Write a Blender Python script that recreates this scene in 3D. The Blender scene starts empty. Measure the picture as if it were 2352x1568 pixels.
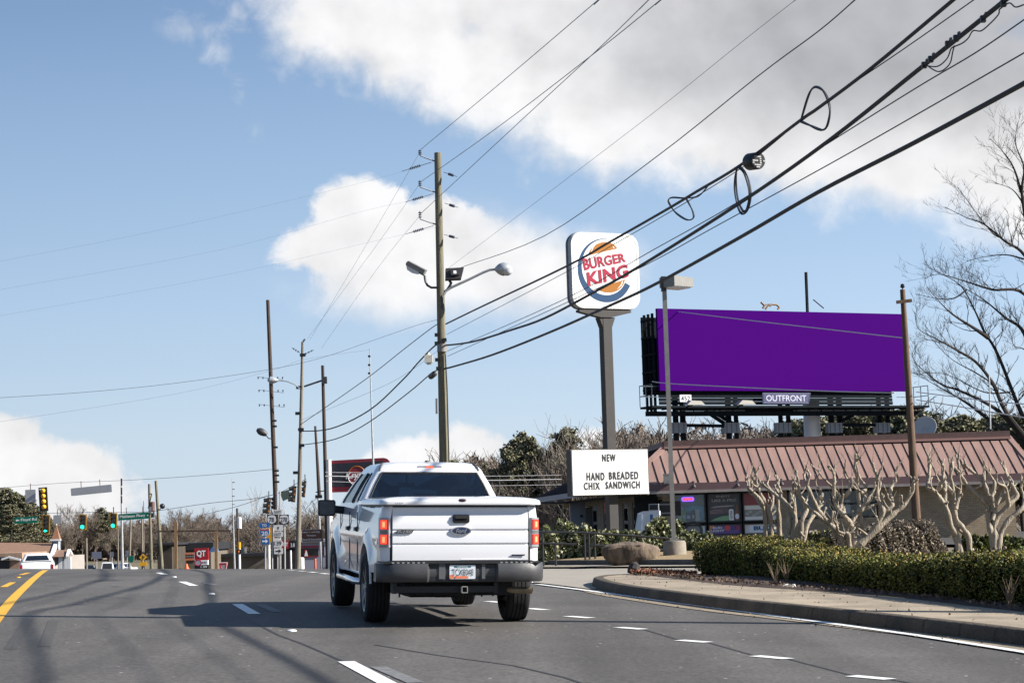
import bpy, math, random
import numpy as np
from mathutils import Vector, Matrix
SC = bpy.context.scene
COL = SC.collection
# ---------------------------------------------------------------- camera
FD, CX, CY, CAMZ = 4442.3, 1176.0, 784.0, 1.38      # focal length and centre of the picture in picture units
PITCH, ROLL = math.atan((1210.0-784.0)/FD), math.radians(1.7)
_f = Vector((0, math.cos(PITCH), math.sin(PITCH)))
_u0 = Vector((0, -math.sin(PITCH), math.cos(PITCH)))
_r0 = Vector((1, 0, 0))
CR = math.cos(ROLL)*_r0 - math.sin(ROLL)*_u0
CU = math.sin(ROLL)*_r0 + math.cos(ROLL)*_u0
CF = _f
CAM = Vector((0, 0, CAMZ))
cd = bpy.data.cameras.new('camera'); cam = bpy.data.objects.new('camera', cd); COL.objects.link(cam)
cd.sensor_width = 36; cd.lens = FD/2352*36; cd.clip_start = 0.1; cd.clip_end = 6000
cam.matrix_world = Matrix(((CR.x, CU.x, -CF.x, CAM.x), (CR.y, CU.y, -CF.y, CAM.y), (CR.z, CU.z, -CF.z, CAM.z), (0, 0, 0, 1)))
SC.camera = cam
# ---------------------------------------------------------------- light, exposure
SUN_EL, SUN_AZ = math.radians(30.4), math.radians(98.6)      # azimuth clockwise from +Y
SKY, EXPO, SUNW = 0.075, 1.10, 5.0
vs = SC.view_settings
vs.view_transform = 'Standard'; vs.look = 'None'; vs.exposure = EXPO; vs.gamma = 1; vs.use_curve_mapping = False
sdir = Vector((math.sin(SUN_AZ)*math.cos(SUN_EL), math.cos(SUN_AZ)*math.cos(SUN_EL), math.sin(SUN_EL)))
sl = bpy.data.lights.new('sun', 'SUN'); sl.energy = SUNW; sl.angle = math.radians(0.53); sl.color = (1, 0.95, 0.87)
so = bpy.data.objects.new('sun', sl); COL.objects.link(so); so.rotation_euler = (-sdir).to_track_quat('-Z', 'Y').to_euler()

def ray(u, v):
    return (CF + CR*((u-CX)/FD) - CU*((v-CY)/FD))

W = bpy.data.worlds.new('World'); SC.world = W; W.use_nodes = True
def build_world():
    nt = W.node_tree; nt.nodes.clear(); N = nt.nodes; L = nt.links
    def nd(t, **k):
        n = N.new(t)
        for a, b in k.items(): setattr(n, a, b)
        return n
    def put(i, x):
        if isinstance(x, (int, float)): i.default_value = x
        elif isinstance(x, (tuple, list)): i.default_value = x
        else: L.new(x, i)
    def ma(op, a, b=0.0, c=None, clamp=False):
        n = nd('ShaderNodeMath', operation=op, use_clamp=clamp); put(n.inputs[0], a); put(n.inputs[1], b)
        if c is not None: put(n.inputs[2], c)
        return n.outputs[0]
    def vm(op, a, b):
        n = nd('ShaderNodeVectorMath', operation=op); put(n.inputs[0], a); put(n.inputs[1], b)
        return n.outputs[1] if op in ('LENGTH', 'DOT_PRODUCT', 'DISTANCE') else n.outputs[0]
    def sst(x, a, b):
        n = nd('ShaderNodeMapRange', interpolation_type='SMOOTHSTEP'); put(n.inputs[0], x); n.inputs[1].default_value = a; n.inputs[2].default_value = b
        return n.outputs[0]
    tc = nd('ShaderNodeTexCoord')
    sep = nd('ShaderNodeSeparateXYZ'); L.new(tc.outputs['Generated'], sep.inputs[0])
    y = ma('MAXIMUM', ma('ABSOLUTE', sep.outputs[1]), 0.08)
    comb = nd('ShaderNodeCombineXYZ')
    L.new(ma('DIVIDE', sep.outputs[0], y), comb.inputs[0]); L.new(ma('DIVIDE', sep.outputs[2], y), comb.inputs[1])
    p = comb.outputs[0]
    def ell(lst):
        out = None
        for cx, cy, rx, ry in lst:
            r = ray(cx, cy); c = (r.x/r.y, r.z/r.y, 0)
            d = vm('MULTIPLY', vm('SUBTRACT', p, c), (FD/rx, FD/ry, 0))
            ln = vm('LENGTH', d, (0, 0, 0))
            e = ma('MULTIPLY', ma('SUBTRACT', 1.0, ln), float(min(rx, ry)))
            out = e if out is None else ma('SMOOTH_MAX', out, e, 25.0)
        return out
    def noise(scale, detail=8, rough=.55, off=(0, 0, 0), dist=0.0):
        n = nd('ShaderNodeTexNoise'); L.new(vm('ADD', p, off), n.inputs['Vector'])
        n.inputs['Scale'].default_value = scale; n.inputs['Detail'].default_value = detail; n.inputs['Roughness'].default_value = rough
        n.inputs['Distortion'].default_value = dist
        return ma('SUBTRACT', n.outputs['Fac'], 0.5)
    n1 = noise(22, 10, .58); n1b = noise(22, 5, .5, (.010, .012, 0)); n1c = noise(22, 5, .5); n4 = noise(110, 6, .6, (1, 7, 0)); n2 = noise(7, 6, .5, (3, 1, 0)); n3 = noise(48, 8, .6, (5, 2, 0), .6)
    big = ell([(830, 40, 200, 150), (960, 90, 200, 150), (1150, 150, 280, 165), (1420, 240, 300, 165), (1750, 230, 420, 215), (2150, 250, 480, 235), (2380, 420, 260, 150), (1700, -60, 1050, 260), (2900, 150, 600, 300)])
    mid = ell([(835, 505, 125, 105), (780, 570, 160, 72), (990, 570, 180, 115), (1130, 605, 190, 100), (930, 645, 220, 85), (1260, 625, 180, 95), (720, 565, 95, 55), (1090, 660, 200, 60)])
    low = ell([(10, 1040, 130, 95), (110, 1100, 180, 95), (0, 1150, 330, 100), (190, 1110, 100, 70), (1000, 1050, 130, 55), (1085, 1030, 80, 55), (910, 1065, 80, 32), (1380, 1010, 60, 32)])
    f1 = ma('ADD', ma('ADD', ma('ADD', big, ma('MULTIPLY', n3, 90.0)), ma('MULTIPLY', n1, 210.0)), ma('MULTIPLY', n2, 90.0))
    f2 = ma('ADD', ma('ADD', ma('MAXIMUM', mid, low), ma('MULTIPLY', n1, 80.0)), ma('ADD', ma('MULTIPLY', n3, 55.0), ma('MULTIPLY', n4, 22.0)))
    a1 = sst(f1, -55.0, 65.0); a2 = sst(f2, -9.0, 17.0)
    sq = nd('ShaderNodeSeparateXYZ'); L.new(p, sq.inputs[0]); ypx = lambda v: (1210-v)/FD; xpx = lambda u: (u-CX)/FD
    wsoft = ma('MAXIMUM', sst(sq.outputs[1], ypx(600), ypx(720)), sst(sq.outputs[0], xpx(1040), xpx(1300))) if 0 else ma('MULTIPLY', ma('MAXIMUM', ma('SUBTRACT', 1.0, sst(sq.outputs[1], ypx(700), ypx(590))), sst(sq.outputs[0], xpx(1020), xpx(1280))), sst(sq.outputs[1], ypx(900), ypx(800)))
    a2 = ma('ADD', ma('MULTIPLY', a2, ma('SUBTRACT', 1.0, wsoft)), ma('MULTIPLY', sst(f2, -45.0, 60.0), wsoft))
    wis = ell([(430, 70, 150, 55), (540, 30, 60, 60), (556, 215, 34, 55), (585, 300, 26, 36), (500, 120, 70, 50)])
    aw = ma('MULTIPLY', sst(ma('ADD', wis, ma('MULTIPLY', n3, 170.0)), 10.0, 90.0), 0.42)
    al = ma('MAXIMUM', ma('MAXIMUM', a1, a2), aw)
    # colour of the clouds: shaded bellies in the big bank, bright rims
    gr = ell([(1900, 90, 800, 260), (2250, 60, 600, 250), (1450, 60, 300, 120)])
    g = sst(ma('ADD', gr, ma('MULTIPLY', n2, 330.0)), -40.0, 190.0)
    core = ma('MULTIPLY', sst(f1, 60.0, 260.0), 0.12)
    sh2 = ma('MULTIPLY', ma('MULTIPLY', sst(ma('ADD', n2, n1), -.05, .22), 0.05), 1.0)
    lit = ma('MULTIPLY', ma('SUBTRACT', n1c, n1b), 0.6)
    k = 1.0/(2**EXPO*SKY)
    mx = nd('ShaderNodeMix', data_type='RGBA'); L.new(ma('MULTIPLY', g, 0.95), mx.inputs[0])
    mx.inputs[6].default_value = (.93*k, .93*k, .94*k, 1); mx.inputs[7].default_value = (.49*k, .50*k, .53*k, 1)
    dk = ma('MINIMUM', ma('ADD', ma('SUBTRACT', 1.0, ma('ADD', core, sh2)), lit), 1.06)
    cl = nd('ShaderNodeVectorMath', operation='SCALE'); L.new(mx.outputs[2], cl.inputs[0]); L.new(dk, cl.inputs[3])
    st = nd('ShaderNodeTexSky', sky_type='NISHITA'); st.sun_disc = False; st.sun_elevation = SUN_EL; st.sun_rotation = SUN_AZ
    st.air_density = 1.0; st.dust_density = 0.6; st.ozone_density = 1.6; st.altitude = 300
    rp = nd('ShaderNodeValToRGB'); el = rp.color_ramp.elements; sp2 = nd('ShaderNodeSeparateXYZ'); L.new(p, sp2.inputs[0])
    put(rp.inputs[0], ma('MULTIPLY', sp2.outputs[1], 1.6))
    stops = ((0, (.63, .745, .89)), (.05, (.575, .715, .88)), (.12, (.46, .625, .85)), (.19, (.36, .525, .765)), (.28, (.235, .375, .62)), (.5, (.14, .25, .48)))
    while len(el) < len(stops): el.new(.5)
    for e_, (x_, c_) in zip(el, stops): e_.position = x_*1.6; e_.color = (*c_, 1)
    sk = nd('ShaderNodeVectorMath', operation='SCALE'); L.new(rp.outputs[0], sk.inputs[0]); put(sk.inputs[3], ma('MULTIPLY', ma('ADD', 1.0, ma('MULTIPLY', ma('MINIMUM', ma('MAXIMUM', sp2.outputs[0], -.5), .5), .28)), k))
    m3 = nd('ShaderNodeMix', data_type='RGBA'); m3.inputs[0].default_value = .86; L.new(st.outputs[0], m3.inputs[6]); L.new(sk.outputs[0], m3.inputs[7])
    m2 = nd('ShaderNodeMix', data_type='RGBA'); L.new(al, m2.inputs[0]); L.new(m3.outputs[2], m2.inputs[6]); L.new(cl.outputs[0], m2.inputs[7])
    bg = nd('ShaderNodeBackground'); bg.inputs[1].default_value = SKY; L.new(m2.outputs[2], bg.inputs[0])
    o = nd('ShaderNodeOutputWorld'); L.new(bg.outputs[0], o.inputs[0])
build_world()

# ---------------------------------------------------------------- helpers
def P(u, v, Y):
    r = ray(u, v); return CAM + r*(Y/r.y)
def sm(a, b, x):
    t = min(1, max(0, (x-a)/(b-a))); return t*t*(3-2*t)
def gz(X, Y):
    x0 = X+0.24*Y
    z = -0.03*min(40, max(-60, X)) + 0.0119*min(130, max(-20, Y))
    u = max(0.0, Y-20)
    c = 0.00039*u*u if u < 110 else 4.72+0.0858*60*(1-math.exp(-(u-110)/60))
    z += 4*sm(200, 310, Y)
    s = sm(12.5, 23, x0)*(1-sm(95, 170, Y))
    return z - c*(1-s)
def G(u, v, dz=0.0):
    r = ray(u, v); t = 5.0
    while t < 400:
        p = CAM + r*t
        if p.z < gz(p.x, p.y)+dz: break
        t += 0.25
    a, b = t-0.25, t
    for _ in range(24):
        m = (a+b)/2; p = CAM+r*m
        if p.z < gz(p.x, p.y)+dz: b = m
        else: a = m
    p = CAM+r*b; return Vector((p.x, p.y, gz(p.x, p.y)+dz))
def plane_hit(u, v, A, B):
    """where the ray meets the vertical plane through A and B"""
    n = Vector((B[1]-A[1], -(B[0]-A[0]), 0)); r = ray(u, v)
    t = n.dot(Vector((A[0], A[1], 0))-CAM)/n.dot(r); return CAM+r*t

MATS = {}; ALB = 0.66
def M(name, base=(.5, .5, .5), rough=.6, metal=0.0, var=0.0, scale=6.0, bump=0.0, bscale=None, emit=None, es=1.0, coat=0.0, island=0.0, spec=.5, stretch=(1, 1, 1), c2=None):
    if name in MATS: return MATS[name]
    if max(base) < .6 and not metal: base = tuple(c*ALB for c in base); c2 = c2 and tuple(c*ALB for c in c2)
    m = bpy.data.materials.new(name); m.use_nodes = True; nt = m.node_tree; N = nt.nodes; L = nt.links
    b = N['Principled BSDF']; b.inputs['Base Color'].default_value = (*base, 1); b.inputs['Roughness'].default_value = rough
    b.inputs['Metallic'].default_value = metal; b.inputs['Coat Weight'].default_value = coat; b.inputs['Specular IOR Level'].default_value = spec
    b.inputs['Coat Roughness'].default_value = .05
    tc = N.new('ShaderNodeTexCoord'); mp = N.new('ShaderNodeMapping'); mp.inputs['Scale'].default_value = stretch
    L.new(tc.outputs['Object'], mp.inputs[0])
    if var or island or c2:
        nz = N.new('ShaderNodeTexNoise'); nz.inputs['Scale'].default_value = scale; nz.inputs['Detail'].default_value = 6; nz.inputs['Roughness'].default_value = .65
        L.new(mp.outputs[0], nz.inputs['Vector'])
        rp = N.new('ShaderNodeValToRGB'); e = rp.color_ramp.elements
        lo = tuple(max(0, c*(1-var)) for c in base); hi = c2 if c2 else tuple(min(1, c*(1+var)) for c in base)
        e[0].position = .3; e[1].position = .7; e[0].color = (*lo, 1); e[1].color = (*hi, 1)
        if island:
            ge = N.new('ShaderNodeNewGeometry'); mr = N.new('ShaderNodeMath'); mr.operation = 'MULTIPLY_ADD'
            L.new(ge.outputs['Random Per Island'], mr.inputs[0]); mr.inputs[1].default_value = island; 
            sb = N.new('ShaderNodeMath'); sb.operation = 'SUBTRACT'; L.new(nz.outputs[0], sb.inputs[0]); sb.inputs[1].default_value = island/2
            L.new(sb.outputs[0], mr.inputs[2]); L.new(mr.outputs[0], rp.inputs[0])
        else: L.new(nz.outputs[0], rp.inputs[0])
        L.new(rp.outputs[0], b.inputs['Base Color'])
    if bump:
        n2 = N.new('ShaderNodeTexNoise'); n2.inputs['Scale'].default_value = bscale or scale*3; n2.inputs['Detail'].default_value = 5
        L.new(mp.outputs[0], n2.inputs['Vector'])
        bp = N.new('ShaderNodeBump'); bp.inputs['Strength'].default_value = bump; bp.inputs['Distance'].default_value = .03
        L.new(n2.outputs[0], bp.inputs['Height']); L.new(bp.outputs[0], b.inputs['Normal'])
    if emit: b.inputs['Emission Color'].default_value = (*emit, 1); b.inputs['Emission Strength'].default_value = es
    MATS[name] = m; return m
def glass(name, tint=(.1, .12, .14), trans=.4, ior=1.5):
    if name in MATS: return MATS[name]
    m = bpy.data.materials.new(name); m.use_nodes = True; nt = m.node_tree; N = nt.nodes; L = nt.links; N.clear()
    o = N.new('ShaderNodeOutputMaterial'); mx = N.new('ShaderNodeMixShader'); tr = N.new('ShaderNodeBsdfTransparent'); gl = N.new('ShaderNodeBsdfGlossy')
    fr = N.new('ShaderNodeFresnel'); fr.inputs[0].default_value = ior; gl.inputs['Roughness'].default_value = .02
    tr.inputs[0].default_value = (*[t*trans for t in tint], 1)
    L.new(fr.outputs[0], mx.inputs[0]); L.new(tr.outputs[0], mx.inputs[1]); L.new(gl.outputs[0], mx.inputs[2]); L.new(mx.outputs[0], o.inputs[0])
    MATS[name] = m; return m

WL = {}      # world location of every top-level thing, for parts given in world space
def tag(o, label=None, cat=None, group=None, kind=None):
    if label: o['label'] = label
    if cat: o['category'] = cat
    if group: o['group'] = group
    if kind: o['kind'] = kind
    return o
def thing(name, label, cat, loc=(0, 0, 0), group=None, rotz=0.0):
    o = bpy.data.objects.new(name, None); COL.objects.link(o); o.empty_display_size = .2
    o.location = loc; o.rotation_euler.z = rotz; WL[o.name] = Vector(loc)
    return tag(o, label, cat, group)
class MB:
    def __init__(s): s.v = []; s.f = []; s.mi = []; s.m = 0
    def vs(s, pts):
        i = len(s.v); s.v += [tuple(p) for p in pts]; return i
    def face(s, pts):
        i = s.vs(pts); s.f.append(tuple(range(i, i+len(pts)))); s.mi.append(s.m)
    def idx(s, ids): s.f.append(tuple(ids)); s.mi.append(s.m)
    def box(s, c, d, mat=None):
        """box centred on c; d full sizes; mat optional 4x4/3x3"""
        hx, hy, hz = d[0]/2, d[1]/2, d[2]/2
        q = [Vector((x*hx, y*hy, z*hz)) for z in (-1, 1) for y in (-1, 1) for x in (-1, 1)]
        if mat is not None: q = [mat @ p for p in q]
        i = s.vs([p+Vector(c) for p in q])
        for a in ((0, 2, 3, 1), (4, 5, 7, 6), (0, 1, 5, 4), (2, 6, 7, 3), (0, 4, 6, 2), (1, 3, 7, 5)): s.idx([i+k for k in a])
    def bar(s, p, q, w, h=None, up=(0, 0, 1)):
        """rectangular bar from p to q"""
        p = Vector(p); q = Vector(q); h = h or w; a = (q-p).normalized(); r = a.cross(Vector(up))
        if r.length < 1e-4: r = a.cross(Vector((0, 1, 0)))
        r.normalize(); u = r.cross(a)
        i = s.vs([e+r*(x*w/2)+u*(y*h/2) for e in (p, q) for x, y in ((-1, -1), (1, -1), (1, 1), (-1, 1))])
        for k in range(4): s.idx([i+k, i+4+k, i+4+(k+1) % 4, i+(k+1) % 4][::-1])
        s.idx([i, i+1, i+2, i+3][::-1]); s.idx([i+4, i+5, i+6, i+7])
    def tube(s, pts, rad, n=8, cap=True):
        pts = [Vector(p) for p in pts]; R = rad if isinstance(rad, (list, tuple)) else [rad]*len(pts)
        r0 = None; rings = []
        for k, p in enumerate(pts):
            t = (pts[min(k+1, len(pts)-1)]-pts[max(k-1, 0)]).normalized()
            if r0 is None:
                r0 = t.cross(Vector((0.12, .05, 1)));
                if r0.length < .2: r0 = t.cross(Vector((1, 0, 0)))
            r0 = (r0 - t*r0.dot(t)).normalized(); b = t.cross(r0)
            rings.append(s.vs([p+(r0*math.cos(6.28318*j/n)+b*math.sin(6.28318*j/n))*R[k] for j in range(n)]))
        for a, b in zip(rings, rings[1:]):
            for j in range(n): s.idx([a+j, a+(j+1) % n, b+(j+1) % n, b+j])
        if cap: s.idx([rings[0]+j for j in range(n)][::-1]); s.idx([rings[-1]+j for j in range(n)])
    def lathe(s, c, ax, prof, n=24):
        """prof: (distance along axis, radius)"""
        ax = Vector(ax).normalized(); r = ax.cross(Vector((0, 0, 1)))
        if r.length < .1: r = ax.cross(Vector((0, 1, 0)))
        r.normalize(); b = ax.cross(r); c = Vector(c); rings = []
        for h, q in prof: rings.append(s.vs([c+ax*h+(r*math.cos(6.28318*j/n)+b*math.sin(6.28318*j/n))*max(q, 1e-4) for j in range(n)]))
        for a, d in zip(rings, rings[1:]):
            for j in range(n): s.idx([a+j, a+(j+1) % n, d+(j+1) % n, d+j])
    def prism(s, pts, fr, n0, n1):
        k = len(pts); i = s.vs([fr.at(x, y, n0) for x, y in pts]+[fr.at(x, y, n1) for x, y in pts])
        ar = sum(pts[j][0]*pts[(j+1) % k][1]-pts[(j+1) % k][0]*pts[j][1] for j in range(k)); o = range(k) if ar > 0 else range(k)[::-1]
        o = list(o); s.idx([i+k+j for j in o]); s.idx([i+j for j in o[::-1]])
        for a in range(k): j, l = o[a], o[(a+1) % k]; s.idx([i+j, i+l, i+k+l, i+k+j])
    def grid(s, rows, close=False):
        i0 = [s.vs(r) for r in rows]; n = len(rows[0])
        for a, b in zip(i0, i0[1:]):
            for j in range(n if close else n-1): s.idx([a+j, a+(j+1) % n, b+(j+1) % n, b+j])
    def build(s, name, mat, parent=None, world=True, smooth=False, angle=None, merge=False):
        me = bpy.data.meshes.new(name); V = np.array(s.v, dtype=np.float64).reshape(-1, 3)
        loc = Vector((0, 0, 0))
        if parent is not None:
            if world: V = V-np.array(WL[parent.name])
        elif world:
            loc = Vector(((V[:, 0].min()+V[:, 0].max())/2, (V[:, 1].min()+V[:, 1].max())/2, V[:, 2].min())); V = V-np.array(loc)
        me.from_pydata(V.tolist(), [], s.f)
        for m in (mat if isinstance(mat, (list, tuple)) else [mat]): me.materials.append(m)
        if any(s.mi): me.polygons.foreach_set('material_index', s.mi)
        if merge:
            import bmesh
            bm = bmesh.new(); bm.from_mesh(me); bmesh.ops.remove_doubles(bm, verts=bm.verts, dist=1e-4); bmesh.ops.recalc_face_normals(bm, faces=bm.faces); bm.to_mesh(me); bm.free()
        if smooth:
            me.polygons.foreach_set('use_smooth', [True]*len(me.polygons))
            me.set_sharp_from_angle(angle=math.radians(angle or 40))
        me.update()
        o = bpy.data.objects.new(name, me); COL.objects.link(o); o.location = loc
        if parent is not None:
            o.parent = parent; WL[o.name] = WL.get(parent.name, Vector())
        else: WL[o.name] = loc
        return o
class Fr:
    """flat frame: origin, right, up; n points to the viewer"""
    def __init__(s, o, r, u=(0, 0, 1)):
        s.o = Vector(o); s.r = Vector(r).normalized(); s.u = Vector(u); s.u = (s.u-s.r*s.u.dot(s.r)).normalized(); s.n = s.r.cross(s.u)
    def at(s, x, y, n=0.0): return s.o+s.r*x+s.u*y+s.n*n
def frz(o, ang=0.0): return Fr(o, (math.cos(ang), math.sin(ang), 0))
def rect(x0, y0, x1, y1): return [(x0, y0), (x1, y0), (x1, y1), (x0, y1)]
def rrect(x0, y0, x1, y1, r, n=5):
    o = []
    for cx, cy, a in ((x1-r, y0+r, -90), (x1-r, y1-r, 0), (x0+r, y1-r, 90), (x0+r, y0+r, 180)):
        o += [(cx+r*math.cos(math.radians(a+90*k/n)), cy+r*math.sin(math.radians(a+90*k/n))) for k in range(n+1)]
    return o
def circ(cx, cy, rx, ry=None, n=24, a0=0, a1=360):
    return [(cx+rx*math.cos(math.radians(a0+(a1-a0)*k/n)), cy+(ry or rx)*math.sin(math.radians(a0+(a1-a0)*k/n))) for k in range(n+(a1-a0 < 360))]
TXT = {}
def text_geo(s, bold, shear, sp):
    key = (s, bold, shear, sp)
    if key in TXT: return TXT[key]
    c = bpy.data.curves.new('t', 'FONT'); c.body = s; c.offset = bold; c.shear = shear; c.space_character = sp; c.align_x = 'CENTER'; c.resolution_u = 3
    o = bpy.data.objects.new('t', c); COL.objects.link(o)
    bpy.context.view_layer.update()
    me = bpy.data.meshes.new_from_object(o.evaluated_get(bpy.context.evaluated_depsgraph_get()))
    v = np.array([q.co[:] for q in me.vertices]); f = [tuple(p.vertices) for p in me.polygons]
    bpy.data.objects.remove(o); bpy.data.curves.remove(c); bpy.data.meshes.remove(me)
    TXT[key] = (v, f); return v, f
def text(name, s, fr, x, y, w, h, mat, parent, n=.012, bold=.0, shear=0.0, rot=0.0, sp=1.0, warp=None, world=True, th=.004, mb=None):
    """lettering s fitted to w x h centred on (x, y) of frame fr, standing n proud of it"""
    v, f = text_geo(s, bold, shear, sp); mn = v.min(0); mx = v.max(0)
    q = (v-(mn+mx)/2)/np.maximum(mx-mn, 1e-6); own = mb is None; mb = mb or MB(); out = []
    ca, sa = math.cos(rot), math.sin(rot)
    for a in q:
        X, Y = a[0]*w, a[1]*h
        if warp: X, Y = warp(X, Y)
        out.append(fr.at(x+X*ca-Y*sa, y+X*sa+Y*ca, n+th))
    i = mb.vs(out)
    for g in f:
        mb.idx([i+k for k in g])
    if own: return mb.build(name, mat, parent, world)
def copy_tree(o, loc=None, rotz=None, label=None, scale=None, group=None):
    c = o.copy(); COL.objects.link(c)
    if loc is not None: c.location = loc; WL[c.name] = Vector(loc)
    if rotz is not None: c.rotation_euler.z = rotz
    if scale is not None: c.scale = (scale,)*3 if isinstance(scale, (int, float)) else scale
    if label: c['label'] = label
    if group: c['group'] = group
    for ch in list(o.children):
        d = ch.copy(); COL.objects.link(d); d.parent = c
        for g in list(ch.children):
            e = g.copy(); COL.objects.link(e); e.parent = d
    return c
def leafmesh(name, mats, C, size, rng, parent=None, flat=0.0, aspect=1.0, mi=None, up=None):
    """scatter leaf-sized quads at the centres C"""
    C = np.asarray(C); n = len(C); a = rng.normal(size=(n, 3))
    if flat: a[:, 2] *= (1-flat)
    a /= np.linalg.norm(a, axis=1)[:, None]; b = rng.normal(size=(n, 3))
    if up is not None: b = b*0.5+np.array(up)
    b -= a*(a*b).sum(1)[:, None]; b /= np.linalg.norm(b, axis=1)[:, None]
    s = size*(.6+.8*rng.random(n))[:, None]; a = a*s*.5*aspect; b = b*s*.5
    V = np.stack([C-a-b*.6, C+a-b*.2, C+a*.2+b, C-a+b*.3], 1).reshape(-1, 3)
    loc = Vector((0, 0, 0))
    if parent is None: loc = Vector(((V[:, 0].min()+V[:, 0].max())/2, (V[:, 1].min()+V[:, 1].max())/2, V[:, 2].min())); V = V-np.array(loc)
    me = bpy.data.meshes.new(name); me.vertices.add(4*n); me.loops.add(4*n); me.polygons.add(n)
    me.vertices.foreach_set('co', V.ravel()); me.loops.foreach_set('vertex_index', np.arange(4*n, dtype=np.int32))
    me.polygons.foreach_set('loop_start', np.arange(0, 4*n, 4, dtype=np.int32))
    for m in mats: me.materials.append(m)
    if mi is not None: me.polygons.foreach_set('material_index', np.asarray(mi, dtype=np.int32))
    me.update(calc_edges=True); me.validate()
    o = bpy.data.objects.new(name, me); COL.objects.link(o); o.location = loc; o.parent = parent
    WL[o.name] = loc if parent is None else WL.get(parent.name, Vector()); return o
Z = Vector((0, 0, 1))
# ================================================================ ground, road, kerb
def struct(o): o['kind'] = 'structure'; return o
def asphalt():
    m = M('asphalt', (.124, .114, .104), .82, var=.2, scale=.35, spec=.35)
    nt = m.node_tree; N = nt.nodes; L = nt.links; b = N['Principled BSDF']; src = b.inputs['Base Color'].links[0].from_socket
    tc = N.new('ShaderNodeTexCoord')
    nz = N.new('ShaderNodeTexNoise'); nz.inputs['Scale'].default_value = 20; nz.inputs['Detail'].default_value = 4; nz.inputs['Roughness'].default_value = .8
    L.new(tc.outputs['Object'], nz.inputs['Vector'])
    r = N.new('ShaderNodeMapRange'); r.inputs[1].default_value = .3; r.inputs[2].default_value = .7; r.inputs[3].default_value = .5; r.inputs[4].default_value = 1.55; L.new(nz.outputs[0], r.inputs[0])
    mu = N.new('ShaderNodeVectorMath'); mu.operation = 'SCALE'; L.new(src, mu.inputs[0]); L.new(r.outputs[0], mu.inputs[3])
    vo = N.new('ShaderNodeTexVoronoi'); vo.inputs['Scale'].default_value = 3.2; L.new(tc.outputs['Object'], vo.inputs['Vector'])
    lt = N.new('ShaderNodeMath'); lt.operation = 'LESS_THAN'; L.new(vo.outputs['Distance'], lt.inputs[0]); lt.inputs[1].default_value = .055
    mx = N.new('ShaderNodeMix'); mx.data_type = 'RGBA'; L.new(lt.outputs[0], mx.inputs[0]); L.new(mu.outputs[0], mx.inputs[6]); mx.inputs[7].default_value = (.42, .4, .37, 1)
    L.new(mx.outputs[2], b.inputs['Base Color'])
    mp = N.new('ShaderNodeMapping'); mp.inputs['Rotation'].default_value = (0, 0, math.radians(-13.5)); mp.inputs['Scale'].default_value = (1.1, .035, 1); L.new(tc.outputs['Object'], mp.inputs[0])
    n3 = N.new('ShaderNodeTexNoise'); n3.inputs['Scale'].default_value = 1.0; n3.inputs['Detail'].default_value = 5; L.new(mp.outputs[0], n3.inputs['Vector'])
    r3 = N.new('ShaderNodeMapRange'); r3.inputs[1].default_value = .3; r3.inputs[2].default_value = .7; r3.inputs[3].default_value = .74; r3.inputs[4].default_value = 1.2; L.new(n3.outputs[0], r3.inputs[0])
    m3 = N.new('ShaderNodeVectorMath'); m3.operation = 'SCALE'; L.new(mx.outputs[2], m3.inputs[0]); L.new(r3.outputs[0], m3.inputs[3]); L.new(m3.outputs[0], b.inputs['Base Color'])
    bp = N.new('ShaderNodeBump'); bp.inputs['Strength'].default_value = .35; bp.inputs['Distance'].default_value = .01; L.new(nz.outputs[0], bp.inputs['Height']); L.new(bp.outputs[0], b.inputs['Normal'])
    return m
ASPH = asphalt()
def sheet(name, mat, X, Y, f, dz):
    b = MB(); b.grid([[(x, y, f(x, y)+dz) for x in X] for y in Y]); return struct(b.build(name, mat, None, True, True))
gx = sorted(set([-900, -600, -400, -260, -160, -110] + list(range(-80, 61, 4)) + [80, 110, 160, 260, 400, 600, 900]))
gy = sorted(set([-120, -60] + list(range(-30, 200, 3)) + list(range(200, 400, 20)) + [450, 600, 900, 1400, 2200]))
GRND = M('winter_grass', (.20, .165, .095), .95, var=.35, scale=.8, bump=.5, c2=(.27, .22, .13))
sheet('ground', GRND, gx, gy, gz, -.09)
# road: straight carriageway that falls away beyond the crest; t is the distance right of the camera line
def roadpt(t, y): x = t-0.24*y; return (x, y)
tt = [-16, -13, -10, -7, -4, -2, 0, 2, 4, 6, 8, 10.4]
b = MB(); b.grid([[(*roadpt(t, y), gz(*roadpt(t, y))) for t in tt] for y in range(-24, 260, 2)]); struct(b.build('road', ASPH, None, True, True))
def strip(mb, pts, w, lift=.006, flat=None):
    """painted strip of real width w along ground points"""
    pts = [Vector(p) for p in pts]
    q = [pts[0]]
    for a, c in zip(pts, pts[1:]):
        n = max(1, int((c-a).length/1.5)); q += [a+(c-a)*(k/n) for k in range(1, n+1)]
    L_, R_ = [], []
    for k, p in enumerate(q):
        t = q[min(k+1, len(q)-1)]-q[max(k-1, 0)]; t.z = 0; t.normalize(); s = Vector((t.y, -t.x, 0))
        for lst, e in ((L_, -w/2), (R_, w/2)):
            c = p+s*e; lst.append((c.x, c.y, gz(c.x, c.y)+lift))
    mb.grid([L_, R_])
WPAINT = M('white_paint', (.66, .66, .64), .6, var=.14, scale=9); YPAINT = M('yellow_paint', (.62, .33, .015), .6, var=.12, scale=9); OLDP = M('worn_paint', (.2, .2, .2), .8, var=.4, scale=12)
def mark(pts, w, mat, lift=.006, name='lane_marking'):
    b = MB(); strip(b, [G(*p) for p in pts], w, lift); return struct(b.build(name, mat))
mark([(-45, 1470), (2, 1408), (30, 1374), (60, 1345), (88, 1320), (105, 1309)], .15, YPAINT)
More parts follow.
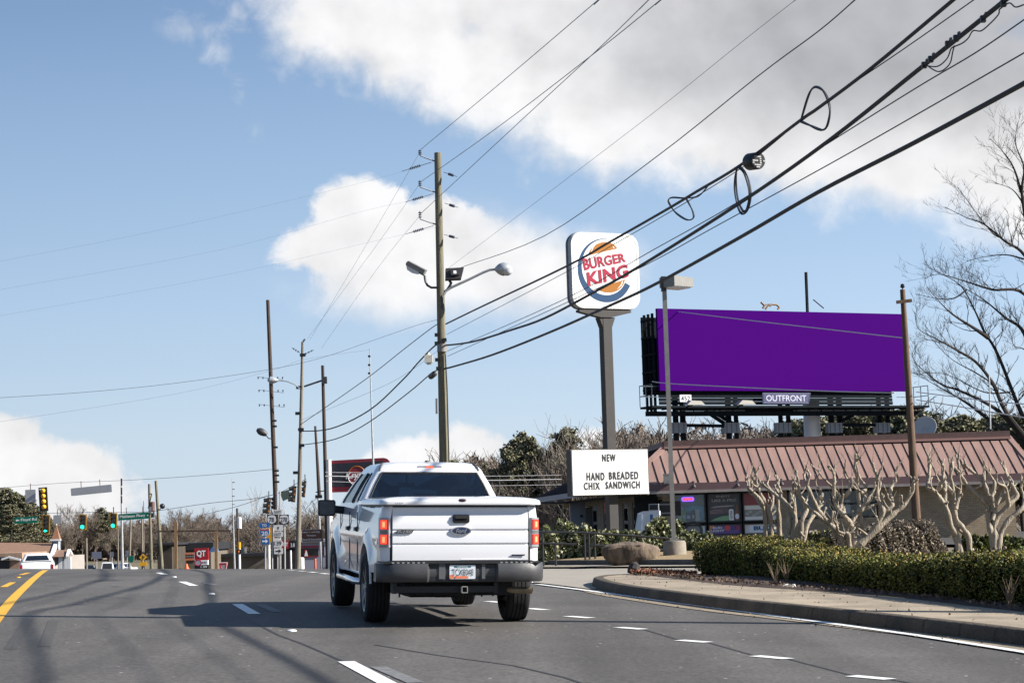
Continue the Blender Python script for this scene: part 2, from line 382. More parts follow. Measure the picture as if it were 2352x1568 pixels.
for a, c in (((8, 1348), (30, 1337)), ((48, 1320), (66, 1315)), ((-60, 1390), (-14, 1364))): mark([a, c], .12, YPAINT)
for a, c in (((795, 1519), (910, 1580)), ((545, 1387), (585, 1410)), ((418, 1335.5), (446, 1345)), ((364, 1315), (379, 1319))): mark([a, c], .15, WPAINT)
for a, c in (((868, 1531), (955, 1568)), ((597, 1388), (638, 1405)), ((470, 1338), (496, 1344))): mark([a, c], .14, OLDP)
for a, c in (((1955, 1552), (2045, 1560)), ((1733, 1506), (1811, 1513)), ((1560, 1470), (1627, 1475)), ((1420, 1440.5), (1478, 1445)), ((1304, 1415), (1357, 1419)), ((1216, 1397), (1252, 1400.5)), ((1120, 1380.5), (1152, 1383.5)), ((738, 1316), (754, 1318)), ((711, 1313), (726, 1314.5)), ((687, 1310.5), (700, 1311.6)), ((664, 1308.5), (676, 1309.3))): mark([a, c], .16, WPAINT)
mark([(2480, 1522), (2352, 1499.5), (2100, 1460), (1862, 1427), (1690, 1404), (1520, 1381), (1370, 1360), (1235, 1342.5)], .13, WPAINT, .016)
for pts in ([(860, 1480), (1010, 1505), (1180, 1528), (1300, 1556), (1400, 1590)], [(548, 1412), (640, 1458), (700, 1480), (790, 1519)], [(2045, 1560), (2200, 1586)], [(1811, 1513), (1955, 1550)], [(1627, 1475), (1733, 1505)], [(1478, 1445), (1560, 1469)]):
    mark(pts, .035, M('crack_filler', (.035, .034, .033), .7), .003, 'road_seam')
for pts in ([(18, 1490), (62, 1420)], [(32, 1490), (72, 1420)], [(96, 1484), (118, 1424)], [(108, 1484), (128, 1424)]): mark(pts, .07, M('tyre_rubber_mark', (.088, .081, .073), .8, var=.3, scale=15), .003, 'skid_mark')
# raised road studs
def stud(u, v, mat, label):
    p = G(u, v); b = MB(); b.lathe(p, Z, [(0, .055), (.012, .052), (.02, .035), (.022, 0)], 10); tag(b.build('road_stud', mat, None, True, True), label, 'road stud', 'raised studs on the lane lines')
stud(670, 1449, WPAINT, 'small white raised stud on the asphalt nearest the camera, left of the pickup shadow'); stud(486, 1364, WPAINT, 'small white raised stud on the lane line behind the first one'); stud(400, 1325, WPAINT, 'small white raised stud near the crest of the road, farthest along the lane line')
stud(42, 1326, YPAINT, 'small orange yellow stud between the yellow dashes at left')
# kerb, gutter, sidewalk: plan lines found on the ground
KT = [G(u, v, .15) for u, v in ((1357, 1327), (1411, 1341.5), (1520, 1356), (1673, 1375), (1850, 1392), (2021, 1410), (2190, 1428.5), (2351, 1447))]
d = (KT[-1]-KT[-3]).normalized(); KT += [KT[-1]+d*6, KT[-1]+d*40]
KT = [G(1480, 1317, .15), G(1415, 1318.5, .15), G(1375, 1321, .15)] + KT
SB = [G(u, v, .15) for u, v in ((1500, 1322), (1646, 1341), (1780, 1350), (1898, 1359), (2066, 1371), (2200, 1387), (2351, 1404))]
d = (SB[-1]-SB[-2]).normalized(); SB += [SB[-1]+d*6, SB[-1]+d*40]
def resample(pts, n):
    D = [0]
    for a, c in zip(pts, pts[1:]): D.append(D[-1]+(c-a).length)
    o = []
    for k in range(n):
        s = D[-1]*k/(n-1); j = max(i for i in range(len(D)) if D[i] <= s+1e-9); j = min(j, len(pts)-2)
        o.append(pts[j].lerp(pts[j+1], (s-D[j])/max(1e-9, D[j+1]-D[j])))
    return o
def smoothline(pts, it=2):
    for _ in range(it):
        q = [pts[0]]
        for a, c in zip(pts, pts[1:]): q += [a.lerp(c, .25), a.lerp(c, .75)]
        pts = q+[pts[-1]]
    return pts
KT = smoothline(KT)
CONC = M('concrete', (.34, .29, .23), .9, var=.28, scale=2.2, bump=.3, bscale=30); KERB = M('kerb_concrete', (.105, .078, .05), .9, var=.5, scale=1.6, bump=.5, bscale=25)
SIDEW = M('sidewalk_concrete', (.40, .325, .235), .92, var=.35, scale=1.3, bump=.35, bscale=35)
def off(pts, e):
    o = []
    for k, p in enumerate(pts):
        t = pts[min(k+1, len(pts)-1)]-pts[max(k-1, 0)]; t.z = 0; t.normalize(); o.append(p+Vector((t.y, -t.x, 0))*e)
    return o
# KT runs from far to near; +normal points to the road side (checked by sign)
sgn = 1 if off(KT[-3:], 1)[1].x < KT[-2].x else -1
def zz(p, h): return (p.x, p.y, gz(p.x, p.y)+h)
b = MB(); rows = []
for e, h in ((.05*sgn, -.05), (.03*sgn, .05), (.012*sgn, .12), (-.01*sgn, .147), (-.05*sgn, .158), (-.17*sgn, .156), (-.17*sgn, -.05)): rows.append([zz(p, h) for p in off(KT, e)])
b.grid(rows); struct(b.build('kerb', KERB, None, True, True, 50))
b = MB(); b.grid([[zz(p, .008) for p in off(KT, e*sgn)] for e in (.40, .3, .2, .04)]); struct(b.build('gutter', M('gutter_sand', (.33, .265, .185), .95, var=.3, scale=3, bump=.3), None))
n = 60; A = resample(off(KT, -.172*sgn)[6:], n); B_ = resample(smoothline(SB), n)
b = MB(); b.grid([[zz(a.lerp(c, t), .15) for a, c in zip(A, B_)] for t in (0, .25, .5, .75, 1)]); struct(b.build('sidewalk', SIDEW))
b = MB(); b.grid([[zz(c+Vector((-.0*e, 0, 0))+(c-a).normalized()*e, .152+h) for a, c in zip(A, B_)] for e, h in ((-.02, .003), (.25, .03), (.8, .05), (2.0, .06), (9, .0))])
struct(b.build('mulch_bed', M('mulch', (.075, .045, .032), .95, var=.55, scale=7, bump=1.0, bscale=26), None, True, True))
# joints in the sidewalk
for k in range(4, 50, 5):
    b = MB(); p, q = A[k], B_[k]; t = (q-p).normalized(); s_ = Vector((t.y, -t.x, 0))*.01
    b.face([zz(p-s_, .1525), zz(p+s_, .1525), zz(q+s_, .1525), zz(q-s_, .1525)]); struct(b.build('sidewalk_joint', M('joint_dark', (.09, .075, .06), .95)))
for k in range(3, len(KT)-2):
    if k % 2: continue
    p = KT[k]; t = KT[k+1]-KT[k-1]; t.z = 0; t.normalize(); s_ = Vector((t.y, -t.x, 0))*sgn; b = MB()
    q = [(p+s_*e, h) for e, h in ((.058, .0), (.036, .05), (.018, .122), (-.008, .151), (-.05, .162), (-.168, .160))]
    b.grid([[zz(a+t*w_, h) for a, h in q] for w_ in (-.008, .008)]); struct(b.build('kerb_joint', M('joint_dark')))
_g = np.random.default_rng(21); _k = _g.integers(0, n-1, 420); _t = _g.random(420)
_p = np.array([tuple(A[i].lerp(B_[i], float(t_)**.7)) for i, t_ in zip(_k, _t)]); _p[:, 2] = [gz(a, c)+.158 for a, c, _ in _p]
_q = np.array([tuple(KT[i]+Vector((x, y, 0))) for i, x, y in zip(_g.integers(6, len(KT)-1, 260), _g.normal(size=260)*.12-.12, _g.normal(size=260)*.6)]); _q[:, 2] = [gz(a, c)+.014 for a, c, _ in _q]
tag(leafmesh('fallen_leaves', [M('fallen_leaf', (.13, .08, .045), .9, var=.4, scale=3, island=.9, c2=(.30, .21, .13))], np.concatenate([_p, _q]), .030, _g, None, .0, .8), None, None, None, 'stuff')
# concrete driveway apron, far kerb and the strip of dry grass
def poly_sheet(name, pts, mat, lift):
    """ground sheet between a near line and a far line of picture points"""
    near, far = pts; a = resample([G(*p) for p in near], 24); c = resample([G(*p) for p in far], 24)
    b = MB(); b.grid([[zz(p.lerp(q, t), lift) for p, q in zip(a, c)] for t in [k/8 for k in range(9)]]); return struct(b.build(name, mat, None, True, True))
poly_sheet('driveway', (((1120, 1335), (1235, 1339.5), (1370, 1356), (1385, 1334), (1440, 1322), (1640, 1318)), ((1100, 1306), (1240, 1306), (1330, 1306), (1400, 1306), (1500, 1306), (1640, 1305))), M('driveway_concrete', (.40, .36, .30), .9, var=.12, scale=1.2, bump=.2, bscale=30), .02)
PK = M('pale_kerb', (.42, .36, .28), .9, var=.2, scale=3)
poly_sheet('far_sidewalk', (((1090, 1307), (1400, 1306.5), (1700, 1305)), ((1090, 1294), (1400, 1293), (1700, 1292))), PK, .07)
FK = [G(u, v, .10) for u, v in ((1060, 1295), (1240, 1294.5), (1400, 1294), (1560, 1293.5), (1720, 1293))]
b = MB(); b.grid([[zz(p+Vector((0, e, 0)), h) for p in resample(FK, 20)] for e, h in ((.0, .06), (.03, .18), (.06, .20), (.25, .205), (.27, .1))]); struct(b.build('kerb', M('shaded_kerb', (.13, .11, .09), .9, var=.3, scale=3), None, True, True, 40))  # the kerb's own shadow is painted in as this dark tone
g0 = resample([p+Vector((0, .25, 0)) for p in FK], 20)
b = MB(); b.grid([[zz(p+Vector((0, e, 0)), h) for p in g0] for e, h in ((0, .19), (.6, .21), (1.4, .22), (3, .23), (6, .24), (9, .2), (14, .05))])
struct(b.build('dry_lawn', M('dry_grass', (.42, .30, .15), .95, var=.25, scale=5, bump=.7, bscale=40), None, True, True))
# store lot beyond
b = MB(); b.grid([[(x, y, gz(x, y)+.02) for x in range(2, 60, 4)] for y in range(66, 130, 4)]); struct(b.build('parking_lot', M('lot_asphalt', (.12, .115, .11), 1.0, var=.2, scale=1, spec=.03), None, True, True))
# ================================================================ the white pickup
PAINT = M('white_car_paint', (.71, .71, .725), .3, coat=1.0, spec=.5); BLK = M('black_plastic', (.012, .013, .015), .45, var=.2, scale=30); DARK = M('dark_underbody', (.012, .012, .013), .8, var=.4, scale=8)
RUB = M('tyre_rubber', (.016, .016, .017), .85, var=.25, scale=25, bump=.3, bscale=120); CHR = M('chrome', (.75, .76, .78), .12, metal=1.0); RIM = M('grey_alloy', (.18, .18, .19), .3, metal=1.0)
BUMP = M('grey_bumper_paint', (.07, .07, .074), .42, var=.15, scale=60, bump=.15, bscale=150, coat=.2); CG = glass('tinted_car_glass', (.55, .70, .82), .8, 1.95); CGS = glass('side_car_glass', (.5, .6, .65), .35)
SEAT = M('charcoal_cloth', (.025, .025, .03), .9)
TXTK = M('black_lettering', (.012, .012, .014), .6)
def ringpts(w, y0, y1, r, xb, yb, bow=.0, nc=4):
    """rounded rectangle in plan, counter-clockwise seen from above, starting rear left"""
    o = []
    for f in xb: o.append((f*(w-r), y0-bow*(1-f*f)))
    for k in range(1, nc): a = -90+90*k/nc; o.append((w-r+r*math.cos(math.radians(a)), y0+r+r*math.sin(math.radians(a))))
    for f in yb: o.append((w, y0+r+f*(y1-y0-2*r)))
    for k in range(1, nc): a = 90*k/nc; o.append((w-r+r*math.cos(math.radians(a)), y1-r+r*math.sin(math.radians(a))))
    for f in xb[::-1]: o.append((f*(w-r), y1+bow*2*(1-f*f)))
    for k in range(1, nc): a = 90+90*k/nc; o.append((-w+r+r*math.cos(math.radians(a)), y1-r+r*math.sin(math.radians(a))))
    for f in yb[::-1]: o.append((-w, y0+r+f*(y1-y0-2*r)))
    for k in range(1, nc): a = 180+90*k/nc; o.append((-w+r+r*math.cos(math.radians(a)), y0+r+r*math.sin(math.radians(a))))
    return o
def wheel(parent, c, side, R=.41, Wd=.285, detail=True):
    c = Vector(c); b = MB(); b.lathe(c, (side, 0, 0), [(-.05, 0), (-.05, .16), (.06, .16), (.06, 0)], 20)
    w = b.build('wheel', DARK, parent, False, True)
    prof = [(-Wd*.42, .27), (-Wd*.5, .31), (-Wd*.5, .36), (-Wd*.44, .395)]
    for k in range(5):
        x = -Wd*.40+k*Wd*.165; prof += [(x, R-.006 if k in (0, 4) else R), (x+Wd*.125, R-.006 if k == 4 else R), (x+Wd*.13, R-.014), (x+Wd*.158, R-.014)]
    prof = prof[:-2]; prof += [(Wd*.44, .395), (Wd*.5, .36), (Wd*.5, .31), (Wd*.42, .27)]
    b = MB(); b.lathe(c, (side, 0, 0), prof, 48); b.build('tyre', RUB, w, False, True, 30)
    b = MB(); b.lathe(c, (side, 0, 0), [(-Wd*.42, .272), (-Wd*.3, .255), (Wd*.3, .25), (Wd*.43, .268), (Wd*.46, .285), (Wd*.40, .262), (Wd*.28, .245)], 40)
    b.lathe(c+Vector((side*Wd*.30, 0, 0)), (side, 0, 0), [(-.03, .075), (.02, .07), (.035, .05), (.035, 0)], 20)
    for k in range(8):
        a = 6.28318*k/8; d = Vector((0, math.cos(a), math.sin(a)))
        for e in (-.09, .09):
            d2 = Vector((0, math.cos(a+e), math.sin(a+e))); b.bar(c+Vector((side*Wd*.33, 0, 0))+d*.05, c+Vector((side*Wd*.38, 0, 0))+d2*.255, .022, .03, (1, 0, 0))
    b.build('rim', RIM, w, False, True, 35)
def pickup():
    hd = math.radians(11.1); nrm = Vector((.03, -.0119, 1)).normalized()
    f = Vector((-math.sin(hd), math.cos(hd), 0)); f = (f-nrm*f.dot(nrm)).normalized(); r = f.cross(nrm)
    ax = Vector((-.895, 23.05, 0)); o = ax-f*1.15; o.z = gz(o.x, o.y)
    t = thing('pickup_truck', 'white extended cab pickup with bed cover and lit brake lamps, nearest vehicle on the road', 'pickup truck', o)
    t.rotation_euler = Matrix(((r.x, f.x, nrm.x), (r.y, f.y, nrm.y), (r.z, f.z, nrm.z))).to_euler()
    WL[t.name] = Vector((0, 0, 0)); t.scale = (.958, 1, 1)
    # ---- body sides: columns along a plan path from the tailgate round the corner to the nose
    path = []
    for k in range(0, 10): th = math.radians(90*k/9); path.append((.835+.115*math.sin(th), .01+.115*(1-math.cos(th)), True))
    ys = sorted(set([.2, .28, .36] + [round(1.15+.50*math.cos(math.pi*k/16), 4) for k in range(17)] + [1.75, 1.9, 2.1, 2.24, 2.26, 2.6, 3.0, 3.18, 3.2, 3.5, 3.9, 4.25] + [round(4.8+.5*math.cos(math.pi*k/16), 4) for k in range(17)] + [5.4, 5.55, 5.68]))
    path += [(.95, y, False) for y in ys]
    path += [(.90, 5.78, False), (.78, 5.86, False), (.4, 5.92, False), (0, 5.94, False)]
    def arch(y):
        z = .52 if y > .3 else .74
        if .3 < y < .66: z = .60
        for c in (1.15, 4.8):
            q = .52**2-(y-c)**2
            if q > 0: z = max(z, .40+math.sqrt(q))
        return z
    def top(y):
        if y < 2.25: return 1.352
        if y < 4.35: return 1.30-.02*sm(2.25, 4.3, y)
        return 1.28-.16*sm(4.4, 5.9, y)
    def fl(y, z):
        """outward flare over the wheels"""
        e = 0
        for c in (1.15, 4.8):
            d = math.hypot(y-c, z-.40)
            e = max(e, .052*(1-sm(.52, .72, d))*(1 if d > .45 else 0))
        return e
    def prof(z): return -.05*max(0, (z-1.02)/.33)**2 - .05*max(0, (.72-z)/.25)**1.5 + .012*math.exp(-((z-1.0)/.06)**2)
    b = MB()
    for s in (-1, 1):
        rows = []
        for x, y, cor in path:
            zb, zt = arch(y), top(y); col = []
            for k in range(19):
                z = zb+(zt-zb)*(k/18); X = x
                if y < 5.75: X = x+prof(z)*(1 if not cor else .6)+fl(y, z)
                col.append((s*max(0, X), y, z))
            # roll the top edge inwards
            xi = col[-1][0]; col += [(xi-s*.015, y, zt+.012), (xi-s*.05, y, zt+.016)]
            # return the lip into the wheel arch
            col = [(col[0][0]-s*.06, y, col[0][2]-.002)] + col
            rows.append(col)
        b.grid(rows if s < 0 else rows[::-1])
    rows = [[(-(max(0, .9-.35*max(0, (y-5.3)))), y, top(y)+.016), (-.5, y, top(y)+.07), (0, y, top(y)+.085), (.5, y, top(y)+.07), (max(0, .9-.35*max(0, y-5.3)), y, top(y)+.016)] for y in (4.3, 4.7, 5.1, 5.5, 5.8, 5.94)]
    b.grid(rows)
    b.face([(-.9, 2.26, 1.3), (.9, 2.26, 1.3), (.9, 2.26, .6), (-.9, 2.26, .6)])
    body = b.build('body', PAINT, t, False, True, 35)
    # door seams and handles on the near side
    for y in (2.28, 3.17, 4.28):
        b = MB(); b.box((-.953, y, .92), (.010, .012, .72)); b.build('door_seam', M('panel_gap', (.02, .02, .022), .8), t, False)
    for y in (2.42, 3.35):
        for s in (-1, 1): b = MB(); b.box((s*.965, y, 1.07), (.03, .17, .045)); b.box((s*.955, y-.1, 1.07), (.03, .06, .06)); b.build('door_handle', BLK, t, False)
    b = MB()
    b.box((0, 1.1, .80), (1.28, 2.0, .9)); b.box((0, 3.4, .66), (1.5, 2.3, .5)); b.box((0, 4.85, .85), (1.2, 1.7, .7))
    b.box((0, .25, .62), (1.5, .4, .24)); b.box((0, 1.3, .47), (.9, 1.4, .14)); b.lathe((-.65, 1.15, .41), (1, 0, 0), [(0, .05), (.5, .06), (.53, .13), (.77, .13), (.8, .06), (1.3, .05)], 16)
    for s in (-1, 1): b.bar((s*.5, .05, .55), (s*.5, 5, .5), .09, .14)
    b.box((-.15, 2.3, .36), (.36, .9, .22)); b.build('chassis', DARK, t, False)
    # ---- tailgate: stepped panel
    zs = [(.742, .012), (.75, .0), (.90, -.004), (.916, -.002), (.924, .012), (.938, .012), (.944, -.004), (1.06, -.003), (1.072, .0), (1.08, .014), (1.094, .014), (1.10, .0), (1.24, .0), (1.262, .012), (1.335, .016), (1.348, .03)]
    b = MB(); xs = [-.812, -.806, -.6, -.2, 0, .2, .6, .806, .812]
    b.grid([[(x, -.006+d+(.014 if abs(x) > .808 else 0)-.010*(1-(x/.82)**2), z) for x in xs] for z, d in zs])
    tg = b.build('tailgate', PAINT, t, False, True, 30)
    b = MB(); b.box((0, .06, 1.04), (1.66, .03, .66)); b.build('tailgate_gap', M('panel_gap'), t, False)
    fr = Fr((0, -.02, 0), (1, 0, 0))
    b = MB(); b.prism(rrect(-.10, 1.165, .10, 1.262, .025), fr, -.01, .012); hz = b.build('handle_bezel', BLK, tg, False, True, 30)
    b = MB(); b.prism(rrect(-.075, 1.18, .075, 1.215, .012), fr, .012, .014); b.build('handle_recess', M('recess_black', (.003, .003, .003), .9), tg, False)
    b = MB(); b.prism(rrect(-.075, 1.215, .085, 1.25, .012), fr, .012, .026); b.build('tailgate_handle', M('satin_black', (.03, .03, .032), .3, coat=.5), tg, False, True)
    b = MB(); b.prism(circ(0, 1.077, .122, .048, 32), fr, 0, .016); bd = b.build('oval_badge', CHR, tg, False, True)
    b = MB(); b.prism(circ(0, 1.077, .108, .038, 32), fr, .016, .019); b.build('badge_field', M('badge_blue', (.012, .035, .12), .25, coat=.6), tg, False)
    text('badge_script', 'Ford', fr, 0, 1.077, .13, .048, CHR, tg, .019, .01, .3, world=False)
    b = MB(); b.prism([(-.785, 1.05), (-.585, 1.05), (-.555, 1.092), (-.745, 1.092)], fr, -.002, .006); b.build('model_badge', M('badge_grey', (.12, .12, .13), .3, metal=.8), tg, False)
    text('model_badge_lettering', 'F-150', fr, -.67, 1.071, .17, .034, CHR, tg, .008, .02, .3, world=False)
    b = MB(); b.prism([(.60, .795), (.76, .795), (.768, .812), (.608, .812)], fr, -.002, .004); b.build('small_badge', M('badge_navy', (.03, .035, .07), .3), tg, False)
    b = MB(); b.prism([(.70, .753), (.0, .753), (0, .760), (.7, .760)], fr, -.02, .003); b.build('lower_trim', PAINT, tg, False)
    # ---- tonneau cover
    lv = [(1.366, .955, -.045), (1.374, .965, -.066), (1.40, .962, -.070), (1.418, .955, -.064), (1.436, .92, -.02), (1.455, .80, .12), (1.468, .5, .35)]
    b = MB(); xb = [-1, -.8, -.5, -.2, 0, .2, .5, .8, 1]; yb = [0, .2, .4, .6, .8, 1]
    b.grid([[(x, y, z) for x, y in ringpts(w, y0, 2.27-(z-1.366)*.4, .10 if w > .6 else .05, xb, yb, .012)] for z, w, y0 in lv], True)
    n = len(ringpts(.5, .35, 2.2, .05, xb, yb)); i = len(b.v)-n; b.idx(range(i, i+n))
    lid = b.build('bed_cover', PAINT, t, False, True, 50)
    b = MB(); b.box((0, 1.1, 1.361), (1.84, 2.25, .012)); b.build('bed_cover_seal', BLK, t, False)
    b = MB(); b.lathe((-.0, -.055, 1.418), (0, -1, .0), [(-.02, .05), (.02, .045), (.03, .03), (.032, 0)], 16)
    for k in range(len(b.v)): x, y, z = b.v[k]; b.v[k] = (x*1.15+.01, y, 1.418+(z-1.418)*.42)
    b.build('cover_lamp', M('dark_red_lens', (.06, .005, .006), .2, coat=.8), lid, False, True)
    text('cover_lettering', 'LEER', Fr((0, -.072, 0), (1, 0, 0)), -.74, 1.389, .10, .014, M('badge_grey'), lid, .001, world=False)
    # ---- cab
    LV = [(1.18, .945, 2.30, 5.05), (1.30, .935, 2.30, 4.92), (1.40, .91, 2.31, 4.72), (1.44, .90, 2.315, 4.62), (1.62, .81, 2.36, 4.28), (1.765, .722, 2.40, 4.02), (1.815, .695, 2.42, 3.93), (1.855, .665, 2.45, 3.86), (1.882, .62, 2.50, 3.78), (1.90, .53, 2.62, 3.62), (1.91, .35, 2.85, 3.4)]
    XB = [-.955, -.6, -.25, 0, .25, .6, .955]; XB = [-1.0]+XB+[1.0]; YB = [.0, .09, .32, .38, .80, .90, 1.0]
    rings = [[(x, y, z) for x, y in ringpts(w, y0, y1, .065 if z < 1.85 else .1, XB, YB, .045)] for z, w, y0, y1 in LV]
    n = len(rings[0]); nx, ny, nc = len(XB), len(YB), 3
    o1 = nx+nc; o2 = o1+ny+nc; o3 = o2+nx+nc       # start of right side, front, left side
    rear = set(range(1, nx-2)); right = {o1+1, o1+3}; front = set(range(o2+1, o2+nx-2)); left = {o3+ny-1-2, o3+ny-1-4}
    cab, gl = MB(), {'rear_window': MB(), 'side_window': MB(), 'windscreen': MB(), 'side_window_b': MB()}
    sidew = {}
    ids = [cab.vs(r) for r in rings]
    for a in range(len(rings)-1):
        for j in range(n):
            win = LV[a][0] >= 1.395 and LV[a+1][0] <= 1.77
            q = [rings[a][j], rings[a][(j+1) % n], rings[a+1][(j+1) % n], rings[a+1][j]]
            if win and j in rear: gl['rear_window'].face(q); continue
            if win and j in front: gl['windscreen'].face(q); continue
            if win and (j in right or j in left): sidew.setdefault(j, MB()).face(q); continue
            cab.idx([ids[a]+j, ids[a]+(j+1) % n, ids[a+1]+(j+1) % n, ids[a+1]+j])
    cab.idx(range(ids[-1], ids[-1]+n))
    cb = cab.build('cab', PAINT, t, False, True, 40)
    gl['rear_window'].build('rear_window', CG, cb, False, True, merge=True); gl['windscreen'].build('windscreen', CGS, cb, False, True, merge=True)
    for m in sidew.values(): m.build('side_window', CGS, cb, False, True, merge=True)
    # black band round the rear window
    b = MB()
    P_ = [rings[k][1] for k in (2, 3, 4, 5)]; Q_ = [rings[k][nx-2] for k in (2, 3, 4, 5)]; tp = [rings[5][j] for j in range(1, nx-1)]
    for seq in (P_, Q_, tp): b.tube([Vector(p)+Vector((0, -.004, 0)) for p in seq], .013, 6)
    b.build('window_seal', BLK, cb, False)
    for s in (-1, 1):
        for yy in (.35, .09, .85):
            b = MB(); pts = []
            for k in range(2, 6):
                z, w, y0, y1 = LV[k]; pts.append((s*(w+.004), y0+.065+yy*(y1-y0-.13), z))
            b.tube(pts, .018 if yy == .35 else .012, 6); b.build('pillar_trim', BLK, cb, False)
    for s in (-1, 1): b = MB(); b.tube([(s*.655, 2.415, 1.79), (s*.642, 2.425, 1.83), (s*.615, 2.47, 1.872), (s*.585, 2.60, 1.888), (s*.575, 3.4, 1.89)], .013, 6); b.build('roof_ditch', M('roof_seam_grey', (.12, .12, .11), .7), cb, False)
    fr2 = Fr((0, 2.385, 0), (1, 0, 0), (0, .25, 1))
    b = MB(); b.prism([(-.155, 1.835), (-.13, 1.807), (.15, 1.807), (.165, 1.835), (.155, 1.855), (-.15, 1.855)], Fr((0, 2.40, 0), (1, 0, 0)), -.05, .012); hb = b.build('high_brake_lamp', M('clear_lens', (.40, .41, .44), .2, coat=.8), cb, False)
    b = MB(); b.prism(rrect(-.045, 1.812, .05, 1.85, .01), Fr((0, 2.40, 0), (1, 0, 0)), .012, .016); b.build('lit_lens', M('lit_red', (.6, .04, .02), .3, emit=(1, .12, .04), es=.8), hb, False)
    b = MB(); b.lathe((-.01, 2.56, 1.905), Z, [(0, .03), (.015, .026), (.02, 0)], 10); b.build('roof_aerial', BLK, cb, False, True)
    # interior
    b = MB()
    for x in (-.40, .40):
        b.box((x, 3.45, 1.10), (.50, .16, .66)); b.box((x, 3.40, 1.53), (.27, .10, .18)); b.bar((x-.06, 3.42, 1.4), (x-.06, 3.40, 1.5), .015); b.bar((x+.06, 3.42, 1.4), (x+.06, 3.40, 1.5), .015)
    b.box((0, 2.62, 1.12), (1.45, .14, .56)); b.box((-.05, 2.6, 1.45), (.26, .09, .14)); b.box((0, 4.35, 1.22), (1.6, .5, .26)); b.build('seats', SEAT, t, False)
    b = MB(); b.prism(rrect(-.12, 1.60, .12, 1.665, .02), Fr((-.06, 4.12, 0), (1, 0, 0)), 0, .03); b.bar((-.06, 4.1, 1.66), (-.06, 4.05, 1.76), .02); b.build('rear_view_mirror', BLK, t, False)
    # ---- mirrors
    for s in (-1, 1):
        b = MB(); fr3 = Fr((s*1.17, 4.0, 1.326), (1, 0, 0)); b.prism(rrect(-.125, -.107, .115, .107, .035), fr3, -.07, .0); b.prism(rrect(-.105, -.09, .1, .09, .03), fr3, -.11, -.07)
        b.bar((s*1.08, 4.03, 1.31), (s*.88, 4.1, 1.29), .06, .10); mm = b.build('side_mirror', BLK, t, False, True, 30)
        b = MB(); b.prism(rrect(-.105, -.087, .095, .087, .025), fr3, .0, .003); b.build('mirror_glass', M('mirror_face', (.045, .065, .085), .25, coat=.3), mm, False)
    # ---- tail lamps
    RED = M('red_lens', (.42, .010, .016), .12, coat=1.0, emit=(1, .02, .03), es=.10); LIT = M('lit_red_centre', (.7, .04, .02), .25, emit=(1, .07, .03), es=.65); HOT = M('lit_bulb_core', (.8, .3, .1), .3, emit=(1, .30, .12), es=.7); CLR = M('clear_lens')
    for s in (-1, 1):
        def curve(f):      # wraps round the corner of the bed
            th = math.radians(8+78*f); return Vector((s*(.828+.128*math.sin(th)), -.004+.128*(1-math.cos(th)), 0))
        def patch(name, mat, z0, z1, f0, f1, lift, par):
            bb = MB(); rows = []
            for k in range(9):
                p = curve(f0+(f1-f0)*k/8); d = Vector((s*.5, -.8, 0))*lift; rows.append([(p.x+d.x, p.y+d.y, z0), (p.x+d.x, p.y+d.y, z1)])
            bb.grid(rows); rows2 = [[(a[0]*.96, a[1]+.03, a[2]) for a in r_] for r_ in rows]
            bb.face([rows[0][0], rows[0][1], rows2[0][1], rows2[0][0]]); bb.face([rows[-1][0], rows[-1][1], rows2[-1][1], rows2[-1][0]])
            for k in (0, 1): bb.grid([[r_[k] for r_ in rows], [r_[k] for r_ in rows2]])
            return bb.build(name, mat, par, False, True, 60)
        tl = patch('tail_lamp', CLR, .895, 1.225, 0, 1, .010, t)
        patch('upper_red_lens', RED, 1.092, 1.205, .03, .74, .0135, tl); patch('lower_red_lens', RED, .925, 1.04, .03, .74, .0135, tl)
        patch('lit_lens', LIT, 1.10, 1.198, .14, .62, .0155, tl); patch('lit_lens', LIT, .932, 1.033, .14, .62, .0155, tl); patch('lit_bulb', HOT, 1.12, 1.18, .27, .46, .0175, tl); patch('lit_bulb', HOT, .95, 1.012, .27, .46, .0175, tl); patch('reverse_lens', M('grey_lens', (.2, .2, .21), .2, coat=.8), 1.05, 1.082, .03, .7, .0135, tl)
    # ---- bumper
    b = MB()
    xs = [-.995, -.99, -.97, -.93, -.8, -.55, -.42, -.40, -.385, -.36, 0, .36, .385, .40, .42, .55, .8, .93, .97, .99, .995]
    rows = []
    for x in xs:
        a = abs(x); y0 = -.16+.20*max(0, (a-.82)/.175)**2.2
        dep = .0 if a > .415 else (.055 if a <= .385 else .055*(.415-a)/.03)
        col = [(x, y0+.16, .712), (x, y0+.05, .722), (x, y0+.008, .716), (x, y0+dep*1.0, .70), (x, y0-.015+dep, .655), (x, y0-.018+dep, .60), (x, y0-.008+dep, .545), (x, y0+.02+dep*.7, .515), (x, y0+.09, .505), (x, y0+.22, .52)]
        rows.append(col)
    b.grid(rows[::-1])
    for s in (-1, 1):       # wrap round the bed corner
        r_ = rows[0] if s < 0 else rows[-1]; b.face(r_)
        b.grid([[(p[0], p[1], p[2]) for p in r_], [(s*.985, max(p[1], .2), p[2]) for p in r_], [(s*.965, .42, min(.70, max(.53, p[2]))) for p in r_]][::s])
    bp = b.build('rear_bumper', BUMP, t, False, True, 35)
    b = MB(); b.box((0, -.05, .725), (1.86, .19, .016)); b.box((0, -.02, .738), (1.7, .1, .016)); b.box((0, -.108, .612), (.76, .02, .18)); b.build('bumper_step_pad', BLK, bp, False)
    for s in (-1, 1):
        for k in range(7): b = MB(); b.box((s*(.46+.06*k), -.147, .727), (.028, .012, .014)); b.build('step_rib', M('rib_grey', (.35, .35, .36), .5), bp, False)
    for x, w_ in ((-.24, .075), (.25, .04)): b = MB(); b.box((x, -.125, .63), (w_, .012, .17)); b.build('lamp_bracket', M('bracket_grey', (.14, .14, .15), .5), bp, False)
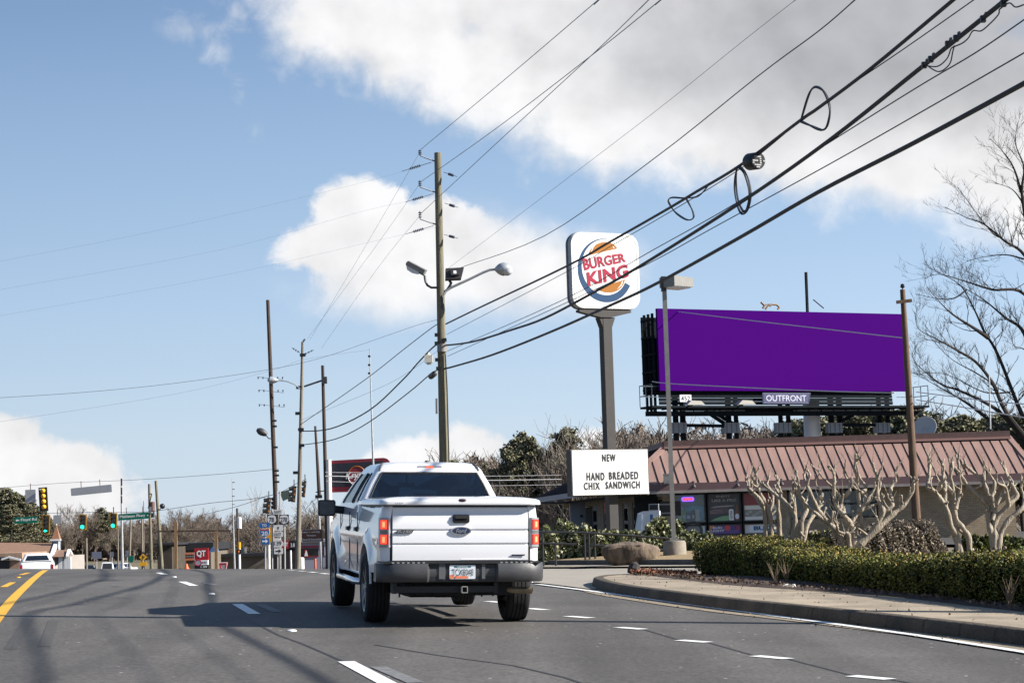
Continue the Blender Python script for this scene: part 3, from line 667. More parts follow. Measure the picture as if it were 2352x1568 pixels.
    frp = Fr((0, -.135, .622), (1, 0, 0))
    b = MB(); b.prism(rrect(-.153, -.077, .153, .077, .012), frp, -.01, .0); pl = b.build('licence_plate', M('plate_ground', (.62, .66, .70), .5), t, False)
    b = MB(); b.prism(rrect(-.148, -.072, -.10, -.03, .004), frp, 0, .001); b.prism(rrect(-.10, -.072, .07, -.045, .01), frp, 0, .001); b.build('plate_peach', M('plate_orange', (.7, .17, .07), .5), pl, False)
    b = MB(); b.prism(rrect(-.10, .048, .10, .068, .004), frp, 0, .001); b.prism(rrect(-.1, -.072, -.08, -.055, .003), frp, .001, .002); b.build('plate_band', M('plate_teal', (.06, .2, .22), .5), pl, False)
    text('plate_number', 'TCX8048', frp, 0, -.004, .255, .072, TXTK, pl, .001, .0, world=False)
    text('plate_state', 'GEORGIA', frp, 0, .058, .13, .014, M('plate_ground'), pl, .002, .01, world=False)
    # ---- hitch, exhaust, steps
    b = MB(); b.box((-.17, .02, .425), (1.2, .07, .07)); b.box((-.78, .08, .44), (.05, .2, .12)); b.box((.42, .08, .44), (.05, .2, .12)); b.build('hitch_bar', M('dark_steel', (.02, .02, .024), .6), t, False)
    b = MB()
    for x, z, w, h in ((-.033, .425, .008, .074), (.033, .425, .008, .074), (0, .458, .074, .008), (0, .392, .074, .008)): b.box((x+.03, -.055, z), (w, .13, h))
    b.build('hitch_receiver', M('worn_steel', (.5, .49, .44), .4, metal=.7), t, False)
    for k, (x, z, h) in enumerate(((-.72, .37, .06), (-.62, .38, .04), (-.5, .38, .05), (.2, .38, .05), (.26, .375, .07), (.33, .38, .05), (.39, .375, .06), (-.30, .40, .09), (-.35, .40, .07))): b = MB(); b.box((x, .02+.02*(k % 3), z), (.018, .03, h)); b.build('hanging_wire', DARK, t, False)
    b = MB(); b.tube([(.30, 1.2, .42), (.42, .5, .42), (.50, .22, .415), (.62, .10, .41), (.86, -.0, .405)], .036, 14, False);  b.build('exhaust_pipe', M('tan_exhaust', (.28, .22, .14), .45, metal=.6, var=.3, scale=10), t, False, True)
    for s in (-1, 1):
        b = MB(); b.tube([(s*.93, 1.95, .44), (s*.99, 2.1, .44), (s*.99, 4.1, .44), (s*.93, 4.2, .44)], .04, 10); b.build('side_step', CHR, t, False, True)
    for y in (1.15, 4.8):
        for s in (-1, 1): wheel(t, (s*.865, y, .41), s)
    for s in (-1, 1):
        for c in (1.15, 4.8):
            b = MB(); b.tube([(s*(.985), c+.535*math.cos(a), .40+.535*math.sin(a)) for a in [math.pi*(.04+.92*k/20) for k in range(21)]], .016, 6); b.build('arch_lip', PAINT, t, False, True)

pickup()
# ================================================================ utility poles and wires
def wood(name, base, c2): return M(name, base, .9, var=.35, scale=3, stretch=(6, 6, .35), bump=.6, bscale=9, c2=c2)
WGREEN = wood('treated_pole_wood', (.20, .18, .12), (.34, .31, .21)); WDARK = wood('dark_pole_wood', (.075, .05, .038), (.14, .095, .07)); WGREY = wood('grey_pole_wood', (.26, .22, .18), (.40, .35, .28)); WBROWN = wood('brown_pole_wood', (.15, .09, .055), (.26, .16, .10))
STEEL = M('galvanised_steel', (.42, .43, .44), .45, metal=.5, var=.15, scale=8); GREYP = M('grey_fixture_paint', (.30, .29, .27), .5, var=.12, scale=6); WIREM = M('wire_black', (.014, .018, .028), .6); WTHIN = M('wire_grey', (.16, .21, .29), .5); PORC = M('insulator_grey', (.10, .12, .16), .4)
WPALE = M('wire_aluminium', (.62, .58, .56), .5)
def toground(a, c):
    """line a -> c carried on to the ground"""
    d = (c-a).normalized(); p = a
    for _ in range(400):
        p = p+d*.1
        if p.z < gz(p.x, p.y)-.1: break
    return p
def pole(name, label, cat, top, bot, Y, r0, r1, mat, n=14, group=None, part='shaft'):
    a, c = P(*top, Y), P(*bot, Y); g = toground(a, c)
    t = thing(name, label, cat, g, group); b = MB()
    b.tube([g.lerp(a, k/6) for k in range(7)], [r1+(r0-r1)*k/6 for k in range(7)], n); b.build(part, mat, t, True, True, 50); return t
def insul(b, p, q, r=.055, k=6):
    p, q = Vector(p), Vector(q); b.tube([p, q], .018, 6)
    for j in range(k): c = p.lerp(q, (j+.8)/(k+.6)); b.lathe(c, q-p, [(-.03, .02), (-.012, r), (.012, r), (.03, .02)], 8)
YM = 80.0
def z5(x, y): return (.98*(900+x/2.8), .98*(340+y/2.8))
mp = pole('utility_pole', 'tall treated wooden utility pole with floodlights and street lamp, rising behind the pickup', 'utility pole', z5(352, 52), (1020, 1062), YM, .145, .215, WGREEN)
LINE0 = P(1020, 790, YM)
for y0, y1, xe in ((95, 38, 330), (300, 238, 335), (510, 440, 338)):
    b = MB(); a = P(*z5(xe, y0+10), YM); e = P(*z5(237, y0-25), YM-.5); b.tube([a, e], .028, 8); insul(b, e, P(*z5(235, y1-8), YM-.5), .075, 3); b.build('line_post_insulator', PORC, mp, True, True)
for x0, yA, x1, yB in ((310, 113, 118, 172), (325, 319, 140, 374), (328, 528, 142, 584), (390, 178, 480, 208), (398, 381, 486, 410), (395, 587, 486, 612)):
    b = MB(); a = P(*z5(x0, yA), YM); e = P(*z5(x1, yB), YM-.3); b.tube([a, e], .012, 5); insul(b, a.lerp(e, .35), a.lerp(e, .75), .06, 6); b.build('dead_end_insulator', PORC, mp, True, True)
# floodlights and street lamp on the pole
def tube_px(b, pts, Y, r, n=8): b.tube([P(*p, Y) for p in pts], r, n)
b = MB(); c = P(*z5(212, 818), YM-.5); fr = Fr(c, (.86, -.1, -.50), (.5, -.2, .86)); fr.r = fr.r*.62; fr.u = fr.u*.62; fr.n = fr.n*.62; b.prism(rect(-.72, -.02, .62, .30), fr, -.3, .32); fl = b.build('floodlight', GREYP, mp)
b = MB(); b.prism([(-.70, -.02), (.35, -.02), (.22, -.22), (-.1, -.30), (-.5, -.26)], fr, -.27, .29); b.build('lens', M('milky_lens', (.55, .57, .60), .2, coat=.6), fl, True, True)
b = MB(); b.prism(rect(-.80, .02, -.72, .2), fr, -.12, .14); b.build('photocell', BLK, fl); b = MB(); b.prism(rect(.3, -.12, .62, -.02), fr, -.15, .15); b.build('mount', BLK, fl)
b = MB(); tube_px(b, [z5(266, 855), z5(272, 895), z5(285, 920), z5(310, 935), z5(350, 935)], YM-.3, .05); b.build('floodlight_arm', M('dark_arm', (.06, .06, .065), .5), mp, True, True)
b = MB(); c = P(*z5(462, 850), YM-.6); fr = Fr(c, (.98, .15, .03), (-.05, .35, .94)); fr.r = fr.r*.56; fr.u = fr.u*.56; fr.n = fr.n*.56; b.prism([(-.72, -.42), (.45, -.42), (.75, .5), (-.62, .48)], fr, -.16, .16); b.prism(rect(-.3, -.2, .3, .3), fr, .16, .34); fl2 = b.build('floodlight', M('dark_fixture', (.035, .028, .03), .5), mp)
b = MB(); b.prism(rect(-.1, -.1, .12, .15), fr, .34, .36); b.build('rating_plate', M('plate_ground'), fl2)
b = MB(); tube_px(b, [z5(425, 880), z5(440, 905), z5(432, 925), z5(415, 950), z5(395, 965)], YM-.4, .06); b.build('floodlight_yoke', M('dark_arm'), mp, True, True)
b = MB(); tube_px(b, [z5(392, 985), z5(405, 958), z5(440, 935), z5(560, 880), z5(650, 836), z5(695, 818), z5(735, 815)], YM-.5, .055); b.build('lamp_arm', STEEL, mp, True, True)
b = MB(); a, e = P(*z5(730, 815), YM-.6), P(*z5(840, 812), YM-.8); b.tube([a.lerp(e, k/6) for k in range(7)], [.08, .19, .26, .29, .25, .2, .06], 12); lu = b.build('luminaire', STEEL, mp, True, True)
b = MB(); c = P(*z5(806, 826), YM-.75); b.lathe(c, (0, 0, -1), [(-.05, .24), (.06, .23), (.14, .17), (.19, .07), (.2, 0)], 16); b.build('lamp_bowl', M('milky_lens'), lu, True, True)
b = MB(); b.lathe(P(*z5(792, 795), YM-.7), Z, [(0, .05), (.12, .05), (.13, 0)], 8); b.build('photocell', BLK, lu, True, True)
b = MB(); g = P(*z5(382, 985), YM-.2); b.tube([g, g+Vector((0, 0, -.55))], .04, 6); b.build('bracket', M('dark_arm'), mp, True, True)
for zy, zx in ((1278, 398), (1330, 385), (1300, 345), (1408, 348), (1245, 345), (1465, 355)):
    b = MB(); b.box(P(*z5(zx, zy), YM-.18), (.16, .16, .14)); b.build('wire_clamp', BLK, mp)
b = MB(); b.lathe(P(*z5(381, 1332), YM-.25), Z, [(-.16, .205), (.16, .205)], 14); b.build('steel_band', GREYP, mp, True, True)
b = MB(); p0 = P(.98*(860+800/4.357), .98*(760+300/4.357), YM-.2); p1 = P(.98*(860+818/4.357), .98*(760+640/4.357), YM-.2); b.tube([p0, p1, Vector((p1.x, p1.y, gz(p1.x, p1.y)))], .03, 6); b.build('riser_cable', BLK, mp, True, True)
b = MB(); a = P(.98*(860+711/4.357), .98*(760+755/4.357), YM-.2); e = P(.98*(860+713/4.357), .98*(760+912/4.357), YM-.2); b.tube([a, e], .045, 8); b.bar(a.lerp(e, .1), a.lerp(e, .1)+Vector((.2, .1, 0)), .04); b.bar(a.lerp(e, .9), a.lerp(e, .9)+Vector((.2, .1, 0)), .04); b.build('conduit_guard', M('guard_grey', (.2, .2, .22), .5), mp, True, True)
# pole that stands just outside the picture at right; its shadow crosses the road
NP = Vector((7.25, 22.1, 0)); NP.z = gz(NP.x, NP.y); BP = Vector((16.8, -25, 0)); BP.z = gz(BP.x, BP.y)
t = thing('utility_pole', 'near wooden utility pole at the sidewalk edge whose shadow lies across the road', 'utility pole', NP); b = MB(); b.tube([NP+Z*(13.8*k/6) for k in range(7)], [.17-.05*k/6 for k in range(7)], 16); b.build('shaft', WBROWN, t, True, True, 50)
b = MB(); b.bar(NP+Vector((-.9, -.15, 13.0)), NP+Vector((.9, .15, 13.0)), .1, .12); b.build('crossarm', WBROWN, t)
# ---------------------------------------------------------------- wires
NW = [0]
def crom(pts, n=5):
    o = []
    for k in range(len(pts)-1):
        a, b_, c, d = pts[max(k-1, 0)], pts[k], pts[k+1], pts[min(k+2, len(pts)-1)]
        for j in range(n):
            t = j/n; o.append(.5*((2*b_)+(c-a)*t+(2*a-5*b_+4*c-d)*t*t+(3*b_-a-3*c+d)*t**3))
    return o+[pts[-1]]
def wire(pts, A, B, r, label, mat=WIREM, ext=True, Y0=None, name='overhead_wire', n=5):
    q = [plane_hit(u, v, A, B) for u, v in pts]
    if ext:
        e = q[-1]; d = (q[-1]-q[-2]); f = (NP.y-e.y)/(d.y or 1e-6); z = e.z+d.z*f*.8
        q.append(Vector((B[0], B[1], z))); s = Vector((BP.x+(B[0]-NP.x), BP.y, z-.3))
        q += [q[-1].lerp(s, k/6)-Z*(.75*(1-(2*k/6-1)**2)) for k in range(1, 7)]
    b = MB(); b.tube(crom(q, n), r, 6); o = b.build(name, mat, None, True, True)
    return tag(o, label, 'power line' if 'power' in label else 'cable', 'overhead wires of the utility poles')
N2 = (NP.x, NP.y); A0 = (LINE0.x, LINE0.y)
def wz(x, y, k=2.613): return (.98*(1500+x/k), .98*(y/k))
i1, i2, i3 = [P(966, y, YM-.5) for y in (344, 418, 491)]
wire([(966, 344), (1170, 174), (1372, 2), (1395, -18)], (i1.x, i1.y), (6.5, 22.1), .011, 'topmost power line, from the pole top up and out of the picture', WTHIN)
wire([(966, 418), (1140, 295), (1370, 119), (1515, 2), (1545, -22)], (i2.x, i2.y), (7.1, 22.1), .011, 'second power line, from the middle post insulator of the tall pole', WTHIN)
wire([(966, 491), (1200, 274), (1370, 117), (1488, 2), (1510, -20)], (i3.x, i3.y), (7.7, 22.1), .011, 'third power line, from the lowest post insulator of the tall pole', WTHIN)
wire([(1022, 622), (1250, 450), (1500, 260), (1700, 100), (1825, 2), (1860, -25)], A0, N2, .005, 'faint hair thin power line crossing the big cloud', WTHIN)
wire([(1024, 628), (1065, 612), (1250, 542), (1500, 366), (1740, 176), (1880, 72), (1962, 2), (1990, -22)], A0, N2, .011, 'twisted service cable above the restaurant sign', WIREM)
b_ = wire([(1024, 744), (1100, 707), (1300, 612), (1400, 556), (1530, 482), (1600, 440), (1700, 380), (1838, 277), (1880, 248), (2000, 158), (2190, 0), (2230, -35)], A0, N2, .030, 'thick cable that carries the loops and the round splice case')
wire([(1026, 768), (1300, 625), (1400, 567), (1530, 492), (1700, 388), (1830, 285), (1930, 212), (2080, 110), (2237, 0), (2280, -32)], A0, N2, .009, 'thin strand running just under the looped cable')
wire([(1022, 793), (1060, 789), (1100, 781), (1170, 759), (1250, 731), (1370, 668), (1480, 605), (1700, 466), (1900, 326), (2120, 152), (2310, 0), (2350, -34)], A0, N2, .035, 'heavy black cable bundle with drop wires near the top right corner')
wire([(1028, 806), (1290, 690), (1500, 574), (1690, 467), (1890, 337), (2100, 205), (2240, 122), (2352, 46), (2390, 20)], A0, N2, .010, 'thin cable just below the heavy bundle with drop wires')
wire([(1028, 818), (1290, 700), (1480, 610), (1640, 522), (1900, 380), (2150, 238), (2352, 122), (2390, 100)], A0, N2, .010, 'thin cable midway between the two heavy bundles')
wire([(1022, 846), (1040, 842), (1130, 815), (1260, 764), (1400, 702), (1510, 650), (1700, 545), (1880, 441), (2100, 328), (2352, 192), (2390, 171)], A0, N2, .036, 'lowest heavy black cable bundle passing over the billboard')
PX2 = P(690, 985, 105)
def left(pts, B, r, label, mat=WTHIN, Yb=None):
    return wire(pts, A0, B, r, label, mat, False)
B2 = (PX2.x, PX2.y)
left([(1016, 744), (1000, 747), (930, 800), (838, 872), (700, 968), (690, 974)], B2, .018, 'cable sagging left from the tall pole to the pale pole, uppermost', WIREM)
left([(1020, 792), (1000, 793), (960, 833), (925, 872), (848, 942), (760, 984), (690, 990)], B2, .032, 'heavy cable sagging left from the tall pole past its white box', WIREM)
left([(1020, 843), (990, 858), (940, 900), (846, 970), (770, 1008), (690, 1022)], B2, .024, 'lowest cable sagging left from the tall pole, below the black splice block', WIREM)
left([(1012, 800), (930, 860), (850, 900), (690, 965)], B2, .006, 'faint strand sagging left from the tall pole')
i4 = P(700, 778, 105); i5 = P(668, 800, 105); i6 = P(728, 806, 105)
for pi, (u, v), (mu, mv), e, l in ((i1, (964, 350), (866, 520), (712, 780), 'upper'), (i2, (964, 422), (860, 570), (706, 778), 'middle'), (i3, (964, 496), (868, 615), (738, 800), 'lower')):
    wire([(u, v), (mu, mv), e], (pi.x, pi.y), (i4.x, i4.y), .006, 'faint power line dropping left to the pale pole from the %s post insulator' % l, WTHIN, False)
QL = P(0, 600, 72)
for pts, r, l, mt in (([(1000, 372), (945, 388), (860, 412), (700, 452), (350, 532), (0, 600), (-60, 612)], .0035, 'highest faint power line crossing the blue sky at left', WTHIN), ([(1000, 448), (930, 464), (830, 486), (500, 575), (0, 665), (-60, 676)], .0035, 'middle faint power line crossing the blue sky at left', WTHIN), ([(1003, 522), (930, 538), (850, 556), (500, 635), (0, 725), (-60, 735)], .0035, 'lowest of the three faint power lines crossing the blue sky at left', WTHIN),
        ([(1010, 733), (960, 746), (850, 784), (740, 821), (620, 848), (400, 880), (200, 900), (0, 913), (-60, 916)], .008, 'dark cable crossing the street to the left in front of the dark pole', WIREM), ([(850, 803), (700, 825), (625, 850), (400, 905), (0, 968), (-60, 975)], .005, 'faint sagging cable below the dark cable at left', WTHIN)):
    left(pts, (QL.x, QL.y), r, l, mt)
# loops, coil and splice case hanging on the looped cable
def hang(pts, label, r=.013, name='cable_loop', dup=0):
    q = [plane_hit(*wz(*p), A0, N2) for p in pts]; b = MB(); b.tube(crom(q, 6), r, 6)
    for k in range(dup): s = Vector((.02*(k+1), .03*(k+1), .02-.03*k)); b.tube([p*.999+p*.001+s*math.sin(3.14*i/len(q)) for i, p in enumerate(crom(q, 6))], r, 6)
    tag(b.build(name, WIREM, None, True, True), label, 'cable loop', 'slack loops on the overhead cable')
hang([(985, 740), (1022, 610), (1050, 550), (1082, 531), (1120, 555), (1150, 620), (1163, 690), (1150, 765), (1122, 796), (1085, 792), (1040, 768), (985, 740)], 'large teardrop loop of slack cable, highest of the three', .018, dup=1)
hang([(600, 1020), (582, 1080), (578, 1160), (592, 1240), (615, 1295), (638, 1308), (662, 1280), (676, 1200), (665, 1110), (640, 1045), (600, 1020), (590, 1100), (600, 1230), (640, 1300), (668, 1190), (640, 1060), (605, 1024)], 'upright oval coil of slack cable beside the round splice case', .014, dup=1)
hang([(430, 1120), (360, 1200), (285, 1212), (200, 1208), (172, 1228), (185, 1262), (225, 1305), (290, 1345), (325, 1335), (318, 1285), (288, 1218)], 'small bent loop of slack cable, lowest of the three', .014, dup=1)
for pts, l in (([(1740, 400), (1820, 408), (1880, 360), (1905, 300), (1930, 285), (1975, 265), (2010, 235), (2040, 190), (2090, 190), (2150, 140), (2195, 90), (2200, 60)], 'drop wires dangling under the heavy bundle at upper right'), ([(1755, 400), (1830, 440), (1895, 395), (1915, 320), (1925, 280)], 'short drop wire joining the heavy bundle and the thin cable'), ([(2200, 60), (2260, 20), (2300, 45), (2351, 30)], 'curl of drop wire at the top right corner')): hang(pts, l, .010, 'drop_wire')
q = plane_hit(*wz(722, 985), A0, N2); dr = (Vector((N2[0], N2[1], 0))-Vector((A0[0], A0[1], 0))).normalized()
ax = Vector((dr.x+.35, dr.y, -.12)).normalized()
t = thing('splice_case', 'round black splice case with a pale patterned end hanging under the looped cable', 'splice case', q); b = MB(); b.lathe(q, ax, [(-.30, .0), (-.30, .15), (-.27, .165), (.0, .165), (.02, .155), (.02, 0)], 24); b.build('drum', BLK, t, True, True, 35)
b = MB(); rg = random.Random(3); fr = Fr(q+ax*.024, ax.cross(Z)*-1, Z)
for k in range(7):
    for j in range(7):
        x, y = -.12+.04*k, -.12+.04*j
        if x*x+y*y < .019 and rg.random() < .62: b.prism(rect(x-.017, y-.012, x+.012+.014*rg.random(), y+.014), fr, -.004, .006)
b.build('end_plate', M('pale_plate', (.5, .5, .5), .5), t); b = MB(); b.bar(q+Vector((.05, 0, .14)), plane_hit(*wz(800, 880), A0, N2), .02); b.bar(q+Vector((-.05, 0, .14)), plane_hit(*wz(690, 960), A0, N2), .02); b.build('hanger', BLK, t)
pl = [(1740, 400), (1780, 364), (1885, 272), (1935, 236), (2100, 118), (2225, 22)]
for k, p_ in enumerate(pl):
    b = MB(); q = plane_hit(*wz(*p_), A0, N2); b.box(q, (.07, .07, .09)); b.box(q+Vector((.03, -.06, .06)), (.03, .08, .03)); tag(b.build('cable_clamp', BLK), 'small black clamp on the heavy bundle at upper right, number by number along it' if 0 else 'small black clamp gripping the heavy cable bundle near the top right corner', 'clamp', 'clamps on the heavy cable bundle')
def zk(x, y): return (.98*(860+x/4.357), .98*(760+y/4.357))
q = plane_hit(*zk(630, 352), A0, B2); b = MB(); b.box(q, (.34, .3, .32)); b.box(q+Vector((.02, 0, -.2)), (.22, .2, .08)); b.lathe(q+Z*.16, Z, [(0, .14), (.05, .05), (.12, .03)], 8); tag(b.build('cable_box', M('cream_box', (.62, .58, .50), .5), None), 'small cream box hung on the cable left of the tall pole', 'cable box')
q = plane_hit(*zk(672, 516), A0, B2); d_ = (plane_hit(*zk(620, 545), A0, B2)-plane_hit(*zk(715, 470), A0, B2)).normalized(); b = MB(); b.tube([q-d_*.3, q-d_*.28, q+d_*.28, q+d_*.42], [.05, .12, .13, .05], 10); tag(b.build('splice_block', BLK, None, True, True, 30), 'black splice block on the lowest cable left of the tall pole', 'splice block')
# ---------------------------------------------------------------- poles farther along the street
def z4(x, y): return (.98*(560+x/2.306), .98*(680+y/2.306))
p1 = pole('utility_pole', 'tall leaning dark brown utility pole with thin crossarms behind the route signs', 'utility pole', (615, 689), (639, 1300), 122, .11, .17, WDARK)
for y, a, c in ((470, 100, 240), (540, 105, 242), (618, 107, 248)):
    b = MB(); b.bar(P(*z4(a, y-2), 121.8), P(*z4(c, y+14), 121.8), .022); 
    for e in (a+4, a+30, c-4, c-30): b.lathe(P(*z4(e, y+5), 121.8), Z, [(-.05, .03), (.07, .05), (.1, 0)], 6)
    b.build('insulator_arm', PORC, p1, True, True)
b = MB(); tube_px(b, [z4(182, 802), z4(160, 800), z4(148, 785), z4(145, 772)], 121.7, .035); a, e = P(*z4(150, 780), 121.6), P(*z4(97, 752), 121.6); b.tube([a.lerp(e, k/4) for k in range(5)], [.12, .2, .24, .22, .1], 10); b.build('street_lamp', M('dark_arm'), p1, True, True)
for zy in (705, 735, 848, 975, 1000, 1035): b = MB(); b.box(P(*z4(190+(zy-705)*.045, zy), 121.7), (.3, .2, .12)); b.build('wire_clamp', BLK, p1)
p2 = pole('utility_pole', 'pale grey brown utility pole leaning right, with a cobra head lamp on its left', 'utility pole', (695, 785), (684, 1300), 105, .07, .15, WGREY)
b = MB(); tube_px(b, [z4(330, 532), z4(300, 508), z4(260, 492), z4(210, 487)], 104.7, .03); a, e = P(*z4(212, 487), 104.5), P(*z4(155, 484), 104.5); b.tube([a.lerp(e, k/4) for k in range(5)], [.06, .14, .19, .2, .07], 10); b.lathe(a.lerp(e, .6)-Z*.05, -Z, [(0, .16), (.1, .13), (.16, 0)], 10); b.build('street_lamp', STEEL, p2, True, True)
for a, c in (((286, 310), (330, 338)), ((404, 322), (350, 348)), ((358, 262), (345, 280))):
    b = MB(); insul(b, P(*z4(*c), 104.8), P(*z4(*a), 104.8), .06, 3); b.build('line_post_insulator', PORC, p2, True, True)
for zx, zy in ((345, 350), (325, 525), (320, 665), (335, 752), (338, 838), (308, 985)): b = MB(); b.box(P(*z4(zx, zy), 104.8), (.3, .2, .16)); b.build('wire_clamp', BLK, p2)
p3 = pole('utility_pole', 'slim dark pole with a short side arm, left of the crimson sign', 'utility pole', (741, 839), (753, 1300), 112, .09, .13, WDARK)
b = MB(); b.bar(P(*z4(352, 520), 111.8), P(*z4(450, 487), 111.8), .1); b.box(P(*z4(462, 486), 111.8), (.3, .2, .4)); b.build('side_arm', M('dark_arm'), p3)
p4 = pole('signal_mast', 'slim pole, dark above and silver below, beside the brown memorial sign', 'pole', (724, 980), (738, 1300), 118, .05, .075, STEEL)
b = MB(); b.tube([P(724, 978, 117.9), P(734, 1140, 117.9)], [.07, .1], 8); b.build('dark_sleeve', WDARK, p4, True, True)
b = MB(); b.bar(P(725, 1130, 117.7), P(747, 1126, 117.7), .06); b.box(P(732, 1140, 117.7), (.4, .3, .2)); b.build('bracket', BLK, p4)
p5 = pole('signal_mast', 'very thin tall antenna mast rising behind the pickup roof', 'mast', (849, 800), (858, 1090), 100, .02, .09, STEEL)
for y, s in ((818, 4), (838, 5), (857, 6)): b = MB(); b.box(P(848, y, 99.9), (.12, .1, .1)); b.build('clamp', BLK, p5)
# brown pole in front of the store, lamp post
p6 = pole('utility_pole', 'weathered brown wooden pole with a short crossarm at the right end of the billboard', 'utility pole', (2073, 665), (2105, 1190), 72, .095, .17, WBROWN)
b = MB(); b.bar(P(2059, 694, 71.8), P(2094, 690, 71.8), .1, .12); b.build('crossarm', WBROWN, p6); b = MB(); b.tube([P(2073, 668, 71.9), P(2073, 657, 71.9)], [.02, .02], 6); b.lathe(P(2073, 662, 71.9), Z, [(0, .03), (.06, .1), (.1, .06), (.14, .08), (.18, 0)], 8); b.build('insulator', BLK, p6, True, True)
for pts, l, Yb in (([(1507, 711), (1560, 716), (1700, 733), (1900, 756), (2076, 776)], 'upper pale service wire across the purple billboard', 95), ([(1498, 876), (1545, 881), (1700, 889), (1900, 898), (2055, 902)], 'lower pale service wire along the foot of the purple billboard', 90)):
    a = P(*pts[0], Yb); c = P(*pts[-1], 73); wire(pts, (a.x, a.y), (c.x, c.y), .022, l, WPALE, False)
for pts, l in (([(2105, 900), (2200, 912), (2280, 922), (2360, 928)], 'pale wire leaving the brown pole toward the bare tree'), ([(2105, 918), (2220, 936), (2360, 960)], 'lower pale wire leaving the brown pole toward the bare tree')):
    a = P(*pts[0], 72); c = P(*pts[-1], 60); wire(pts, (a.x, a.y), (c.x, c.y), .02, l, WPALE, False)
# ================================================================ restaurant sign with reader board
SWHITE = M('sign_white', (.74, .74, .72), .45, coat=.1, var=.04, scale=2); DBRN = M('bronze_paint', (.050, .043, .040), .6, var=.15, scale=4); NAVY = M('sign_navy', (.008, .07, .19), .4); ORNG = M('sign_orange', (.52, .185, .004), .4); CRIM = M('sign_crimson', (.50, .006, .05), .4)
def z6(x, y): return (.98*(1280+x/5.226), .98*(520+y/5.226))
def z7(x, y): return (.98*(1260+x/4.355), .98*(1000+y/4.355))
YS = 66.0
def restaurant_sign():
    base = P(1395, 1150, YS); base = Vector((base.x, base.y, gz(base.x, base.y)))
    t = thing('restaurant_sign', 'tall pole sign with white rounded burger restaurant cabinet above a changeable letter board', 'sign', base)
    px = .98/5.226*YS/FD
    cen = P(*z6(726, 600), YS); ang = math.radians(25)
    fr = frz(cen, ang); k = px/math.cos(ang)*.985   # zoom unit -> metres across the turned face
    H, Wd = 475*px, 437*k
    b = MB(); b.prism(rrect(-Wd, -H, Wd, H, .42, 7), fr, -.36, -.02); cab = b.build('cabinet', M('cabinet_grey', (.55, .56, .58), .5), t, True, True, 40)
    b = MB(); b.prism(rrect(-Wd*.985, -H*.985, Wd*.985, H*.985, .42, 7), fr, -.02, .03); b.build('sign_face', SWHITE, cab, True, True, 40)
    b = MB(); b.prism(rrect(-Wd-.012, -H-.012, Wd+.012, H+.012, .43, 7), fr, -.30, -.20); b.build('dark_rim', M('rim_navy', (.07, .08, .12), .5), cab, True, True, 40)
    b = MB(); b.tube([fr.at(x, y, .03) for x, y in rrect(-Wd*.93, -H*.93, Wd*.93, H*.93, .38, 7)+[(Wd*.55, -H*.93)]], .012, 6); b.build('face_moulding', SWHITE, cab, True, True)
    q = lambda x, y: ((x-728)*k, (600-y)*px)
    # crescent
    o, i_ = [], []
    for s in range(49):
        a = math.radians(82+(333-82)*s/48); u = s/48
        th = .012+.215*math.sin(min(1, u*1.08)*math.pi*.62)**1.35; R = 1.0
        rx, ry = 357*k*.985, 396*px
        o.append((-6*k+rx*math.cos(a), 4*px+ry*math.sin(a))); i_.append((-6*k+rx*(1-th)*math.cos(a)+.0, 4*px+ry*(1-th)*math.sin(a)))
    b = MB(); n = len(o)
    for s in range(n-1): b.face([fr.at(*o[s], .034), fr.at(*o[s+1], .034), fr.at(*i_[s+1], .034), fr.at(*i_[s], .034)][::1])
    b.build('blue_crescent', NAVY, cab, merge=True)
    top = [q(505, 420), q(700, 365), q(885, 318)] + [q(x, y) for x, y in ((868, 290), (835, 262), (790, 246), (740, 240), (690, 246), (630, 268), (580, 300), (545, 340), (520, 380))]
    bot = [q(975, 698), q(790, 760), q(595, 822)] + [q(x, y) for x, y in ((620, 838), (665, 858), (720, 870), (770, 870), (820, 862), (870, 842), (915, 808), (950, 760))]
    for nm, pts in (('top_bun', top), ('bottom_bun', bot)): b = MB(); b.prism(pts, fr, .026, .036); b.build(nm, ORNG, cab)
    for pts in ([(545, 372), (556, 368), (572, 325), (600, 290), (585, 297), (562, 325)], [(812, 268), (850, 312), (833, 314), (828, 290)], [(855, 835), (925, 775), (945, 720), (932, 722), (912, 770)]):
        b = MB(); b.prism([q(*p) for p in pts], fr, .03, .040); b.build('bun_highlight', SWHITE, cab)
    def warp1(X, Y): return (X, Y*(1.06-.16*X/(274*k)) )
    text('upper_word', 'BURGER', fr, *q(714, 478), 552*k, 124*px, CRIM, cab, .038, .036, .0, math.atan2(100*px, 500*k), 1.04, warp1)
    text('lower_word', 'KING', fr, *q(748, 650), 560*k, 168*px, CRIM, cab, .038, .04, .12, math.atan2(118*px, 500*k), 1.04)
    # bracket and pole
    b = MB(); b.prism([q(385, 1085), q(1045, 1085), q(1045, 1112), q(790, 1175), q(655, 1175), q(385, 1112)][::-1], fr, -.30, -.02); b.build('bracket', DBRN, t)
    pc = P(*z6(728, 1180), YS+.2)
    fp = frz(pc, ang); b = MB(); hw = .165
    b.prism(rect(-hw, base.z-pc.z-.2, hw, .05), fp, -.2, .14)
    b.prism([(-hw-.14, .02), (hw+.14, .02), (hw+.0, -.35), (-hw, -.35)], fp, -.19, .13); b.build('sign_pole', DBRN, t)
    # reader board
    A_, B_ = P(*z7(350, 462), YS-.9), P(*z7(1125, 462), YS-.9+1.25); c = (A_+B_)/2; fb = Fr(c, (B_-A_).normalized()); fb = Fr(c, Vector((fb.r.x, fb.r.y, 0))); w = (B_-A_).length/2; h = (690-238)/2/4.355*.98*YS/FD
    b = MB(); b.prism(rect(-w-.02, -h-.03, w+.05, h+.03), fb, -.34, -.03); rb = b.build('reader_board', M('board_frame_brown', (.10, .085, .07), .6), t)
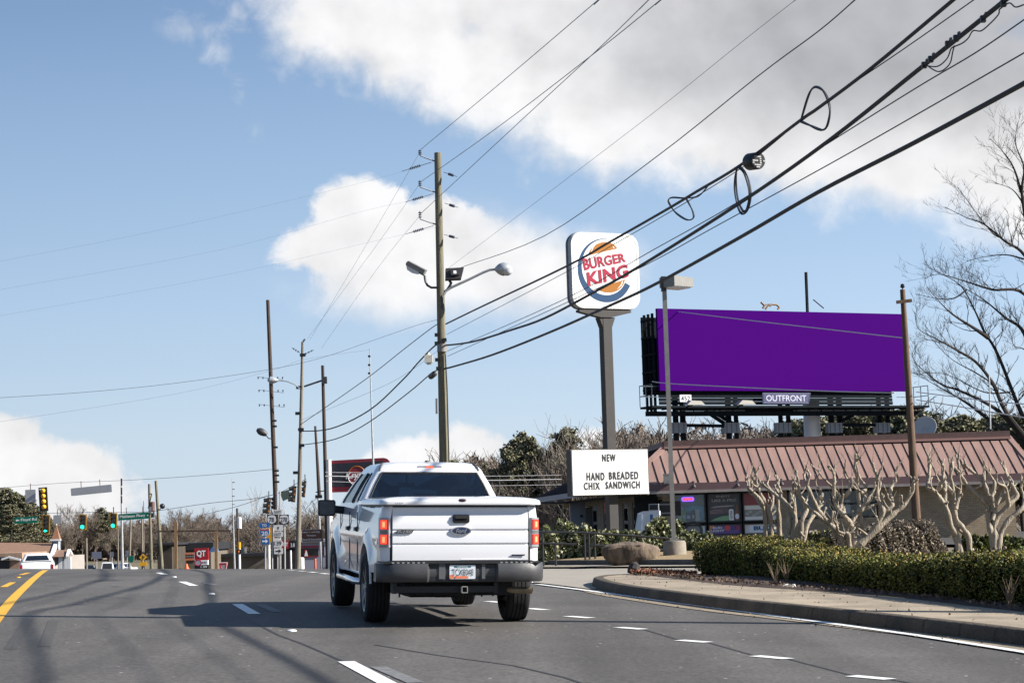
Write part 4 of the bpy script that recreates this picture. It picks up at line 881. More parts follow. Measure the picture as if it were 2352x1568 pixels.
    b = MB(); b.prism(rect(-w, -h, w, h), fb, -.03, .02); b.prism(rect(-w, -h, -w+.09, h), fb, .02, .05); b.prism(rect(-w+.09, -h, w, -h+.07), fb, .02, .05); b.build('letter_panel', SWHITE, rb)
    for j in range(5): b = MB(); y = h-.05-(j+.6)*2*h/5.6; b.prism(rect(-w+.1, y-.008, w-.03, y+.008), fb, .02, .026); b.build('letter_track', M('track_cream', (.7, .69, .64), .5), rb)
    sx = 2*w/775
    for s, x0, x1, y0, y1 in (('NEW', 656, 795, 298, 366), ('HAND', 493, 675, 465, 535), ('BREADED', 720, 1022, 461, 531), ('CHIX', 462, 625, 552, 620), ('SANDWICH', 682, 1034, 548, 616)):
        text('letter_word', s, fb, ((x0+x1)/2-737)*sx, (464-(y0+y1)/2)*sx*.985, (x1-x0)*sx, (y1-y0)*sx, TXTK, rb, .03, .032, sp=1.25)
restaurant_sign()
# ================================================================ parking lot lamp post
YL = 54.0
def lamp_post():
    g = P(1550, 1275, YL); g = Vector((g.x, g.y, gz(g.x, g.y)))
    t = thing('lamp_post', 'square grey parking lot lamp post on a round concrete footing', 'lamp post', g); u = YL/FD
    b = MB(); top = P(*z6(1437, 712), YL); b.box((g+Z*((top.z-g.z)/2)+Vector(((top.x-g.x)/2, (top.y-g.y)/2, 0))), (.118, .118, top.z-g.z)); b.build('post', GREYP, t)
    c = P(*z6(1610, 745), YL); fr = frz(c, math.radians(38)); b = MB(); w = .36; b.prism([(-w, -.13), (w, -.13), (w, .13), (-w*1.0, .16)], fr, -.36, .26); hd = b.build('lamp_head', GREYP, t)
    b = MB(); b.prism([(-w*.8, -.165), (w*.8, -.165), (w*.86, -.13), (-w*.86, -.13)], fr, -.3, .2); b.build('lens', M('lamp_lens', (.75, .76, .78), .2, coat=.5), hd)
    b = MB(); b.bar(P(*z6(1440, 745), YL), P(*z6(1500, 748), YL), .08, .10); b.box(P(*z6(1437, 760), YL), (.14, .14, .42)); b.build('arm', DBRN, t)
    f = P(*z7(1400, 1185), YL); h0 = P(*z7(1400, 1160), YL).z; z0 = P(*z7(1400, 1330), YL).z-.15
    b = MB(); b.lathe((g.x, g.y, z0), Z, [(0, .33), (h0-z0-.06, .32), (h0-z0, .28), (h0-z0+.01, 0)], 28); b.build('footing', CONC, t, True, True, 40)
    b = MB(); b.box((g.x, g.y, h0+.04), (.26, .26, .08)); b.build('base_cover', GREYP, t)
lamp_post()
# ================================================================ billboard
YB = 92.0
def billboard():
    TL, TR = P(1509, 708, YB), P(2078, 717.5, YB*1.066)
    TL = P(1509, 708, YB); d = Vector((TR.x-TL.x, TR.y-TL.y, 0)); L = d.length; fr = Fr(TL, d); u = FD/YB
    g = Vector((TL.x, TL.y, gz(TL.x, TL.y))); t = thing('billboard', 'large blank purple billboard on dark steel framing with catwalk, above the store roof', 'billboard', g)
    H = (898.5-708)/u
    b = MB(); b.prism(rect(0, -H, L, 0), fr, -.16, 0); b.build('purple_panel', M('billboard_purple', (.066, .0006, .185), .9, spec=.04), t)
    DS = M('billboard_dark_steel', (.010, .015, .020), .85, var=.3, scale=3, spec=.12)
    b = MB(); b.prism(rect(-.10, -H-.1, L-.1, -.28), fr, -1.5, -1.36); b.build('rear_panel', DS, t)
    for k in range(5): b = MB(); y = -.5-k*(H-.6)/4; b.bar(fr.at(-.12, y, -1.4), fr.at(-.12, y, -.17), .1); b.build('end_brace', DS, t)
    for nn in (-1.2, -.8, -.4):
        b = MB(); b.bar(fr.at(-.06, -H-1.1, nn), fr.at(-.06, -.2, nn), .13); b.build('end_upright', DS, t)
    for k in range(4): b = MB(); y = -H-.0-k*.17; b.prism(rect(.05, y-.15, L-.9, y), fr, -.30+.02*k, -.2+.02*k); b.build('apron_slat', DS, t)
    wy = -H-.78
    b = MB(); b.prism(rect(-1.0, wy-.1, L+.5, wy), fr, -.2, 1.0); b.build('catwalk', DS, t)
    b = MB(); b.bar(fr.at(-1, wy-.35, .4), fr.at(L+.4, wy-.35, .4), .22); b.build('catwalk_beam', DS, t)
    for k in range(22): b = MB(); x = -.6+k*(L+.8)/21; b.bar(fr.at(x, wy-.12, -.1), fr.at(x, wy-.12, .95), .06); b.bar(fr.at(x, wy-.35, .4), fr.at(x, wy-.1, .4), .05); b.build('catwalk_rib', DS, t)
    for x0, x1, end in ((-1.0, 1.2, -1.0), (L+.45, L-.6, L+.45)):
        b = MB()
        for y in (.5, 1.0): b.bar(fr.at(x0, wy+y, -.2), fr.at(x0, wy+y, 1.0), .035); b.bar(fr.at(x0, wy+y, -.2), fr.at(x1, wy+y, -.6 if 0 else -.2), .035)
        for n_ in (-.2, .4, 1.0): b.bar(fr.at(x0, wy, n_), fr.at(x0, wy+1.0, n_), .035)
        b.build('guard_rail', M('rail_grey_blue', (.10, .13, .16), .5), t)
    # legs
    def zb(x, y): return (.98*(1460+x/3.267), .98*(620+y/3.267))
    for zx in (400, 455, 805, 862, 1203, 1262, 1590, 1655, 1958, 2022):
        p = plane_hit(*zb(zx, 1100), fr.at(0, 0, -.6), fr.at(L, 0, -.6)); b = MB(); b.bar(p+Z*.8, Vector((p.x, p.y, gz(p.x, p.y)-.1)), .20 if zx % 5 else .26, .26, (0, 1, 0)); b.build('leg', DS, t)
    p = plane_hit(*zb(1443, 1130), fr.at(0, 0, -1.4), fr.at(L, 0, -1.4)); b = MB(); b.tube([Vector((p.x, p.y, gz(p.x, p.y))), p+Z*.6], .42, 16); b.build('centre_column', M('column_white', (.62, .63, .64), .5), t, True, True)
    for a, c in (((405, 1228), (870, 1236)), ((1600, 1225), (2030, 1228)), ((630, 1118), (790, 1225)), ((665, 1108), (850, 1222)), ((1665, 1205), (1790, 1130)), ((400, 1108), (2030, 1112))):
        b = MB(); A_, B_ = [plane_hit(*zb(*q), fr.at(0, 0, -.45), fr.at(L, 0, -.45)) for q in (a, c)]; b.bar(A_, B_, .15); b.build('brace', DS, t)
    for zx in (432, 838, 1235, 1628, 1995):
        p = plane_hit(*zb(zx, 1246), fr.at(0, 0, -.3), fr.at(L, 0, -.3)); b = MB(); ff = Fr(p, fr.r); b.prism(rect(-.42, -.26, .42, .24), ff, -.3, .0)
        for k in (-1, 0, 1): b.prism(rect(k*.28-.03, -.24, k*.28+.03, .22), ff, 0, .05)
        b.build('footing_clamp', M('clamp_pale', (.30, .33, .37), .5), t)
    # plates
    def onp(zx, zy, n): return plane_hit(*zb(zx, zy), fr.at(0, 0, n), fr.at(L, 0, n))
    A_, B_ = onp(436, 1022, .1), onp(524, 1024, .1); f2 = Fr((A_+B_)/2, fr.r); w = (B_-A_).length/2
    b = MB(); b.prism(rect(-w, -.17, w, .17), f2, -.03, 0); pl = b.build('number_plate', SWHITE, t); text('number', '452', f2, 0, 0, 1.5*w, .24, TXTK, pl, .012, .0, sp=1.1)
    A_, B_ = onp(1070, 1022, .1), onp(1440, 1022, .1); f2 = Fr((A_+B_)/2, fr.r); w = (B_-A_).length/2
    b = MB(); b.prism([(-w, -.27), (w*.90, -.27), (w, .27), (-w, .27)], f2, -.05, 0); pl = b.build('owner_plate', M('plate_indigo', (.055, .06, .17), .5), t)
    b = MB(); q = [(-w*.97, -.23), (w*.88, -.23), (w*.96, .23), (-w*.97, .23), (-w*.97, -.23)]; b.tube([f2.at(x, y, .0) for x, y in q], .012, 4); b.build('plate_border', M('plate_line', (.32, .33, .42), .5), pl)
    text('owner_name', 'OUTFRONT', f2, -.03*w, 0, 1.66*w, .30, M('plate_letter', (.5, .5, .6), .5), pl, .004, .01)
    for zx, zy in ((545, 1058), (935, 1055)):
        p = onp(zx, zy, 1.5); f2 = Fr(p, fr.r); b = MB(); b.prism([(-.48, -.10), (.48, -.10), (.28, .08), (-.25, .10)], f2, -.2, .2); b.build('billboard_light', M('light_shade', (.55, .52, .46), .5), t); 
        b = MB(); b.bar(f2.at(0, -.1, -.2), fr.at((p-fr.o).dot(fr.r), wy, .9), .05); b.build('light_arm', DS, t)
    # things standing above the top edge
    p = plane_hit(1854, 712, fr.at(0, 0, -1.2), fr.at(L, 0, -1.2)); q = plane_hit(1851, 625, fr.at(0, 0, -1.2), fr.at(L, 0, -1.2)); b = MB(); b.bar(p-Z*1, q, .11); b.build('hoist_post', DS, t)
    p = plane_hit(1892, 708, fr.at(0, 0, -1), fr.at(L, 0, -1)); q = plane_hit(1868, 688, fr.at(0, 0, -1), fr.at(L, 0, -1)); b = MB(); b.bar(p, q, .04); b.build('hoist_arm', DS, t)
    for pts, m in (([(1752, 708), (1757, 700), (1767, 698), (1758, 710)], 'pole'), ([(1768, 703), (1773, 699), (1784, 700), (1790, 706), (1786, 710)], 'b'), ([(1748, 694), (1756, 702)], 'c')):
        b = MB(); b.tube([plane_hit(*p, fr.at(0, 0, -.7), fr.at(L, 0, -.7)) for p in pts], .05, 6); b.build('torn_vinyl', M('vinyl_tan', (.35, .2, .1), .7), t)
billboard()
# ================================================================ the store
def brickmat(name, c1, c2, mo):
    m = M(name, c1, .9); nt = m.node_tree; N = nt.nodes; L = nt.links; b = N['Principled BSDF']; tc = N.new('ShaderNodeTexCoord'); sp = N.new('ShaderNodeSeparateXYZ'); cb = N.new('ShaderNodeCombineXYZ')
    L.new(tc.outputs['Object'], sp.inputs[0]); ad = N.new('ShaderNodeMath'); ad.operation = 'ADD'; L.new(sp.outputs[0], ad.inputs[0]); L.new(sp.outputs[1], ad.inputs[1]); L.new(ad.outputs[0], cb.inputs[0]); L.new(sp.outputs[2], cb.inputs[1])
    br = N.new('ShaderNodeTexBrick'); br.inputs['Scale'].default_value = 1; br.inputs['Brick Width'].default_value = .21; br.inputs['Row Height'].default_value = .075; br.inputs['Mortar Size'].default_value = .009
    br.inputs['Color1'].default_value = (*c1, 1); br.inputs['Color2'].default_value = (*c2, 1); br.inputs['Mortar'].default_value = (*mo, 1); L.new(cb.outputs[0], br.inputs['Vector'])
    nz = N.new('ShaderNodeTexNoise'); nz.inputs['Scale'].default_value = 1.5; L.new(tc.outputs['Object'], nz.inputs['Vector']); mr = N.new('ShaderNodeMapRange'); mr.inputs[3].default_value = .7; mr.inputs[4].default_value = 1.25; L.new(nz.outputs[0], mr.inputs[0])
    sc = N.new('ShaderNodeVectorMath'); sc.operation = 'SCALE'; L.new(br.outputs[0], sc.inputs[0]); L.new(mr.outputs[0], sc.inputs[3]); L.new(sc.outputs[0], b.inputs['Base Color']); return m
BRICK = brickmat('buff_brick', (.30, .225, .14), (.40, .31, .205), (.20, .16, .12)); ROOFM = M('dusty_rose_metal', (.42, .265, .222), .65, var=.15, scale=1.6, stretch=(1.5, .5, .25), spec=.25); FASC = M('mauve_fascia', (.17, .095, .10), .6, var=.1, scale=3); SEAM = M('seam_and_shadow', (.012, .008, .010), .8, spec=.1)  # seam black also holds the thin shadow line along each rib
YST = 80.0
def store():
    g = P(1700, 1230, YST); g = Vector((g.x, g.y, gz(g.x, g.y)))
    t = thing('store_building', 'low brick convenience store with dusty rose metal mansard roof and poster covered windows', 'store', g); g0 = g.z
    yf = YST                                     # plane of the front wall; eave hangs 0.9 m before it
    E0, E1 = P(1433, 1097, yf-.9), P(2420, 1094-8, yf-.9); T0, T1 = P(1527, 1018, yf+.8), P(2316, 1004, yf+.8)
    ze = (P(1600, 1108, yf-.9).z); zt = P(1900, 1015, yf+.8).z; E0.z = E1.z = ze; T0.z = T1.z = zt; E1.x = P(2385, 1088, yf-.9).x
    b = MB(); b.face([E0, E1, T1, T0]); b.face([T0, T1, T1+Vector((0, 0, .0))+Vector((-.0, .05, 0)), T0+Vector((0, .05, 0))])
    BL = Vector((T0.x-1.9, yf+26, zt)); EL = Vector((E0.x-3.4, yf+30, ze)); RB = Vector((T1.x, yf+26, zt)); RE = Vector((E1.x, yf+28, ze))
    b.face([T1, E1, RE, RB]); 
    rf = b.build('roof_front', ROOFM, t)
    b = MB(); b.face([EL, E0, T0, BL]); b.build('roof_side', M('side_roof_shaded', (.030, .019, .026), .95, var=.15, scale=2, spec=.03), t)  # shade on the side slope is put into this dark colour
    b = MB(); b.face([T0+Z*.05, T1+Z*.05, RB+Z*.05, BL+Z*.05]); b.build('flat_roof', M('roof_gravel', (.2, .18, .17), .9), t)
    b = MB(); b.box(((T0.x+T1.x)/2, yf+.78, zt+.12), (T1.x-T0.x+.1, .16, .26)); b.bar(T0+Vector((-.03, .0, .10)), BL+Z*.10, .14, .22); cp = b.build('parapet_cap', M('cap_brown', (.155, .085, .075), .6, var=.2, scale=5), t)
    b = MB(); b.bar(T0+Vector((-.05, -.09, -.04)), T1+Vector((.05, -.09, -.04)), .2, .10); b.build('ridge_trim', M('trim_rose', (.47, .26, .215), .5), t)
    b = MB(); b.bar(T0+Vector((0, -.13, -.12)), T1+Vector((0, -.13, -.12)), .06, .05); b.build('ridge_shadow_joint', SEAM, t)
    n = 41; dx = (E1.x-E0.x)/n
    nrm = (E1-E0).cross(T0-E0).normalized()
    if nrm.y > 0: nrm = -nrm
    for k in range(n+1):
        x = T0.x+.12+(k-4)*dx*.985
        tx, tz, ty = x, zt-.14, T0.y-.13
        ex = x+.62; f = 0.0
        if x < T0.x: f = (T0.x-x)/(T0.x-E0.x+.62); 
        if x > T1.x: continue
        a = Vector((x, ty, tz)); c = Vector((ex-.35, E0.y, ze))
        if f > .95: continue
        if x < T0.x:
            a = a.lerp(c, min(.95, f*1.02+.06)); 
        if c.x > E1.x-.05: continue
        b = MB(); b.bar(a+nrm*.02, c+nrm*.016, .024, .034, nrm); b.build('standing_seam', SEAM, t)
    for a, c in ((T0, E0), (T1, E1)): b = MB(); b.bar(a+nrm*.02, c+nrm*.02, .22, .05, nrm); b.build('hip_cap', ROOFM, t)
    # fascia and soffit
    zf = P(1700, 1122, yf-.9).z
    b = MB(); b.box(((E0.x+E1.x)/2, yf-.93, (ze+zf)/2-.02), (E1.x-E0.x, .06, ze-zf+.02)); b.build('fascia', FASC, t); b = MB(); b.bar(EL-Z*.12, E0-Z*.12, .06, .26); b.build('side_gutter', M('gutter_pale_grey', (.42, .42, .45), .6), t)
    b = MB(); b.box(((E0.x+E1.x)/2, yf-.955, zf-.05), (E1.x-E0.x+.04, .10, .11)); b.build('gutter_board', M('gutter_cream', (.36, .31, .28), .6, var=.15, scale=3), t)
    b = MB(); zs = zf-.09; b.face([(E0.x, yf-.9, zs), (E1.x, yf-.9, zs), (E1.x, yf+.3, zs), (E0.x, yf+.3, zs)]); b.face([(E0.x, yf-.9, zs), (E0.x+2, yf+.1, zs), (EL.x+2, EL.y, zs), (EL.x, EL.y, zs)]); b.build('soffit', M('soffit_grey', (.40, .36, .33), .8), t)
    # front wall pieces between the windows
    X = lambda u, v=1180: P(u, v, yf).x
    zw = zs; cx = lambda zx: .98*(1540+zx/6.19)      # zoom of the shop windows
    cy = lambda zy: .98*(1110+zy/6.19)
    xw0, x1, x2, x3, x4, xr = X(1523), X(cx(230)), X(cx(1225)), X(cx(1770)), X(cx(1900)), X(2333)
    zsill = g0+.12
    b = MB()
    def wall(xa, xb, za, zb): b.box(((xa+xb)/2, yf+.15, (za+zb)/2), (xb-xa, .30, zb-za))
    wl = X(cx(1895)); wr = X(2018)
    wall(xw0, x1, g0-.6, zw); wall(x3, wl, g0-.6, zw); wall(x1, x3, g0-.6, zsill); zb_ = P(1960, 1189, yf).z
    wall(wl, wr, g0-.6, zb_); wall(wr, xr, g0-.6, zw)
    b.build('front_wall', BRICK, t)
    b = MB(); b.box((xr-.15, yf+10, (zw+g0-.6)/2), (.29, 19.6, zw-g0+.6)); b.build('end_wall', BRICK, t)
    FRM = M('window_frame_dark', (.014, .013, .016), .5); SG = glass('shop_glass', (.9, .95, .97), .85)
    b = MB(); b.box(((x1+x3)/2, yf+1.2, (zw+zsill)/2), (x3-x1+3, .05, zw-zsill)); b.build('shop_interior', M('interior_dark', (.035, .04, .045), .9, var=.5, scale=1.2), t)
    zm = P(1660, cy(715), yf).z; edges = [x1, X(cx(725)), X(cx(1238)), x3]
    def pan(name, mat, xa, xb, za, zb, y, par): bb = MB(); bb.box(((xa+xb)/2, y, (za+zb)/2), (xb-xa, .02, zb-za)); return bb.build(name, mat, par)
    cols = [(.10, .16, .17), (.02, .021, .026), (.19, .15, .14)]
    for j in range(3):
        for lower in (0, 1):
            za, zb = (zm+.03, zw-.04) if not lower else (zsill, zm-.03)
            w = MB(); xa, xb = edges[j]+.03, edges[j+1]-.03
            for q in ((xa, xb, za, za+.05), (xa, xb, zb-.05, zb), (xa, xa+.05, za+.05, zb-.05), (xb-.05, xb, za+.05, zb-.05)): w.box(((q[0]+q[1])/2, yf+.06, (q[2]+q[3])/2), (q[1]-q[0], .1, q[3]-q[2]))
            wf = w.build('window', FRM, t); xa += .05; xb -= .05; za += .05; zb -= .05; H = zb-za; Wd = xb-xa
            fr = Fr(((xa+xb)/2, yf+.095, (za+zb)/2), (1, 0, 0))
            def pp(name, pts, mat, n0, n1): m = MB(); m.prism(pts, fr, n0, n1); return m.build(name, mat, wf)
            C = lambda nm, c: M(nm, tuple(min(.8, q*1.75) for q in c) if c else (0, 0, 0), .45, coat=.2)  # poster colours lifted to offset the shade under the eave
            if not lower and j == 0:
                pp('poster', rect(-Wd/2, -H/2, Wd/2, H/2), C('pane_reflection_green', (.20, .27, .25)), -.09, -.07); pp('pane', rect(-Wd/2, -H/2, Wd/2, H/2), SG, -.01, .0)  # the full-size grey-green fill is a painted reflection in the glass, not print
                pp('poster_sky', rect(-.02*Wd, -H*.46, Wd*.48, H*.12), C('poster_blue', (.05, .22, .36)), -.06, -.05)
                pp('poster_tent', [(-.15*Wd, .02*H), (.1*Wd, .12*H), (.46*Wd, .06*H), (.46*Wd, -.3*H), (.40*Wd, -.3*H), (.38*Wd, -.08*H), (-.15*Wd, -.1*H)], C('poster_pale_blue', (.10, .32, .45)), -.05, -.03)
                pp('jug', [(-.46*Wd, -.3*H), (-.2*Wd, -.3*H), (-.2*Wd, .06*H), (-.3*Wd, .14*H), (-.38*Wd, .14*H), (-.46*Wd, .06*H)], C('jug_grey', (.38, .40, .44)), -.05, -.02)
                for x0, x1_, y1, c in ((-.42, -.26, -.05, 'poster_lime'), (-.25, -.13, -.06, 'poster_green'), (-.13, .04, -.17, 'poster_cobalt'), (.05, .18, -.06, 'poster_brown'), (.19, .34, -.04, 'poster_white')):
                    pp('drink_can', rect(x0*Wd, -.46*H, x1_*Wd, y1*H), C(c, {'poster_lime': (.34, .42, .08), 'poster_green': (.22, .38, .12), 'poster_cobalt': (.02, .07, .28), 'poster_brown': (.10, .06, .06), 'poster_white': (.45, .46, .5)}[c]), -.03, -.015)
                    pp('can_label', rect((x0+.03)*Wd, -.36*H, (x1_-.03)*Wd, -.24*H), C('can_label_pale', (.5, .5, .5)), -.015, -.012)
                ne = pp('open_sign', rrect(-.26*Wd, .27*H, .16*Wd, .43*H, .08), M('neon_purple', (.15, .06, .6), .5, emit=(.22, .10, 1), es=1.0), .0, .02)
                pp('open_ground', rrect(-.22*Wd, .295*H, .12*Wd, .405*H, .05), M('neon_ground', (.25, .05, .18), .5, emit=(.5, .08, .25), es=.35), .02, .024)
                text('open_letters', 'OPEN', fr, -.05*Wd, .35*H, .30*Wd, .075*H, M('neon_red', (.8, .05, .08), .5, emit=(1, .1, .12), es=.9), wf, .026, .02)
            elif not lower and j == 1:
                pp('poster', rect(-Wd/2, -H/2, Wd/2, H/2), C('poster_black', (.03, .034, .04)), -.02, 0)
                for s, y, w_ in (('ENJOY', .41, .46), ('LIKE A PRO', .27, .78)): text('poster_words', s, fr, .0 if s[0] == 'L' else -.02, y*H, w_*Wd, .10*H, M('poster_letter', (.5, .5, .48), .5), wf, .002, .03)
                pp('poster_stadium', [(-.46*Wd, -.0*H), (-.3*Wd, .06*H), (.1*Wd, .08*H), (.35*Wd, .07*H), (.2*Wd, .03*H), (-.1*Wd, .02*H)], C('stadium_pink', (.30, .25, .26)), 0, .003)
                pp('poster_stand', [(-.48*Wd, -.25*H), (.12*Wd, -.2*H), (.12*Wd, -.02*H), (-.3*Wd, -.0*H), (-.48*Wd, -.12*H)], C('stand_mauve', (.085, .05, .06)), 0, .002)
                for yy in (-.08, -.13, -.18): pp('poster_stripe', [(-.46*Wd, (yy-.03)*H), (-.05*Wd, yy*H), (-.05*Wd, (yy+.012)*H), (-.46*Wd, (yy-.012)*H)], C('stripe_grey', (.25, .2, .22)), .002, .004)
                pp('poster_turf', [(-.48*Wd, -.48*H), (.12*Wd, -.48*H), (.14*Wd, -.30*H), (-.05*Wd, -.31*H), (-.25*Wd, -.37*H)], C('turf_green', (.16, .32, .16)), .002, .005)
                pp('poster_can', [(.14*Wd, -.47*H), (.29*Wd, -.47*H), (.29*Wd, -.10*H), (.26*Wd, -.06*H), (.17*Wd, -.06*H), (.14*Wd, -.10*H)], C('can_white', (.5, .5, .48)), .004, .010)
                text('can_script', 'ULTRA', fr, .215*Wd, -.27*H, .30*H, .07*Wd, M('badge_blue'), wf, .016, .02, 0, math.pi/2)
                pp('poster_bottle', [(.33*Wd, -.45*H), (.47*Wd, -.45*H), (.47*Wd, -.18*H), (.42*Wd, -.02*H), (.42*Wd, .1*H), (.37*Wd, .1*H), (.37*Wd, -.02*H), (.33*Wd, -.18*H)], C('bottle_amber', (.13, .05, .025)), .004, .010)
                pp('bottle_label', circ(.40*Wd, -.33*H, .065*Wd, .10*H, 16), C('label_pale', (.42, .43, .46)), .010, .013)
            elif not lower:
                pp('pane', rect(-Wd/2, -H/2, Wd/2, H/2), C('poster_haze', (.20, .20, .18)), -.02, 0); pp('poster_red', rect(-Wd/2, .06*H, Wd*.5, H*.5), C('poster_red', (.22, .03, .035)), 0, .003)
                pp('poster_band', rect(-Wd*.48, -.1*H, Wd*.48, .05*H), C('band_white', (.42, .42, .40)), .003, .006)
                for q in range(9): pp('poster_flower', circ(-.4*Wd+.1*Wd*q, (-.25+.08*math.sin(q*2.1))*H, .06*Wd, .05*H, 8), C('flower_grey', (.33, .34, .30)), .003+.0004*q, .006+.0004*q)
                pp('poster_foot', rect(-Wd*.48, -.48*H, Wd*.48, -.36*H), C('band_white', 0), .003, .0055)
            elif j == 0:
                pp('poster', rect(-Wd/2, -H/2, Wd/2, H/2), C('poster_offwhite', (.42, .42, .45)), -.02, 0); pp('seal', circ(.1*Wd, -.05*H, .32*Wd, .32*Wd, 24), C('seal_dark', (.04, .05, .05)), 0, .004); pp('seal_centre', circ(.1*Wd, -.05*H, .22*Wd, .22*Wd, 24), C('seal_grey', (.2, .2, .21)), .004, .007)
            elif j == 1:
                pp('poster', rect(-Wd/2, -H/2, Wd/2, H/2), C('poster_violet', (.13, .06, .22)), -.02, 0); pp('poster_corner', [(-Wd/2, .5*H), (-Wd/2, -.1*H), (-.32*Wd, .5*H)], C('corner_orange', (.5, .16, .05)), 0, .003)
                for q, c in ((.08, (.4, .03, .04)), (.26, (.06, .03, .16)), (.42, (.22, .02, .10))): pp('poster_fruit', circ(q*Wd, .18*H, .09*Wd, .09*Wd, 16), C('fruit%d' % int(q*100), c), 0, .004)
                for s, y, w_ in (('BUD', .22, .30), ('LIGHT', -.12, .44)): text('poster_words', s, fr, -.24*Wd, y*H, w_*Wd, .27*H, M('letter_white', (.62, .62, .62), .5), wf, .004, .05)
            else:
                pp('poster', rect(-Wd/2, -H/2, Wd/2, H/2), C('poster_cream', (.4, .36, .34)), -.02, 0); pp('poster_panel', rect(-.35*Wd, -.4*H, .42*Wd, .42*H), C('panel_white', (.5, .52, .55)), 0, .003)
                text('poster_words', 'BUD', fr, .05*Wd, .05*H, .55*Wd, .5*H, M('letter_blue', (.02, .14, .36), .5), wf, .004, .05)
    # plain window right of the posters
    w = MB(); za, zb = zb_, zw-.03
    for q in ((wl, wr, za, za+.08), (wl, wr, zb-.08, zb), (wl, wl+.08, za, zb), (wr-.08, wr, za, zb), ((wl+wr)/2-.05, (wl+wr)/2+.05, za, zb), ((wl+wr)/2, wr, (za+zb)/2-.04, (za+zb)/2+.04)): w.box(((q[0]+q[1])/2, yf+.1, (q[2]+q[3])/2), (q[1]-q[0], .12, q[3]-q[2]))
    wf = w.build('window', FRM, t); pan('pane', SG, wl, wr, za, zb, yf+.13, wf); pan('blind', M('blind_pale', (.30, .36, .38), .8, var=.3, scale=2), wl, (wl+wr)/2, za, zb, yf+.4, wf); pan('backing', M('interior_dark'), wl, wr, za, zb, yf+.9, wf)
    pan('notice', SWHITE, (wl+wr)/2+.35, (wl+wr)/2+.75, za+.2, za+.75, yf+.17, wf)
    # dark menu notice on the pillar
    A_ = P(*z7(1262, 760), yf); B_ = P(*z7(1352, 905), yf); bb = MB(); bb.box(((A_.x+B_.x)/2+.2, yf-.03, (A_.z+B_.z)/2), (B_.x-A_.x+.5, .05, A_.z-B_.z)); nb = bb.build('notice_board', FRM, t)
    fr = Fr(((A_.x+B_.x)/2+.05, yf-.06, (A_.z+B_.z)/2), (1, 0, 0))
    for k in range(4): bb = MB(); bb.prism(rect(-.4, .5-.36*k, .34, .56-.36*k+.1*(k == 0)), fr, 0, .006); bb.build('notice_line', M('line_grey', (.4, .4, .4), .6), nb)
    # side entrance: doors and pillars under the left eave, receding
    Ls = Vector((xw0, yf+.3, 0)); Le = Vector((EL.x+1.6, yf+27, 0)); dr = (Le-Ls); LL = dr.length; fs = Fr((Le.x, Le.y, g0-.6), -dr); Hs = zs-g0+.6
    def sx(u): h = plane_hit(u, 1180, Ls, Le); return (h-fs.o).dot(fs.r)
    b = MB(); b.prism(rect(0, 0, LL, .75), fs, -.25, 0); b.prism(rect(0, Hs-.25, LL, Hs), fs, -.25, 0)
    for u0, u1 in (((1372, 1386)), ((1399, 1409)), ((1422, 1430)), ((1444, 1452)), ((1468, 1474))): b.prism(rect(sx(u0), .75, sx(u1), Hs-.25), fs, -.25, 0)
    b.build('side_wall', BRICK, t)
    b = MB(); b.prism(rect(0, .75, LL, Hs-.25), fs, -.9, -.85); b.build('side_interior', M('interior_dark'), t)
    for u0, u1, glassy in ((1360, 1371, 0), (1387, 1398, 1), (1410, 1421, 1), (1431, 1443, 1), (1453, 1467, 1), (1475, 1515, 1)):
        xa, xb = sx(u0), sx(u1); dd = MB()
        for q in ((xa, .2, xa+.14, Hs-.25), (xb-.14, .2, xb, Hs-.25), (xa, Hs-.5, xb, Hs-.25), (xa, .2, xb, .6), (xa, 1.3, xb, 1.45)): dd.prism(rect(*q), fs, -.14, -.02)
        do = dd.build('door' if glassy else 'panel_door', FRM, t); m = MB(); m.prism(rect(xa, .2, xb, Hs-.3), fs, -.12, -.10); m.build('pane', SG, do)
    for u, v, c in ((1392, 1165, (.8, .03, .02)), (1405, 1162, (.1, .35, .25)), (1484, 1172, (.5, .55, .6)), (1489, 1192, (.05, .2, .1))):
        x = sx(u); y = plane_hit(u, v, Ls, Le).z-(g0-.6); m = MB(); m.prism(rect(x-.3, y-.28, x+.3, y+.28), fs, -.01, .02); m.build('door_sticker', M('sticker%d' % u, c, .5), t)
    # eave lights and wall lamp
    for zx, zy in ((530, 140), (1165, 125), (1805, 105)): p = P(cx(zx), cy(zy), yf-.9); bb = MB(); bb.lathe(p, -Z, [(-.1, .05), (0, .06), (.14, .11), (.16, 0)], 10); bb.build('eave_light', DBRN, t, True, True)
    p = P(.98*(1260+1322/4.355), .98*(1000+535/4.355), yf-1.0); bb = MB(); bb.box(p, (.28, .2, .36)); bb.box(p+Z*.2, (.30, .22, .05)); bb.build('wall_lamp', GREYP, t)
store()
# white ice chest, far cabinet, dish on the roof
p = P(*z7(1120, 1000), 77); p.z = gz(p.x, p.y); u = 77/FD*.98/4.355
t = thing('ice_chest', 'white slant front ice chest with blue stripe beside the store entrance', 'ice chest', p); fr = frz(Vector((p.x, p.y, P(*z7(1120, 1055), 77).z)), math.radians(-8))
b = MB(); h = 195*u; b.prism([(-130*u, -.8), (125*u, -.8), (125*u, h), (-40*u, h), (-95*u, h-20*u), (-130*u, 0)], fr, -.8, 0); b.build('chest', M('chest_white', (.55, .57, .60), .4, var=.06, scale=3), t)
b = MB(); b.prism([(20*u, h), (118*u, h), (118*u, h+72*u), (20*u, h+72*u)], fr, -.5, -.05); hd = b.build('chest_head', M('chest_head_grey', (.42, .43, .44), .4), t); b = MB(); b.prism(rect(28*u, h+8*u, 112*u, h+62*u), fr, -.05, -.04); b.build('dark_panel', M('interior_dark'), hd)
